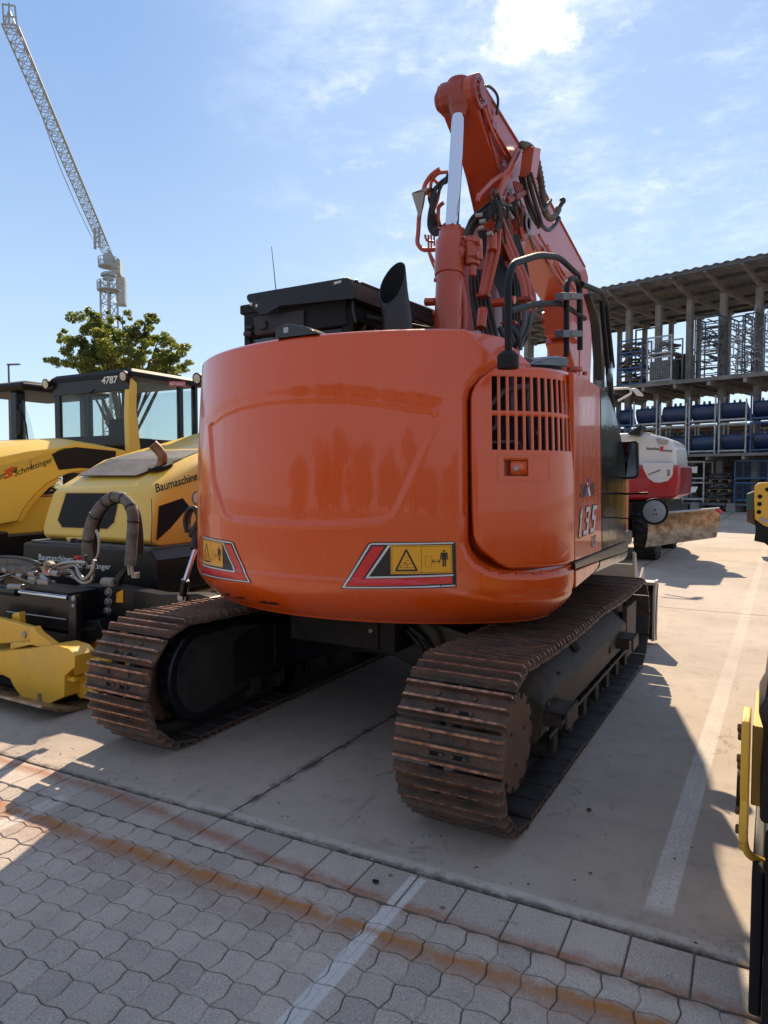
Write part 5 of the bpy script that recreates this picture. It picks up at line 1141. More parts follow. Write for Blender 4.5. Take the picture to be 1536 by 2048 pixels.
def on_rear(pts, lift=0.0): # rear face of hood: y = 4.11+.14*(z-.99)
    o_ = []
    for px, py in pts:
        y = 4.11
        for _ in range(4): p = P(px, py, Y=y-lift); y = 4.11+.14*(p.z-.99)
        o_.append(p)
    return o_
b = MB(); b.prism(on_rear([(132, 986), (232, 986), (235, 1012), (228, 1045), (214, 1058), (124, 1055), (115, 1040)], .003), V(0, .012, 0)); b.build('rear_grille', 'black_matt', hood, bevel=.004)
b = MB(); b.prism(on_rear([(129, 983), (235, 983), (238, 1012), (231, 1048), (216, 1061), (122, 1058), (112, 1041)], .0015), V(0, .01, 0)); b.build('grille_frame', 'yellow_paint', hood, bevel=.004)
b = MB(); q = on_rear([(148, 1083)], .03)[0]; b.cyl(q, q+V(.12, -.01, .0), .022, n=12); b.cyl(q+V(-.02, -.005, 0), q+V(.015, 0, 0), .03, n=12); b.cyl(q+V(.05, 0, 0), q+V(.05, .06, 0), .018, n=8); b.build('hood_latch', 'black_matt', hood, bevel=.003)
b = MB(); b.prism(on_rear([(131, 1074), (168, 1074), (156, 1095), (143, 1095)], .001), V(0, .003, 0)); b.build('pressed_mark', 'yellow_paint', hood)
xs = xc+.7355
b = MB(); b.prism(PL([(314, 1081), (319, 1012), (366, 996), (380, 1014), (368, 1025), (340, 1058)], X=xs+.003), V(-.01, 0, 0)); b.build('side_grille', 'black_matt', hood, bevel=.003)
b = MB(); b.tube(PL([(303, 998), (304, 1040), (302, 1095)], X=xs+.001), .003, 4); b.build('panel_gap', 'black_ink', hood)
# top grille and exhaust
def topp(dx, y, l): return V(xc+dx, y, zt(y)+l)
b = MB()
for y0_, y1_ in ((4.34, 4.7), (4.7, 5.05)): b.prism([topp(-.50, y0_, .001), topp(.30, y0_, .001), topp(.50, y1_, .001), topp(-.50, y1_, .001)] if y0_ < 4.5 else [topp(-.50, y0_, .001), topp(.50, y0_, .001), topp(.42, y1_, .001), topp(-.44, y1_, .001)], V(0, 0, .006))
b.build('top_grille', 'grey_scrap', hood)
e0_ = P(322, 934, Y=4.52); b = MB(); q = V(e0_.x, 4.52, zt(4.52)+.012); b.lathe(q-V(0, 0, .02), (0, -.3, 1), [(0, .11), (.03, .11)], 24); b.build('exhaust_collar', 'dark_void', hood)
b = MB(); e0 = P(322, 936, Y=4.52); e1 = P(325, 914, Y=4.52); e2 = P(317, 900, Y=4.50); e3 = P(305, 888, Y=4.46); b.tube(spl([e0-V(0, 0, .06), e0, e1, e2, e3], 8), .044, 16, cap=False); o = b.build('exhaust_pipe', 'pipe_brown', hood); so = o.modifiers.new('s', 'SOLIDIFY'); so.thickness = .004
b = MB(); c_ = P(307, 890, Y=4.47); b.cyl(c_, c_+(e2-e3).normalized()*.01, .040, n=16); b.build('pipe_inside', 'dark_void', hood)
text_fit('Baumaschinen', P(311, 985, X=xs), P(402, 957.5, X=xs), P(308.5, 967.5, X=xs), 'lettering', 'black_ink', hood, .002, .02)
q0 = P(414, 962, X=xs)
text_fit('Schmittinger', P(420, 955, X=xs), P(496, 935, X=xs), P(419, 938, X=xs), 'lettering', 'black_ink', hood, .002, .02)
c_ = P(394, 996, X=xs+.001); b = MB(); b.lathe(c_, (1, 0, 0), [(0, .062), (.002, .062)], 24); rb_ = b.build('round_emblem', 'foil_teal', hood); b = MB(); b.lathe(c_+V(.001, 0, 0), (1, 0, 0), [(0, .050), (.002, .050)], 24); b.build('emblem_centre', 'white_ink', rb_)
# chassis
b = MB(); b.prism([(-6.08, 4.0, .97), (-4.42, 4.0, .985), (-4.36, 4.0, .90), (-4.36, 4.0, .62), (-4.6, 4.0, .50), (-5.9, 4.0, .50), (-6.12, 4.0, .62)], V(0, 2.4, 0)); chs = b.build('chassis', 'black_paint', RM, bevel=.02)
b = MB(); b.box((-6.02, 4.04, .972), (-4.45, 4.6, .992)); b.build('chassis_top', 'galv_dark', chs, bevel=.004)
yt = 3.998
text_fit('Baumaschinen', P(77, 1119.5, Y=yt), P(145, 1124.5, Y=yt), P(77, 1107, Y=yt), 'lettering', 'white_ink', chs, .002, .01)
text_fit('Schmittinger', P(155, 1136, Y=yt), P(221, 1138.5, Y=yt), P(155, 1125, Y=yt), 'lettering', 'white_ink', chs, .002, .01)
b = MB(); b.poly(PL([(147, 1111), (166, 1111), (166, 1114), (157, 1115), (157, 1118), (164, 1118), (164, 1125), (145, 1125), (145, 1121), (154, 1121), (154, 1118), (147, 1118)], Y=yt-.002)); b.build('logo', 'red_sign', chs, smooth=None)
cabin(RM, -5.98, -4.52, 6.3, 7.5, 1.9, 2.78); rest_of_roller(RM, xc, 4.3, 6.0)
# ---- roller with the numbered cab
RL = thing('road_roller', 'yellow road roller with number 4787 above the rear window of its black cab', 'road roller', (-7.8, 6.0, 0), GR)
xs = -6.95
sp_ = PL([(-90, 1056), (4, 1049), (36, 1043), (46, 1022), (60, 1003), (78, 983), (95, 968), (118, 955), (140, 947), (200, 938), (262, 925), (262, 908), (235, 897), (200, 892), (150, 884), (118, 895), (60, 913), (0, 928), (-90, 955)], X=xs)
b = MB(); b.prism([p+V(-1.62, 0, 0) for p in sp_], V(-.10, 0, 0)); b.build('hood_side', 'yellow_roller', RL, bevel=.02)
b = MB(); b.prism(sp_, V(-.10, 0, 0)); hl = b.build('engine_hood', 'yellow_roller', RL, bevel=.02, segs=3)
tops = PL([(-90, 930), (0, 905), (60, 893), (118, 887), (150, 884), (200, 892), (262, 905)], X=xs)
b = MB(); rings = [[V(xs, p.y, p.z-.05), V(xs-.12, p.y, p.z+.03), V(xs-.35, p.y, p.z+.055), V(xs-1.37, p.y, p.z+.055), V(xs-1.60, p.y, p.z+.03), V(xs-1.72, p.y, p.z-.05), V(xs-1.72, p.y, p.z-.25), V(xs, p.y, p.z-.25)] for p in tops]
b.loft(rings); b.build('hood_top', 'yellow_roller', hl, bevel=.01, smooth=50)
b = MB(); b.prism(PL([(104, 909), (117, 901), (152, 894), (232, 902), (232, 925), (228, 938), (196, 938), (160, 936), (118, 940)], X=xs+.004), V(-.012, 0, 0)); b.build('side_grille', 'black_matt', hl, bevel=.004)
b = MB(); b.prism([p+V(.002, 0, 0) for p in PL([(36, 1043), (46, 1022), (60, 1003), (78, 983), (95, 968), (118, 955), (118, 961), (98, 976), (84, 990), (66, 1010), (52, 1030), (44, 1044)], X=xs)], V(-.5, 0, 0)); b.build('arch_lip', 'yellow_paint', hl, bevel=.006)
b = MB(); b.box((xs-1.6, 4.2, .8), (xs-.12, 6.0, 1.35)); b.build('inner_arch', 'yellow_roller', hl)
text_fit('Schmittinger', P(29, 953, X=xs), P(105, 923.5, X=xs), P(27.5, 941, X=xs), 'lettering', 'black_ink', hl, .002, .012)
text_fit('Baumaschinen', P(-77, 984, X=xs), P(10, 955, X=xs), P(-78, 970, X=xs), 'lettering', 'black_ink', hl, .002, .012)
b = MB(); b.poly(PL([(10, 940), (28, 934), (28, 941), (19, 944), (19, 947), (25, 945), (25, 952), (9, 959), (8, 955), (17, 951), (16, 948), (11, 949)], X=xs+.003)); b.build('logo', 'red_sign', hl, smooth=None)
b = MB(); b.box((-8.7, 3.95, .4), (-6.86, 6.2, .98)); b.box((-7.2, 3.9, .55), (-6.84, 4.35, 1.02)); b.build('chassis', 'black_paint', RL, bevel=.02)
cl = cabin(RL, -8.55, -7.07, 6.12, 7.30, 1.97, 2.86)
text_fit('4787', P(203.5, 768, Y=6.10), P(235, 765.5, Y=6.10), P(204.5, 753.5, Y=6.10), 'number', 'white_ink', cl, .002, .025)
b = MB(); sq = PL([(337, 762), (370.5, 763), (370.5, 773.5), (337, 772)], X=-7.02); b.prism(sq, V(.006, 0, 0)); sg_ = b.build('rental_sign', 'red_sign', cl)
text_fit('MIETGERÄT', P(339, 769.8, X=-7.012), P(369.5, 771, X=-7.012), P(339, 764.5, X=-7.012), 'lettering', 'white_ink', sg_, .002, .02)
rest_of_roller(RL, -7.8, 4.3, 6.0)
b = MB(); b.prism(PL([(0, 1020), (6, 966), (28, 970), (30, 974), (2, 1046)], Y=4.6), V(0, .10, 0)); b.build('corner_post', 'black_paint', RL, bevel=.02)
# ---- third roller, only its cab in view
R3 = thing('road_roller', 'dark cab of a road roller cut off by the left edge of the photo', 'road roller', (-10.0, 6.1, 0), GR)
b = MB(); b.loft([[V(-10.75+k, 6.1+k, z), V(-9.2-k, 6.1+k, z), V(-9.2-k, 7.6-k, z), V(-10.75+k, 7.6-k, z)] for z, k in ((2.80, .06), (2.86, 0), (2.90, .02), (2.94, .12))]); cb3 = b.build('cab_roof', 'black_matt', R3, bevel=.02)
b = MB(); b.box((-9.65, 6.2, 1.9), (-9.50, 6.35, 2.8)); b.box((-10.6, 6.2, 1.9), (-10.45, 6.35, 2.8)); b.box((-9.65, 7.35, 1.9), (-9.5, 7.5, 2.8)); b.box((-10.6, 6.2, 1.75), (-9.3, 7.5, 1.95)); b.build('cab_pillar', 'black_paint', R3, bevel=.02)
b = MB(); b.prism(PL([(36, 800), (47, 800), (60, 842), (70, 886), (40, 886)], Y=6.25), V(0, .01, 0)); b.build('windscreen', 'glass', R3)
b = MB(); b.tube(PL([(41, 808), (52, 850), (56, 885)], Y=6.2), .012, 6); b.build('wiper', 'black_ink', R3)
b = MB(); b.prism(PL([(30, 822), (38, 818), (42, 830), (41, 868), (33, 875), (30, 860)], Y=6.1), V(0, .05, 0)); b.build('mirror', 'black_matt', R3, bevel=.02)
b = MB(); b.box((-10.8, 4.6, 1.05), (-9.3, 6.1, 1.85)); b.build('engine_hood', 'yellow_roller', R3, bevel=.06, segs=3)
b = MB(); b.box((-10.9, 4.5, .45), (-9.2, 7.5, 1.04)); b.build('chassis', 'black_paint', R3, bevel=.02)
rest_of_roller(R3, -10.05, 4.6, 6.3)
# ================================================================= plate compactor attachment at the lower left
PC = thing('plate_compactor', 'yellow plate compactor unit on black bolted beam, lower left beside the rusty track', 'compactor attachment', (-4.6, 3.3, 0))
def tr(pts, Y, th, name, m_, bev=.006, parent=None): b = MB(); b.prism(PL(pts, Y=Y), V(0, th, 0)); return b.build(name, m_, parent or PC, bevel=bev)
bA = tr([(150, 1174), (158, 1170), (232, 1173), (318, 1189), (395, 1188), (420, 1196), (420, 1250), (300, 1244), (232, 1234), (150, 1234)], 3.60, .12, 'mounting_beam', 'black_paint', .01)
for px, py in ((174, 1184), (174, 1204), (173, 1224), (219, 1184), (218, 1203), (217, 1221)):
    c_ = P(px, py, Y=3.598); b = MB(); b.lathe(c_, (0, -1, 0), [(0, .033), (.006, .033), (.007, .026), (.026, .026), (.030, .022), (.030, 0)], 6, ); b.lathe(c_, (0, -1, 0), [(0, .036), (.005, .036)], 20); b.build('bolt', 'steel', bA)
c_ = P(366, 1194, Y=3.598); b = MB(); b.lathe(c_, (0, -1, 0), [(0, .04), (.012, .04), (.014, .026), (.03, .026), (.03, 0)], 14); b.build('pin_bolt', 'steel', bA)
tr([(233, 1186), (246, 1179), (246, 1205), (232, 1205)], 3.595, .003, 'yellow_tag', 'yellow_sign', 0, bA)
b = MB(); b.box((-7.0, 3.35, P(60, 1250, Y=3.35).z), (P(137, 1200, Y=3.35).x, 3.62, P(60, 1176, Y=3.35).z)); bB = b.build('sliding_beam', 'black_paint', PC, bevel=.012)
b = MB(); b.box((-7.0, 3.36, P(60, 1292, Y=3.36).z), (P(137, 1200, Y=3.35).x-.01, 3.60, P(60, 1256, Y=3.36).z)); b.build('lower_rail', 'black_paint', bB, bevel=.012)
b = MB(); b.cyl(P(34, 1183, Y=3.30), P(136, 1196, Y=3.30), .017, n=14); b.build('chrome_rod', 'chrome', bB)
b = MB(); b.cyl(P(-120, 1165, Y=3.3), P(36, 1184, Y=3.30), .035, n=14); b.build('rod_barrel', 'black_paint', bB)
b = MB(); b.cyl(P(14, 1223, Y=3.345), P(133, 1239, Y=3.345), .006, n=8); b.build('slide_edge', 'steel', bB)
tr([(136, 1192), (150, 1190), (152, 1200), (152, 1284), (140, 1289), (136, 1280)], 3.28, .05, 'end_plate', 'black_paint', .006); tr([(150, 1242), (196, 1240), (203, 1258), (203, 1272), (190, 1284), (150, 1286)], 3.45, .18, 'hook_plate', 'black_paint', .01)
b = MB()
for px, py, r_ in ((148, 1197, .02), (148, 1211, .016)): c_ = P(px, py, Y=3.278); b.lathe(c_, (0, -1, 0), [(0, r_), (.012, r_*.8), (.012, 0)], 10)
b.build('bolt', 'galv', bB)
def hs(pts, r_, Y, m_='hose_sleeve', name='hydraulic_hose', n=8): b = MB(); ps_ = spl(PL(pts, Y=Y), n); b.tube(ps_, r_, 12); return b.build(name, m_, PC, smooth=50)
h1 = hs([(176, 1120), (174, 1090), (181, 1050), (199, 1015), (222, 996), (242, 995), (258, 1008), (266, 1034), (264, 1075), (260, 1130)], .040, 3.50)
h2 = hs([(190, 1125), (188, 1085), (195, 1045), (212, 1012), (236, 1000), (256, 1003), (272, 1025), (278, 1065), (280, 1108)], .030, 3.62, 'hose_black')
b = MB(); ps_ = spl(PL([(176, 1120), (174, 1090), (181, 1050), (199, 1015), (222, 996), (242, 995), (258, 1008), (266, 1034), (264, 1075), (260, 1130)], Y=3.50), 8)
for k in (10, 20, 28, 34, 42, 50, 58): d = (ps_[k+1]-ps_[k]).normalized(); b = MB(); b.cyl(ps_[k]-d*.008, ps_[k]+d*.008, .043, n=14); b.build('hose_strap', 'black_ink', PC)
for px in (257, 263): 
    b = MB(); b.tube(PL([(px, 1130), (px+2, 1150)], Y=3.5), .012, 8); b.build('hose_end', 'steel', PC)
tr([(261, 1146), (273, 1145), (273, 1157), (262, 1156)], 3.5, .03, 'hose_clip', 'beige_steel', .003)
hs([(-40, 1128), (0, 1124), (40, 1126), (75, 1134)], .045, 3.30); hs([(-40, 1140), (0, 1137), (40, 1139), (70, 1142)], .035, 3.26); hs([(-30, 1118), (10, 1114), (50, 1118), (84, 1130)], .012, 3.2, 'hose_black')
for k, pts in enumerate(([(60, 1145), (80, 1136), (100, 1140), (120, 1128), (148, 1124), (172, 1126)], [(100, 1142), (128, 1136), (150, 1130), (158, 1148), (170, 1158), (186, 1140), (190, 1120)], [(110, 1148), (140, 1142), (152, 1156), (168, 1166), (184, 1158), (184, 1130)], [(120, 1150), (150, 1146), (168, 1136), (172, 1110)], [(60, 1150), (90, 1148), (130, 1150), (160, 1160)], [(0, 1155), (30, 1146), (60, 1150), (80, 1160), (110, 1164)], [(0, 1162), (20, 1152), (40, 1158), (70, 1168)], [(10, 1150), (4, 1160), (14, 1168)], [(186, 1125), (196, 1110), (198, 1080), (192, 1060)])):
    hs(pts, (.012, .014, .013, .010, .010, .011, .009, .008, .010)[k], 3.30+.02*k, 'steel' if k % 4 != 3 else 'hose_black', 'steel_pipe')
b = MB(); c_ = P(93, 1137, Y=3.24); pr = []
for k in range(17): a = R(35+290*k/16); pr.append(c_+V(math.cos(a)*.065, 0, math.sin(a)*.055))
for k in range(17): a = R(325-290*k/16); pr.append(c_+V(.01+math.cos(a)*.032, 0, math.sin(a)*.028))
b.prism(pr, V(0, .04, 0)); b.build('hook_coupling', 'beige_steel', PC, bevel=.004); b = MB(); b.cyl(P(93, 1142, Y=3.24), P(93, 1142, Y=3.22), .012); b.build('red_cap', 'red_sign', PC)
b = MB(); 
for a_, c2 in (((60, 1146), (72, 1148)), ((106, 1146), (118, 1148)), ((84, 1152), (96, 1162)), ((36, 1150), (46, 1153)), ((78, 1163), (100, 1165)), ((18, 1173), (46, 1174)), ((60, 1156), (74, 1158)), ((8, 1138), (16, 1142))): b.cyl(P(*a_, Y=3.24), P(*c2, Y=3.24), .024, n=6)
b.build('pipe_union', 'steel', PC, bevel=.003)
b = MB(); b.cyl(P(207, 1164, Y=3.62), P(229, 1165, Y=3.62), .036, n=20); b.build('guide_roller', 'wall_pale', PC, bevel=.004); tr([(226, 1168), (232, 1150), (250, 1132), (246, 1120), (262, 1128), (238, 1160), (236, 1172)], 3.61, .04, 'roller_bracket', 'black_paint', .004)
b = MB(); b.cyl(P(391, 1097, Y=3.7), P(369, 1164, Y=3.55), .017, n=14); b.build('gas_strut', 'chrome', PC); b = MB(); b.cyl(P(396, 1060, Y=3.75), P(390, 1098, Y=3.7), .035); b.cyl(P(371, 1160, Y=3.55), P(366, 1190, Y=3.56), .028); b.build('strut_end', 'black_paint', PC)
for k in range(3): hs([(374+k*3, 1065), (370+k*4, 1040), (378+k*3, 1019), (392, 1018+k*3), (396, 1040), (388-k*2, 1062), (380, 1072)], .016, 3.72+.03*k, 'hose_sleeve' if k else 'hose_black')
# yellow arm and plates
bY = tr([(-80, 1222), (0, 1237), (46, 1250), (60, 1254), (68, 1262), (69, 1276), (62, 1283), (50, 1286), (0, 1287), (-80, 1287)], 3.12, .05, 'swing_arm', 'yellow_paint', .008)
b = MB(); c_ = P(49, 1269, Y=3.118); b.lathe(c_, (0, -1, 0), [(0, .024), (.01, .022), (.012, 0)], 18); b.build('pivot_pin', 'steel', bY)
tr([(58, 1255), (66, 1254), (74, 1266), (108, 1292), (112, 1302), (60, 1290), (20, 1300), (20, 1287), (60, 1285)], 3.06, .06, 'arm_bracket', 'yellow_paint', .008)
tr([(24, 1228), (38, 1224), (40, 1250), (22, 1246)], 3.2, .05, 'arm_rib', 'yellow_paint', .004)
def plate_unit(x0, x1, y0):
    b = MB(); w_ = .02
    prof = [(y0-.10, .20), (y0-.02, .30), (y0+.03, .345), (y0+.55, .40), (y0+.75, .38), (y0+.80, .12), (y0+.02, .12)]
    b.prism([(x0, y, z) for y, z in prof], V(x1-x0, 0, 0)); hsg = b.build('plate_housing', 'yellow_paint', PC, bevel=.03, segs=3)
    b = MB(); prof = [(y0-.26, .145), (y0-.12, .03), (y0-.06, .005), (y0+.75, .005), (y0+.95, .14), (y0+.94, .16), (y0+.75, .035), (y0-.05, .035), (y0-.10, .055), (y0-.25, .165)]
    b.prism([(x0-.08, y, z) for y, z in prof], V(x1-x0+.14, 0, 0)); b.build('base_plate', 'worn_blade', PC, bevel=.006)
    return hsg
def unit(X0, X1, Y0): return plate_unit(X0, X1, Y0)
# right-hand unit seen end-on
u1 = MB(); 
q = PL([(-60, 1352), (6, 1350), (22, 1356), (28, 1372), (45, 1398), (70, 1413), (100, 1407), (128, 1394), (128, 1342), (148, 1330), (150, 1310), (140, 1292), (112, 1285), (60, 1296), (-60, 1300)], Y=3.0)
front = tr([(-60, 1346), (6, 1350), (20, 1357), (27, 1372), (46, 1399), (70, 1413), (99, 1407), (128, 1394), (129, 1352), (140, 1342), (148, 1335), (148, 1352), (150, 1312), (138, 1298), (112, 1290), (60, 1298), (-60, 1310)], 2.98, .16, 'plate_housing', 'yellow_paint', .014)
b = MB(); z0_ = P(60, 1330, Y=3.1).z; b.box((-5.6, 3.0, z0_-.02), (-4.05, 3.75, z0_+.02)); b.build('housing_top', 'yellow_paint', front, bevel=.02)
tr([(150, 1316), (158, 1312), (176, 1308), (186, 1330), (186, 1380), (172, 1392), (160, 1400), (151, 1390), (153, 1350)], 3.10, .30, 'side_housing', 'yellow_paint', .015, front)
b = MB(); c_ = P(79, 1398, Y=2.975); b.cyl(c_+V(0, 0, -.03), c_+V(0, 0, .04), .013, n=6); b.cyl(c_+V(0, 0, -.02), c_+V(0, 0, 0), .02, n=6); b.build('clamp_bolt', 'steel', front)
b = MB(); b.prism([P(62, 1436, Y=2.92), P(100, 1451, Y=2.84), P(172, 1419, Y=3.12), P(172, 1402, Y=3.2), P(105, 1440, Y=2.9), P(66, 1424, Y=3.0)], V(0, .02, -.01)); b.build('base_plate_edge', 'worn_blade', PC, bevel=.004)
b = MB(); b.prism([V(-5.8, 3.05, .0), V(-5.8, 2.9, .03), V(-5.8, 2.76, .10), V(-5.8, 2.77, .115), V(-5.8, 2.92, .05), V(-5.8, 3.05, .025), V(-5.8, 3.9, .025), V(-5.8, 3.9, 0)], V(1.74, 0, 0)); b.build('base_plate', 'worn_blade', PC, bevel=.004)
b = MB(); b.box((-5.6, 3.06, .03), (-4.2, 3.7, .20)); b.build('exciter', 'black_matt', PC, bevel=.03)
c_ = P(33, 1328, Y=3.05); b = MB(); b.box(c_-V(.12, .03, .035), c_+V(.10, .10, .035)); st = b.build('sensor_box', 'galv', PC, bevel=.008); b = MB(); b.box(c_+V(-.10, -.034, -.022), c_+V(.03, -.029, .018)); b.build('sensor_plate', 'beige_steel', st)
b = MB()
for px, py in ((33, 1305), (96, 1313)): c_ = P(px, py, Y=3.15); b.cyl(c_, c_+V(0, 0, .035), .045, n=18)
b.build('rubber_mount', 'rubber', PC, bevel=.005)
tr([(176, 1266), (196, 1264), (190, 1300), (170, 1310), (120, 1300), (100, 1284), (150, 1288)], 3.55, .3, 'rear_housing', 'yellow_paint', .02)
tr([(186, 1238), (262, 1230), (290, 1250), (230, 1262), (202, 1268)], 4.3, .5, 'far_base_plate', 'worn_blade', .01)
# ================================================================= right foreground roller
RR = thing('tandem_roller', 'black and yellow roller cut off by the right edge of the photo in the foreground', 'road roller', (.5, 3.4, 0))
b = MB(); rings = []
for y, x0_, k in ((2.14, -.030, .05), (2.20, -.046, .0), (2.50, -.05, 0), (2.8, -.02, 0), (3.2, .01, 0), (4.3, .01, 0), (4.4, .05, .05)):
    rings.append([V(x, y, z) for x, z in ((x0_+k, .60+k), (x0_-.002+k, .72), (x0_+.004+k, .86), (x0_-.012+k, .915), (x0_+.005+k, .95), (x0_+.015+k, 1.05), (x0_+.05+k, 1.13-k), (x0_+.12+k, 1.17-k), (1.05-k, 1.17-k), (1.1-k, 1.1), (1.1-k, .60+k))])
b.loft(rings); b.build('engine_hood', 'black_paint', RR, bevel=.01, smooth=50)
b = MB()
b.prism([(-.098, y, z) for y, z in ((2.21, .875), (2.235, .885), (2.335, .885), (2.335, .56), (2.31, .50), (2.27, .47), (2.22, .52), (2.215, .60), (2.225, .64), (2.20, .70))], V(.022, 0, 0)); b.box((-.072, 2.30, .60), (.1, 2.7, .84)); yb = b.build('yoke_plate', 'yellow_paint', RR, bevel=.005)
b = MB(); b.tube(spl([V(-.087, 2.23, .60), V(-.087, 2.235, .53), V(-.075, 2.25, .48), V(-.045, 2.27, .455), V(.0, 2.28, .44)], 5), .012, 8); b.build('yoke_loop', 'yellow_paint', yb)
b = MB()
for y, z in ((2.26, .84), (2.31, .80), (2.26, .75), (2.31, .71), (2.25, .60), (2.28, .53)): b.lathe((-.098, y, z), (-1, 0, 0), [(0, .014), (.010, .014), (.012, .010), (.012, 0)], 6)
b.build('bolt', 'rust_disc', yb)
b = MB(); b.cyl((-.108, 2.31, .64), (-.10, 2.31, .64), .07, n=30); b.build('bearing_cap', 'black_matt', yb)
drum(RR, .55, 2.70, .50, 1.16)
b = MB(); b.box((-.062, 2.17, .05), (-.03, 2.75, .46)); b.box((-.028, 2.13, .03), (1.1, 2.19, .58)); b.box((-.03, 2.19, .46), (1.1, 3.2, .58)); b.build('drum_guard', 'black_matt', RR, bevel=.008)
#b = MB(); b.prism([(-.032, 2.128, .50), (-.014, 2.124, .50), (-.014, 2.124, .43), (-.032, 2.128, .43)], V(0, -.003, 0)); b.build('warning_stripe', 'red_sign', RR)
b = MB(); b.tube(fil([V(.05, 2.1, 1.25), V(.05, 2.1, 1.2), V(1.0, 2.1, 1.2), V(1.0, 2.1, 1.25)], .05), .015); 
wheel(RR, .55, 5.0, .50, 1.1, 'rear_drum', 'yellow_paint', False)
b = MB(); b.box((.05, 4.4, .6), (1.05, 5.4, 1.0)); b.build('rear_body', 'black_paint', RR, bevel=.04)
RR.location.x += .026
# ================================================================= white and red wheeled excavator
WE = thing('wheeled_excavator', 'white and red wheeled excavator with rusty dozer blade, parked behind the orange excavator', 'excavator', (-2.9, 15.2, 0))
def tq(pts, Y, th, name, m_, bev=.02, parent=None, segs=2): b = MB(); b.prism(PL(pts, Y=Y), V(0, th, 0)); return b.build(name, m_, parent or WE, bevel=bev, segs=segs)
ub_ = tq([(1160, 868), (1255, 866), (1300, 868), (1330, 874), (1345, 882), (1351, 896), (1353, 925), (1352, 965), (1150, 965), (1150, 880)], 13.9, 1.9, 'engine_hood', 'white_paint', .14, segs=5)
tq([(1150, 928), (1290, 930), (1350, 930), (1360, 928), (1361, 960), (1357, 990), (1350, 997), (1250, 1001), (1150, 1001)], 13.80, 2.1, 'counterweight', 'red_paint', .07, segs=4)
wp = tq([(1283, 926), (1347, 926), (1345, 950), (1336, 962), (1320, 966), (1308, 965), (1296, 957), (1288, 942)], 13.775, .05, 'tail_panel', 'white_paint', .015)
yy = 13.893
text_fit('Baumaschinen', P(1293, 899, Y=yy), P(1318, 900, Y=yy), P(1293, 893.5, Y=yy), 'lettering', 'black_ink', ub_, .002, .02)
text_fit('Schmittinger', P(1324, 902.5, Y=yy), P(1345, 903.5, Y=yy), P(1324, 898, Y=yy), 'lettering', 'black_ink', ub_, .002, .02)
b = MB(); b.poly(PL([(1320, 893), (1327, 893), (1327, 897), (1324, 898), (1326, 899), (1326, 902), (1319, 902), (1319, 898), (1322, 897), (1320, 896)], Y=yy-.004)); b.build('logo', 'red_sign', ub_, smooth=None)
yy = 13.77
text_fit('mit Partikelfilter', P(1296, 951, Y=yy), P(1322, 941, Y=yy), P(1295, 947.5, Y=yy), 'lettering', 'black_ink', wp, .002, .015)
text_fit('20', P(1333.5, 951, Y=yy), P(1340, 951, Y=yy), P(1333.5, 939, Y=yy), 'number', 'black_ink', wp, .002, .015)
b = MB(); b.prism(PL([(1254, 868), (1282, 848), (1284, 852), (1279, 872)], Y=13.7), V(0, .5, 0)); b.build('hood_scoop', 'black_paint', WE, bevel=.01)
b = MB(); b.prism(PL([(1281, 865), (1300, 865), (1302, 869), (1281, 869)], Y=13.95), V(0, .8, 0)); b.build('hood_vent', 'white_paint', WE, bevel=.01)
b = MB(); b.prism(PL([(1312, 876), (1338, 880), (1334, 888), (1328, 889), (1316, 888)], Y=13.88), V(0, .02, 0)); b.build('tail_lamp', 'wall_pale', WE, bevel=.006)
b = MB(); b.tube(fil(PL([(1225, 778), (1260, 776), (1264, 786), (1236, 802)], Y=13.6), .05), .02, 8); ar = b.build('mirror_arm', 'white_paint', WE); b = MB(); b.prism(PL([(1261, 777), (1272, 776), (1284, 787), (1285, 792), (1272, 790)], Y=13.55), V(0, .15, 0)); b.build('mirror', 'white_paint', WE, bevel=.02)
b = MB(); b.box((-4.6, 14.2, 1.2), (-3.3, 16.0, 3.1)); b.build('cab', 'white_paint', WE, bevel=.08)
b = MB(); b.box((-4.4, 14.17, 1.9), (-3.5, 14.2, 2.9)); b.box((-3.31, 14.4, 1.9), (-3.27, 15.8, 2.9)); b.build('cab_window', 'glass_dark', WE)
b = MB(); b.box((-4.0, 14.0, .75), (-1.8, 16.5, 1.13)); b.box((-3.5, 13.0, .45), (-2.3, 17.0, .9)); b.box((-2.9, 12.8, .5), (-2.3, 13.4, 1.1)); b.build('chassis', 'black_paint', WE, bevel=.02)
for x_ in (-2.15, -4.0): wheel(WE, x_, 14.25, .50, .42, rim='black_paint'); wheel(WE, x_, 16.8, .50, .42, rim='black_paint')
b = MB(); rg = []
tl, trr, br, bl_ = P(1292, 1030, Y=12.9), P(1438, 1018.5, Y=13.5), P(1432, 1075, Y=13.5), P(1290, 1095, Y=12.9)
for k in range(9):
    t = k/8; bow = .16*(1-(2*t-1)**2); n_ = V(.1, 1, 0).normalized()
    a = bl_*(1-t)+tl*t+n_*bow; c_ = br*(1-t)+trr*t+n_*bow; rg.append([a, c_, c_+n_*.025, a+n_*.025])
b.loft(rg); b.build('dozer_blade', 'worn_blade', WE, smooth=50)
b = MB(); b.tube([tl+V(0, .02, .01), trr+V(0, .02, .01)], .022, 8); b.build('blade_rim', 'steel', WE); b = MB(); b.cyl(trr+V(-.02, -.02, 0), trr+V(.04, -.02, -.06), .03); b.build('blade_marker', 'red_sign', WE)
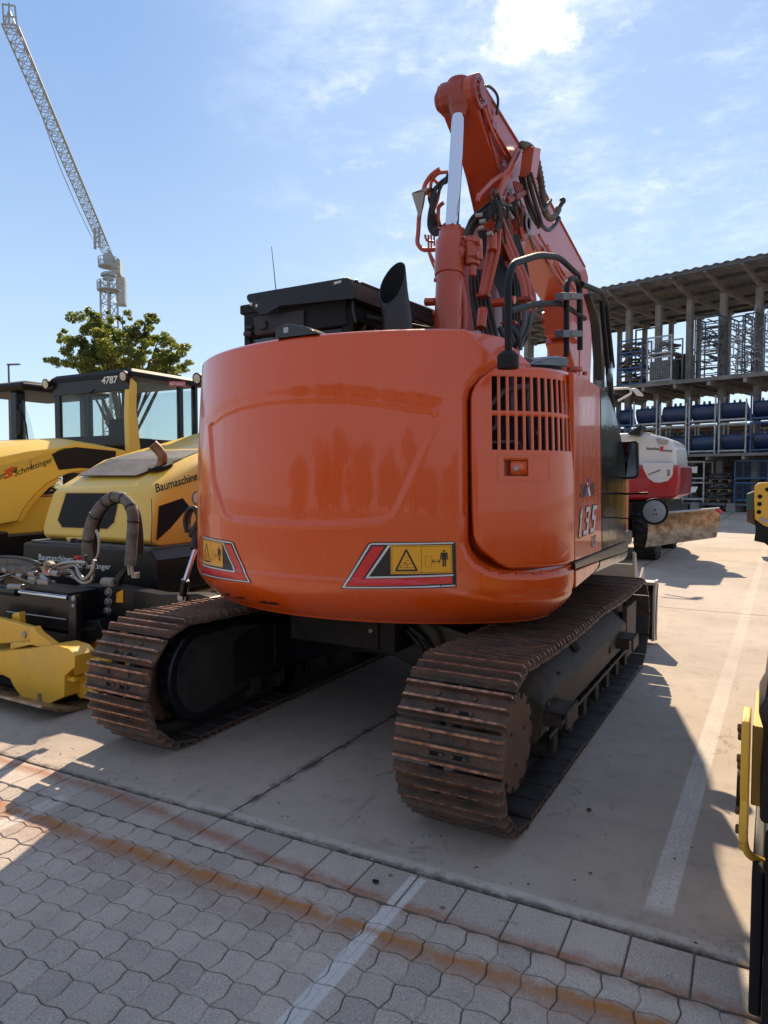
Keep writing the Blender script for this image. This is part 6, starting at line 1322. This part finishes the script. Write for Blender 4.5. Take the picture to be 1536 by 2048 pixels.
# ================================================================= yellow machine at the right edge, middle distance
YM = thing('wheel_loader', 'yellow machine with round holes in its side plate, at the right edge', 'construction machine', (1.2, 16.6, 0))
b = MB(); b.prism(PL([(1509, 972), (1517, 966), (1560, 962), (1600, 962), (1600, 1060), (1545, 1058), (1526, 1050), (1510, 1038), (1508, 1000)], Y=15.8), V(0, .08, 0)); yp = b.build('side_plate', 'yellow_paint', YM, bevel=.01)
b = MB()
for px, py in ((1535, 979), (1520, 993), (1519, 1008), (1518, 1024)): c_ = P(px, py, Y=15.79); b.cyl(c_, c_+V(0, .002, 0), .042, n=20)
b.build('plate_hole', 'dark_void', yp)
b = MB()
for px, py in ((1524, 1038), (1532, 1042)): c_ = P(px, py, Y=15.79); b.cyl(c_, c_+V(0, -.01, 0), .04, n=16)
b.build('plate_bolt', 'galv', yp)
b = MB(); b.prism(PL([(1493, 988), (1508, 982), (1512, 990), (1512, 1052), (1494, 1044)], Y=15.9), V(0, .5, 0)); b.build('side_weight', 'green_sheet', YM, bevel=.02)
b = MB(); b.prism(PL([(1493, 1018), (1508, 1020), (1512, 1050), (1494, 1042)], Y=15.885), V(0, .5, 0)); b.build('rust_weight', 'rust_disc', YM, bevel=.02)
b = MB(); b.prism(PL([(1510, 1040), (1600, 1056), (1600, 1110), (1545, 1098), (1528, 1086), (1508, 1082), (1511, 1062)], Y=15.82), V(0, .3, 0)); b.build('lower_frame', 'black_matt', YM, bevel=.02)
b = MB(); b.box((0.2, 16.1, .9), (2.2, 18.8, 1.9)); b.build('body', 'black_paint', YM, bevel=.08)
for x_ in (.45, 2.0): wheel(YM, x_, 16.9, .55, .4, rim='yellow_paint'); wheel(YM, x_, 18.6, .55, .4, rim='yellow_paint')
# ================================================================= storage rack hall
RO = Vector((-2.01, 34.86, 0)); RU = Vector((.961, -.275, 0)).normalized(); RV = Vector((.275, .961, 0)).normalized()
def RK(u, v, z): return RO+RU*u+RV*v+V(0, 0, z)
RM4 = Matrix(((RU.x, RV.x, 0, RO.x), (RU.y, RV.y, 0, RO.y), (0, 0, 1, 0), (0, 0, 0, 1)))
def RP(px, py, v):
    d = rdir(px, py); o = V(0, 0, CH)-RO; t = (v-o.dot(RV))/d.dot(RV); p = V(0, 0, CH)+d*t; return ((p-RO).dot(RU), p.z)
HALL = thing('storage_hall', 'tall open concrete storage hall with corrugated roof, behind the machines on the right', 'storage hall', RK(0, 3, 0))
cu = [RP(x, 700, 1.6)[0] for x in (1257, 1316, 1379, 1446, 1516)]; dcu = (cu[-1]-cu[0])/4
us = [cu[0]-dcu*7+dcu*k for k in range(17)]
U0_, U1_ = us[0]-1, us[-1]+1
zr_f = RP(1440, 526, -.8)[1]; zr_b = zr_f+.12; zd2 = RP(1446, 752, 0)[1]; zd1 = RP(1446, 907, 0)[1]
def rb(b, u0, u1, v0, v1, z0, z1): b.box((u0, v0, z0), (u1, v1, z1), RM4); return b
for u in us:
    b = MB(); rb(b, u-.13, u+.13, 1.5, 1.82, 0, zr_f-.75); b.build('column', 'rack_concrete', HALL)
    b = MB(); rb(b, u-.10, u+.10, 6.6, 6.88, 0, zr_b-.55); b.build('column', 'rack_concrete', HALL)
    b = MB(); b.bar(RK(u, -.7, zr_f-.12), RK(u, 1.7, zr_f-.62), .12, .22); b.build('cross_beam', 'rack_concrete', HALL); b = MB(); b.bar(RK(u, 1.5, zr_f-.62), RK(u, 7.3, zr_b-.60), .12, .2); b.build('cross_beam', 'rack_concrete', HALL); b = MB(); b.bar(RK(u, 0, zd2-.22), RK(u, 6.8, zd2-.22), .14, .26); b.build('cross_beam', 'rack_concrete', HALL); b = MB(); b.bar(RK(u, 0, zd1-.18), RK(u, 6.8, zd1-.18), .12, .2); b.build('cross_beam', 'rack_concrete', HALL)
# corrugated roof
b = MB(); n_ = int((U1_-U0_)/.11); r0 = []; r1 = []
for k in range(n_):
    u = U0_+k*(U1_-U0_)/n_; dz = (.0, .05, .05, 0)[k % 4]; r0.append(RK(u, -.8, zr_f+dz)); r1.append(RK(u, 7.6, zr_b-.45+dz))
b.loft([r0, r1], False, False); o = b.build('roof', 'rack_roof', HALL, smooth=None); so = o.modifiers.new('s', 'SOLIDIFY'); so.thickness = .03
for v_, zz in ((-.7, zr_f-.08), (.9, zr_f-.20), (2.6, zr_f-.30), (4.3, zr_f-.42), (6.0, zr_f-.46), (7.4, zr_b-.53)):
    b = MB(); b.bar(RK(U0_, v_, zz), RK(U1_, v_, zz), .08, .16); b.build('purlin', 'galv_dark', HALL)
b = MB(); rb(b, U0_, U1_, 0, 6.9, zd2-.06, zd2); rb(b, U0_, U1_, -.03, .0, zd2-.16, zd2+.02); b.build('upper_deck', 'rack_roof', HALL); b = MB(); rb(b, U0_, U1_, 0, 6.9, zd1-.05, zd1); rb(b, U0_, U1_, -.03, 0, zd1-.12, zd1+.01); b.build('lower_deck', 'rack_roof', HALL)
b = MB()
for k in range(int((U1_-U0_)/.4)): rb(b, U0_+k*.4, U0_+k*.4+.05, .1, 6.8, zd2-.12, zd2-.06)
b.build('deck_rib', 'rack_roof', HALL)
b = MB(); rb(b, U0_, U1_, 6.95, 7.05, 0, zd1-.05); b.build('back_wall', 'rack_concrete', HALL)
# goods -------------------------------------------------
GS = 'steel stillages stored in the hall'; GB = 'blue excavator buckets stored in the hall'
WORD = {1: 'ground level', 2: 'middle deck', 3: 'top deck'}
def stillage(u0, u1, v0, dv, z0, h, m_, label, mesh=False, posts=0, slats=False):
    T = thing('stillage', label, 'stillage', RK((u0+u1)/2, v0+dv/2, z0), GS); t = .055
    b = MB(); rb(b, u0, u1, v0, v0+t, z0+.10, z0+.17); rb(b, u0, u1, v0+dv-t, v0+dv, z0+.10, z0+.17); rb(b, u0, u0+t, v0+t, v0+dv-t, z0+.10, z0+.17); rb(b, u1-t, u1, v0+t, v0+dv-t, z0+.10, z0+.17); rb(b, u0+t, u1-t, v0+t, v0+dv-t, z0+.13, z0+.15)
    b.build('base', m_, T)
    for uu in (u0, u1-t):
        for vv in (v0-.004, v0+dv-t+.004): b = MB(); rb(b, uu-.004, uu+t+.004, vv, vv+t, z0, z0+h+posts); b.build('post', m_, T)
    if not posts:
        b = MB(); rb(b, u0+t, u1-t, v0+.004, v0+t, z0+h-.07, z0+h); rb(b, u0+t, u1-t, v0+dv-t, v0+dv-.004, z0+h-.07, z0+h); b.build('top_rail', m_, T)
    if mesh:
        b = MB(); k = u0+t
        while k < u1-t: rb(b, k, k+.008, v0+.02, v0+.03, z0+.17, z0+h-.07); k += .085
        k = z0+.2
        while k < z0+h-.07: rb(b, u0+t, u1-t, v0+.012, v0+.02, k, k+.008); k += .085
        b.build('mesh_panel', m_, T)
    return T
def bucket(uc, v0, z0, wd, r_, label, kind=0):
    T = thing('digging_bucket', label, 'excavator bucket', RK(uc, v0+r_, z0), GB)
    if kind == 0: pr = [(v0+r_-math.cos(R(a))*r_, z0+r_-math.sin(R(a))*r_) for a in range(-55, 121, 11)]
    else: pr = [(v0+.05, z0+r_*1.75), (v0, z0+r_*1.3), (v0+.12, z0+r_*.5), (v0+.3, z0+.05), (v0+.55, z0), (v0+1.0, z0+.04)]
    inn_ = [(v+.02, z+.01) for v, z in pr]
    b = MB(); b.prism([RK(uc-wd/2, v, z) for v, z in pr+list(reversed(inn_))], RU*wd); b.build('shell', 'blue_paint', T, smooth=50)
    for s_ in (-1, 1): b = MB(); b.prism([RK(uc+s_*wd/2, v, z) for v, z in pr], -RU*s_*.02); b.build('side_plate', 'blue_paint', T)
    b = MB(); zt_ = max(z for v, z in pr)
    for du in (-.12, .12): b.prism([RK(uc+du, v0+r_*.5, zt_-.02), RK(uc+du, v0+r_*1.3, zt_-.02), RK(uc+du, v0+r_*1.1, zt_+.16), RK(uc+du, v0+r_*.7, zt_+.16)], RU*.03)
    b.build('mounting_ear', 'blue_paint', T)
rr = random.Random(21)
def bay(px0, px1, v): return RP(px0, 850, v)[0], RP(px1, 850, v)[0]
ordn = ['leftmost', 'second from left', 'third from left', 'fourth from left', 'fifth from left', 'rightmost', 'farthest right']
bays = [(1232, 1262), (1266, 1314), (1319, 1373), (1377, 1431), (1437, 1493), (1500, 1545)]
zA = zd1+.0; zB = RP(1400, 848, .35)[1]
for k, (a, c_) in enumerate(bays):
    u0, u1 = bay(a, c_, .35); m_ = 'galv' if k not in (0, 5) else 'blue_rack'
    stillage(u0, u1, .35, 1.15, zA, zB-zA-.02, m_, f'{"grey" if m_=="galv" else "blue"} post frame on the middle deck, lower row, {ordn[k]}')
    stillage(u0, u1, .35, 1.15, zB, .12, m_, f'{"grey" if m_=="galv" else "blue"} post frame on the middle deck, upper row, {ordn[k]}', posts=.9+.25*(k % 2))
    kd = 1 if k in (1, 4, 5) else 0
    bucket((u0+u1)/2, .5, zA+.16, (u1-u0)-.16, .40, f'dark blue bucket in the lower row of the middle deck, {ordn[k]}', kd)
    bucket((u0+u1)/2, .5, zB+.16, (u1-u0)-.10, .42, f'dark blue bucket in the upper row of the middle deck, {ordn[k]}', kd)
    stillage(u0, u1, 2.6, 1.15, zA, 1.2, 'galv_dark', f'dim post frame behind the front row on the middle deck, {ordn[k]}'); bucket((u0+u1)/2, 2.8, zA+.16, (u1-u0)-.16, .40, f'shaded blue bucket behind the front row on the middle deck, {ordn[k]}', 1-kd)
# ground level
z0 = .42
for k, (a, c_, m_, mesh) in enumerate(((1352, 1364, 'galv', False), (1366, 1411, 'galv', False), (1471, 1540, 'blue_rack', True), (1300, 1346, 'galv', False))):
    for lv in range(2):
        u0, u1 = bay(a, c_, .6); stillage(u0, u1, .6, 1.1, z0+lv*.98, .94, m_, f'{"grey" if m_=="galv" else "blue"} stillage at ground level, {("lower","upper")[lv]} one of {("the narrow stack by the red counterweight","the stack with white paper sheets","the blue caged stack at the right","the stack hidden behind the white excavator")[k]}', mesh)
for lv, pts in enumerate(([(1376, 934), (1395, 933), (1394, 946), (1377, 945)], [(1378, 974), (1396, 973), (1391, 984), (1381, 986)])):
    b = MB(); b.prism([RK(*(lambda q: (q[0], .57, q[1]))(RP(px, py, .57))) for px, py in pts], RV*.004); tag(b.build('paper_sheet', 'white_ink', loc=RK(0, .57, 0)), f'white paper sheet fixed to the {("upper","lower")[lv]} grey stillage at ground level', 'sign', 'paper sheets on the stillages')
def pallet(u0, u1, v0, z0, label):
    T = thing('pallet', label, 'pallet', RK((u0+u1)/2, v0+.4, z0), 'pallets stored in the hall')
    b = MB()
    for k in range(5): rb(b, u0, u1, v0+k*.2, v0+k*.2+.12, z0+.12, z0+.145)
    b.build('deck_boards', 'wood_pallet', T); b = MB()
    for k in range(3):
        uu = u0+(u1-u0-.1)*k/2; rb(b, uu, uu+.1, v0, v0+.9, z0+.02, z0+.12)
    b.build('bearers', 'wood_pallet', T)
def scrap(u0, u1, v0, z0, n, label, hh=.3, m_='grey_scrap', grp='loose steel parts on pallets'):
    b = MB()
    for k in range(n):
        a = RK(rr.uniform(u0, u1), v0+rr.uniform(0, .8), z0+rr.uniform(.03, hh)); d = V(rr.uniform(-.5, .5), rr.uniform(-.4, .4), rr.uniform(-.12, .12)); b.bar(a-d*.6, a+d*.6, rr.uniform(.03, .14), rr.uniform(.03, .12))
    tag(b.build('steel_parts', m_, loc=RK((u0+u1)/2, v0, z0)), label, 'steel parts', grp)
u0, u1 = bay(1416, 1464, .7)
for k in range(3): pallet(u0+.05*k, u1, .7, z0+k*.46, f'{("bottom","middle","top")[k]} pallet of the stack between the grey and blue stillages at ground level'); scrap(u0+.1, u1-.1, .7, z0+.16+k*.46, 14, f'dark steel parts on the {("bottom","middle","top")[k]} pallet at ground level', .26)
for k, px in enumerate((1391, 1463)):
    uu = RP(px, 1000, .55)[0]; b = MB(); rb(b, uu-.2, uu+.2, .45, 1.7, 0, .40); tag(b.build('concrete_block', 'concrete_block', loc=RK(uu, 1, 0), bevel=.02), f'grey concrete block under the rack, {("left","right")[k]} of the pallet stack', 'concrete block', 'concrete blocks under the rack')
for k, (a, c_) in enumerate(((1340, 1383), (1400, 1455), (1470, 1560))):
    u0, u1 = bay(a, c_, .5); b = MB(); rb(b, u0, u1, .5, .58, .30, .40); rb(b, u0, u1, 1.5, 1.58, .30, .40); tag(b.build('support_rail', 'galv_dark', loc=RK((u0+u1)/2, .5, .3)), f'{("left","middle","right")[k]} low steel rail carrying the ground level goods', 'rail', 'support rails')
for k in range(6):
    u0, u1 = bay(1300+k*42, 1338+k*42, 3.2); scrap(u0, u1, 3.2, .5, 26, f'heap of dark steel parts deep in the ground level, {("first","second","third","fourth","fifth","sixth")[k]} from the left', 1.6)
# top deck
zt2 = zd2
u0, u1 = bay(1232, 1282, .5); 
for k in range(3): stillage(u0, u1, .5, 1.1, zt2+k*.78, .76, 'blue_rack', f'blue frame on the top deck left, {("bottom","middle","top")[k]} of its stack'); pallet(u0+.1, u1-.1, .6, zt2+.17+k*.78, f'pallet in the {("bottom","middle","top")[k]} blue frame on the top deck'); scrap(u0+.15, u1-.15, .65, zt2+.3+k*.78, 16, f'dark parts in the {("bottom","middle","top")[k]} blue frame on the top deck', .35)
u0, u1 = bay(1291, 1341, .4); stillage(u0, u1, .4, 1.3, zt2, 1.30, 'galv', 'grey mesh sided stillage on the top deck, lower of its pair', True); stillage(u0, u1, .4, 1.3, zt2+1.32, .95, 'galv', 'grey mesh sided stillage on the top deck, upper of its pair', True); scrap(u0+.1, u1-.1, .6, zt2+1.5, 26, 'heap of dark parts in the upper grey mesh stillage', .5)
b = MB(); rb(b, u0+.1, u1-.1, .55, 1.5, zt2+.2, zt2+1.1); tag(b.build('goods_box', 'grey_scrap', loc=RK(u0, .5, zt2)), 'dark box inside the lower grey mesh stillage on the top deck', 'box')
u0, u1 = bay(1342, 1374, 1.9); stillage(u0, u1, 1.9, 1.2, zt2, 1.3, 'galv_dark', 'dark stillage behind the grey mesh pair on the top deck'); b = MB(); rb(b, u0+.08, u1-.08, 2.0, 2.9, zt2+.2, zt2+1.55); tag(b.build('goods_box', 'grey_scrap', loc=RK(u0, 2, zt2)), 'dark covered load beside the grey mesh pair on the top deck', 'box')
def scaffold(px0, px1, v0, z0, z1, n, label, bright):
    u0, u1 = bay(px0, px1, v0); T = thing('scaffold_stack', label, 'scaffold stack', RK((u0+u1)/2, v0, z0), 'stacks of scaffold frames on the top deck')
    b = MB(); t = .05
    for uu in (u0, u1-t):
        for vv in (v0, v0+1.2): rb(b, uu, uu+t, vv, vv+t, z0, z1)
    rb(b, u0, u1, v0, v0+t, z1-.06, z1); rb(b, u0, u1, v0+1.2, v0+1.2+t, z1-.06, z1); rb(b, u0, u0+t, v0, v0+1.2, z1-.06, z1); rb(b, u1-t, u1, v0, v0+1.2, z1-.06, z1)
    b.build('carrier_frame', 'galv_dark', T); b = MB()
    for k in range(n):
        uu = rr.uniform(u0, u1); vv = v0+rr.uniform(.05, 1.15); zz = z0+(z1-z0-.15)*rr.random(); q = rr.random()
        if q < .45: b.bar(RK(u0+.05, vv, zz), RK(u1-.05, vv, zz+rr.uniform(-.04, .04)), .04, .04)
        elif q < .75: b.bar(RK(uu, v0, zz), RK(uu, v0+1.2, zz), .04, .04)
        elif q < .9: b.bar(RK(uu, vv, zz), RK(uu+rr.uniform(-.5, .5), vv, zz+.5), .035, .035)
        else: b.bar(RK(uu, vv, zz), RK(uu, vv, min(z1, zz+.7)), .05, .05)
    b.build('scaffold_frames', bright, T)
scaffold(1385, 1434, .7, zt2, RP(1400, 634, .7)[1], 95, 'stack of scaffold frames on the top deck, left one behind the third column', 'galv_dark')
scaffold(1452, 1482, .7, zt2, RP(1470, 632, .7)[1], 80, 'stack of scaffold frames on the top deck, middle one', 'galv'); scaffold(1484, 1508, .9, zt2, RP(1490, 627, .9)[1], 70, 'stack of scaffold frames on the top deck, right of the middle one', 'galv')
scaffold(1520, 1560, .7, zt2, RP(1530, 610, .7)[1], 80, 'stack of scaffold frames on the top deck, at the right edge', 'galv')
u0, u1 = bay(1267, 1308, 3.5); b = MB(); T = thing('trestle', 'tall empty braced frame standing on the top deck behind the grey mesh stillages', 'steel trestle', RK(u0, 3.5, zt2))
for uu in (u0, u1): rb(b, uu, uu+.07, 3.5, 3.57, zt2, RP(1300, 655, 3.5)[1])
rb(b, u0, u1, 3.5, 3.57, RP(1300, 655, 3.5)[1]-.07, RP(1300, 655, 3.5)[1]); b.bar(RK(u0, 3.53, zt2+2.4), RK(u1, 3.53, zt2+.6), .02, .02); b.bar(RK(u1, 3.53, zt2+2.4), RK(u0, 3.53, zt2+.6), .02, .02); b.build('braced_frame', 'galv_dark', T)
# things seen through the hall
b = MB(); rb(b, -12, 14, 13, 20, 0, 4.6); rb(b, -12, 14, 12.9, 13.0, 2.2, 2.6); bd = b.build('building_wall', 'wall_pale'); BD = thing('workshop', 'pale workshop building seen through the storage hall', 'building', RK(0, 14, 0)); bd.parent = BD; bd.location = -BD.location
b = MB(); rb(b, -12.3, 14.3, 12.6, 20.4, 4.6, 4.85); o = b.build('roof', 'black_matt'); o.parent = BD; o.location = -BD.location
for k in range(7):
    b = MB(); rb(b, -10+k*3.3, -8.6+k*3.3, 12.96, 12.99, 2.9, 4.2); o = b.build('window', 'glass_dark' if k % 2 else 'foil_teal'); o.parent = BD; o.location = -BD.location
for k, (a, c_) in enumerate(((1262, 1302), (1320, 1362), (1384, 1428), (1452, 1500))):
    u0, u1 = bay(a, c_, 5.2); b = MB()
    for q in range(3): rb(b, u0, u1, 5.2, 5.9, zd1+1.2+q*.16, zd1+1.3+q*.16)
    rb(b, u0, u0+.08, 5.2, 5.9, zd1, zd1+1.2); rb(b, u1-.08, u1, 5.2, 5.9, zd1, zd1+1.2); tag(b.build('timber_stack', 'timber', loc=RK(u0, 5.2, zd1)), f'stack of pale planks at the back of the middle deck, {ordn[k]}', 'planks', 'plank stacks at the back of the hall')
# ================================================================= tower crane
def CW(r_, f_, z): return V(.872*r_-.489*f_, .489*r_+.872*f_, z)
CR = thing('tower_crane', 'grey lattice tower crane with long jib against the blue sky', 'tower crane', CW(-35.0, 90, 0))
def lattice(a, c_, w0, w1, h0, h1, n, tri=True, t=.09, up=V(0, 0, 1)):
    b = MB(); d = (c_-a); L_ = d.length; d.normalize(); sx_ = d.cross(up).normalized(); u_ = sx_.cross(d).normalized(); pts = []
    for k in range(n+1):
        q = k/n; o_ = a+d*L_*q; w_ = w0+(w1-w0)*q; h = h0+(h1-h0)*q
        pts.append([o_-sx_*w_/2, o_+sx_*w_/2, o_+u_*h] if tri else [o_-sx_*w_/2-u_*h/2, o_+sx_*w_/2-u_*h/2, o_+sx_*w_/2+u_*h/2, o_-sx_*w_/2+u_*h/2])
    m_ = len(pts[0])
    for k in range(n):
        for i in range(m_):
            j = (i+1) % m_; b.bar(pts[k][i], pts[k+1][i], t*1.3, t*1.3); b.bar(pts[k][i], pts[k][j], t*.7, t*.7)
            if k % 2: b.bar(pts[k][i], pts[k+1][j], t*.6, t*.6)
            else: b.bar(pts[k][j], pts[k+1][i], t*.6, t*.6)
    return b
ZJ = 31.0
j1 = P(20, 50, Z=ZJ+.3); j0 = P(214, 506, Z=ZJ); _d = (j0-j1); _d.z = 0; _d.normalize(); m0 = V(j0.x, j0.y, 0)+_d*1.2
CR.location = m0
lattice(m0, m0+V(0, 0, ZJ-3.2), 1.5, 1.5, 1.5, 1.5, 18, False, .14, V(0, 1, 0)).build('mast', 'crane_paint', CR)
lattice(j0, j1, 1.25, 1.0, 1.3, .9, 46, True, .065).build('jib', 'crane_paint', CR)
b = MB(); b.cyl(m0+V(0, 0, ZJ-4.6), m0+V(0, 0, ZJ-4.45), 1.5, n=20); b.cyl(m0+V(0, 0, ZJ-1.5), m0+V(0, 0, ZJ-1.4), 1.3, n=20)
for k in range(16):
    a = 2*math.pi*k/16; b.bar(m0+V(1.47*math.cos(a), 1.47*math.sin(a), ZJ-4.5), m0+V(1.47*math.cos(a), 1.47*math.sin(a), ZJ-3.4), .06, .06); b.bar(m0+V(1.27*math.cos(a), 1.27*math.sin(a), ZJ-1.4), m0+V(1.27*math.cos(a), 1.27*math.sin(a), ZJ-.3), .06, .06)
for z_, r_ in ((ZJ-3.4, 1.47), (ZJ-3.9, 1.47), (ZJ-.3, 1.27), (ZJ-.8, 1.27)): b.tube([m0+V(r_*math.cos(a*math.pi/10), r_*math.sin(a*math.pi/10), z_) for a in range(21)], .04, 5)
b.build('platform', 'crane_paint', CR)
b = MB(); b.cyl(m0+V(0, 0, ZJ-3.2), m0+V(0, 0, ZJ-2.2), .7, n=16); b.cyl(m0+V(0, 0, ZJ-2.7), m0+V(0, 0, ZJ-2.4), 1.0, n=20); b.box(m0+V(-.45, -.45, ZJ-1.3), m0+V(.45, .45, ZJ+.2)); b.build('slewing_unit', 'galv', CR)
jd = (j0-j1); jd.z = 0; jd.normalize()
lattice(m0+V(0, 0, ZJ), m0+jd*9+V(0, 0, ZJ), 1.3, 1.3, .9, .9, 8, True, .1).build('counter_jib', 'crane_paint', CR)
b = MB(); sx_ = jd.cross(V(0, 0, 1)); M = Matrix(((sx_.x, jd.x, 0, m0.x), (sx_.y, jd.y, 0, m0.y), (0, 0, 1, 0), (0, 0, 0, 1)))
for k in range(3): b.box((.3, 5.2+k*.9, ZJ-4.9), (1.5, 5.8+k*.9, ZJ-1.2), M)
b.build('counterweight_block', 'crane_light', CR, bevel=.1); b = MB(); b.box((0.1, 2.5, ZJ-1.5), (1.2, 5.0, ZJ+.4), M); b.build('winch_house', 'crane_light', CR, bevel=.05)
JD = (j1-V(0, 0, CH)).length/rdir(20, 50).length
b = MB(); 
for a, c_ in (((5, 8), (30, 12)), ((5, 8), (8, 48)), ((30, 12), (33, 50)), ((8, 32), (30, 34)), ((18, 6), (18, 48)), ((8, 48), (33, 50)), ((10, 46), (18, 20)), ((30, 48), (18, 20)), ((8, 55), (34, 57)), ((6, 47), (34, 52))):
    b.bar(P(*a, D=JD), P(*c_, D=JD), .08, .08)
b.build('jib_head', 'crane_paint', CR)
b = MB(); b.tube([P(85, 235, D=55)]+[P(x, y, D=dd) for x, y, dd in ((118, 330, 62), (150, 405, 72), (185, 478, 86))], .035, 4); b.build('hoist_rope', 'galv_dark', CR)
b = MB(); b.box(m0+V(-.1, -2.2, ZJ+.3), m0+V(.1, -1.9, ZJ+3)); b.box(m0+V(.8, -2.2, ZJ+.3), m0+V(.9, -1.9, ZJ+3)); 
for k in range(5): b.box(m0+V(-.1, -2.1, ZJ+.5+k*.6), m0+V(.9, -2.0, ZJ+.58+k*.6))
b.build('ladder_cage', 'crane_paint', CR)
# ================================================================= street lamp, trees
SL = thing('street_lamp', 'slim grey street lamp far behind the rollers at the left edge', 'street lamp', P(17, 940, D=40).xyz*1)
lp = P(17, 730, D=40); SL.location = (lp.x, lp.y, 0)
b = MB(); b.tube([V(lp.x, lp.y, 0), V(lp.x, lp.y, lp.z)], [.09, .05], 10); b.build('pole', 'galv_dark', SL); b = MB(); b.bar(lp+V(-.05, 0, .02), P(38, 728.5, D=39.8), .22, .07); b.build('lamp_head', 'galv_dark', SL)
def leaves(b, c_, rad3, n, s, rr, flat=.5):
    s *= .8; n = int(n*1.35)
    for k in range(n):
        while True:
            q = V(rr.uniform(-1, 1), rr.uniform(-1, 1), rr.uniform(-1, 1))
            if q.length < 1 and (q.length > .35 or rr.random() < .4): break
        p = c_+V(q.x*rad3[0], q.y*rad3[1], q.z*rad3[2]); a = V(rr.uniform(-1, 1), rr.uniform(-1, 1), rr.uniform(-flat, flat)).normalized(); n2 = a.cross(V(rr.uniform(-1, 1), rr.uniform(-1, 1), rr.uniform(-1, 1))).normalized(); l_ = s*rr.uniform(.6, 1.3)
        b.add([p-a*l_*.5, p-a*l_*.1+n2*l_*.24, p+a*l_*.5, p-a*l_*.05-n2*l_*.24], [(0, 1, 2, 3)])
rr = random.Random(4); D_ = 21.0
TR = thing('tree', 'leafy green tree with gaps in its crown, behind the rollers below the crane', 'tree', (0, 0, 0)); tb = P(250, 800, D=D_); TR.location = (tb.x, tb.y, 0)
base = V(tb.x, tb.y, 0); b = MB(); b.tube([base, base+V(.05, 0, 1.5), base+V(0, 0, 3.0)], [.16, .12, .09], 10); b.build('trunk', 'bark', TR)
clumps = [(188, 645, 22, 26), (205, 660, 24, 22), (186, 690, 28, 24), (222, 690, 30, 26), (160, 720, 24, 18), (140, 722, 16, 14), (215, 728, 34, 24), (246, 700, 22, 20), (256, 660, 14, 18), (262, 682, 12, 14), (292, 640, 16, 15), (300, 662, 20, 18), (318, 682, 22, 18), (330, 705, 24, 18), (345, 725, 20, 14), (300, 725, 30, 18), (270, 735, 30, 14), (180, 742, 34, 12), (330, 742, 26, 10), (160, 680, 12, 12), (245, 640, 10, 10), (282, 710, 14, 12), (355, 712, 10, 8), (235, 745, 40, 16), (200, 715, 24, 22), (285, 690, 12, 14), (312, 735, 30, 14), (260, 725, 26, 20), (170, 700, 14, 14), (215, 672, 18, 16)]
lb = MB(); bb2 = MB()
for (px, py, rx, rz) in clumps:
    c_ = P(px, py, D=D_+rr.uniform(-1.1, 1.1)); k = D_/1400
    for q in range(7):
        cc = c_+V(rr.uniform(-1, 1)*rx*k*.85, rr.uniform(-.7, .7), rr.uniform(-1, 1)*rz*k*.85); leaves(lb, cc, (rx*k*.5, rx*k*.5, rz*k*.42), int(rx*rz*.20)+12, .13, rr, 1.0)
    st = base+V(0, 0, rr.uniform(1.9, 2.9)); mid = (st+c_)/2+V(rr.uniform(-.1, .1), 0, rr.uniform(-.1, .25)); bb2.tube(spl([st, mid, c_+V(0, 0, .1)], 4), [.045-.0035*i for i in range(9)], 5)
bb2.build('branches', 'bark', TR); lb.build('crown', 'leaf', TR, smooth=None)
def simple_tree(x, y, h, w_, label, name='tree', grp=None, n=900, m_='leaf_dark', ls=.22):
    T = thing(name, label, 'tree' if name == 'tree' else 'shrub', (x, y, 0), grp); b = MB(); b.tube([V(x, y, 0), V(x+.1, y, h*.35), V(x, y, h*.75)], [.03*h, .022*h, .008*h], 8)
    l2 = MB()
    for k in range(14):
        a = rr.uniform(0, 6.28); q = rr.uniform(.1, 1); c_ = V(x+math.cos(a)*w_*.36*q, y+math.sin(a)*w_*.36*q, h*rr.uniform(.38, .86)); b.tube([V(x, y, h*.35), c_], [.012*h, .004*h], 5); leaves(l2, c_, (w_*.22, w_*.22, h*.13), n//14, ls, rr)
    b.build('trunk', 'bark', T); l2.build('crown', m_, T, smooth=None)
p = P(95, 900, D=24); simple_tree(p.x, p.y, 2.95, 1.0, 'small light green shrub between the two left cabs', 'shrub', None, 260, 'leaf', .12)
for k, (px, dd, hh) in enumerate(((82, 60, 4.3), (105, 66, 4.6), (48, 70, 4.2), (62, 62, 3.8), (128, 66, 4.4))):
    p = P(px, 900, D=dd); simple_tree(p.x, p.y, hh, 4.5, f'far low tree on the horizon between the left roller cabs, {ordn[k]}', 'tree', 'far trees on the horizon', 500, 'leaf', .4)
# the side of the yard behind the photographer, mirrored in the paint
for k in range(9):
    x = -13+k*3.6; simple_tree(x+rr.uniform(-.6, .6), -15+rr.uniform(-2, 2)-abs(k-4)*.3, rr.uniform(3.6, 5.6), rr.uniform(3.8, 5.2), f'dense yard tree behind the photographer, {ordn[k] if k < 5 else ("fourth from the right","third from the right","second from the right","rightmost")[k-5]} of the row', 'tree', 'trees behind the photographer', 1500, 'leaf_dark', .5)
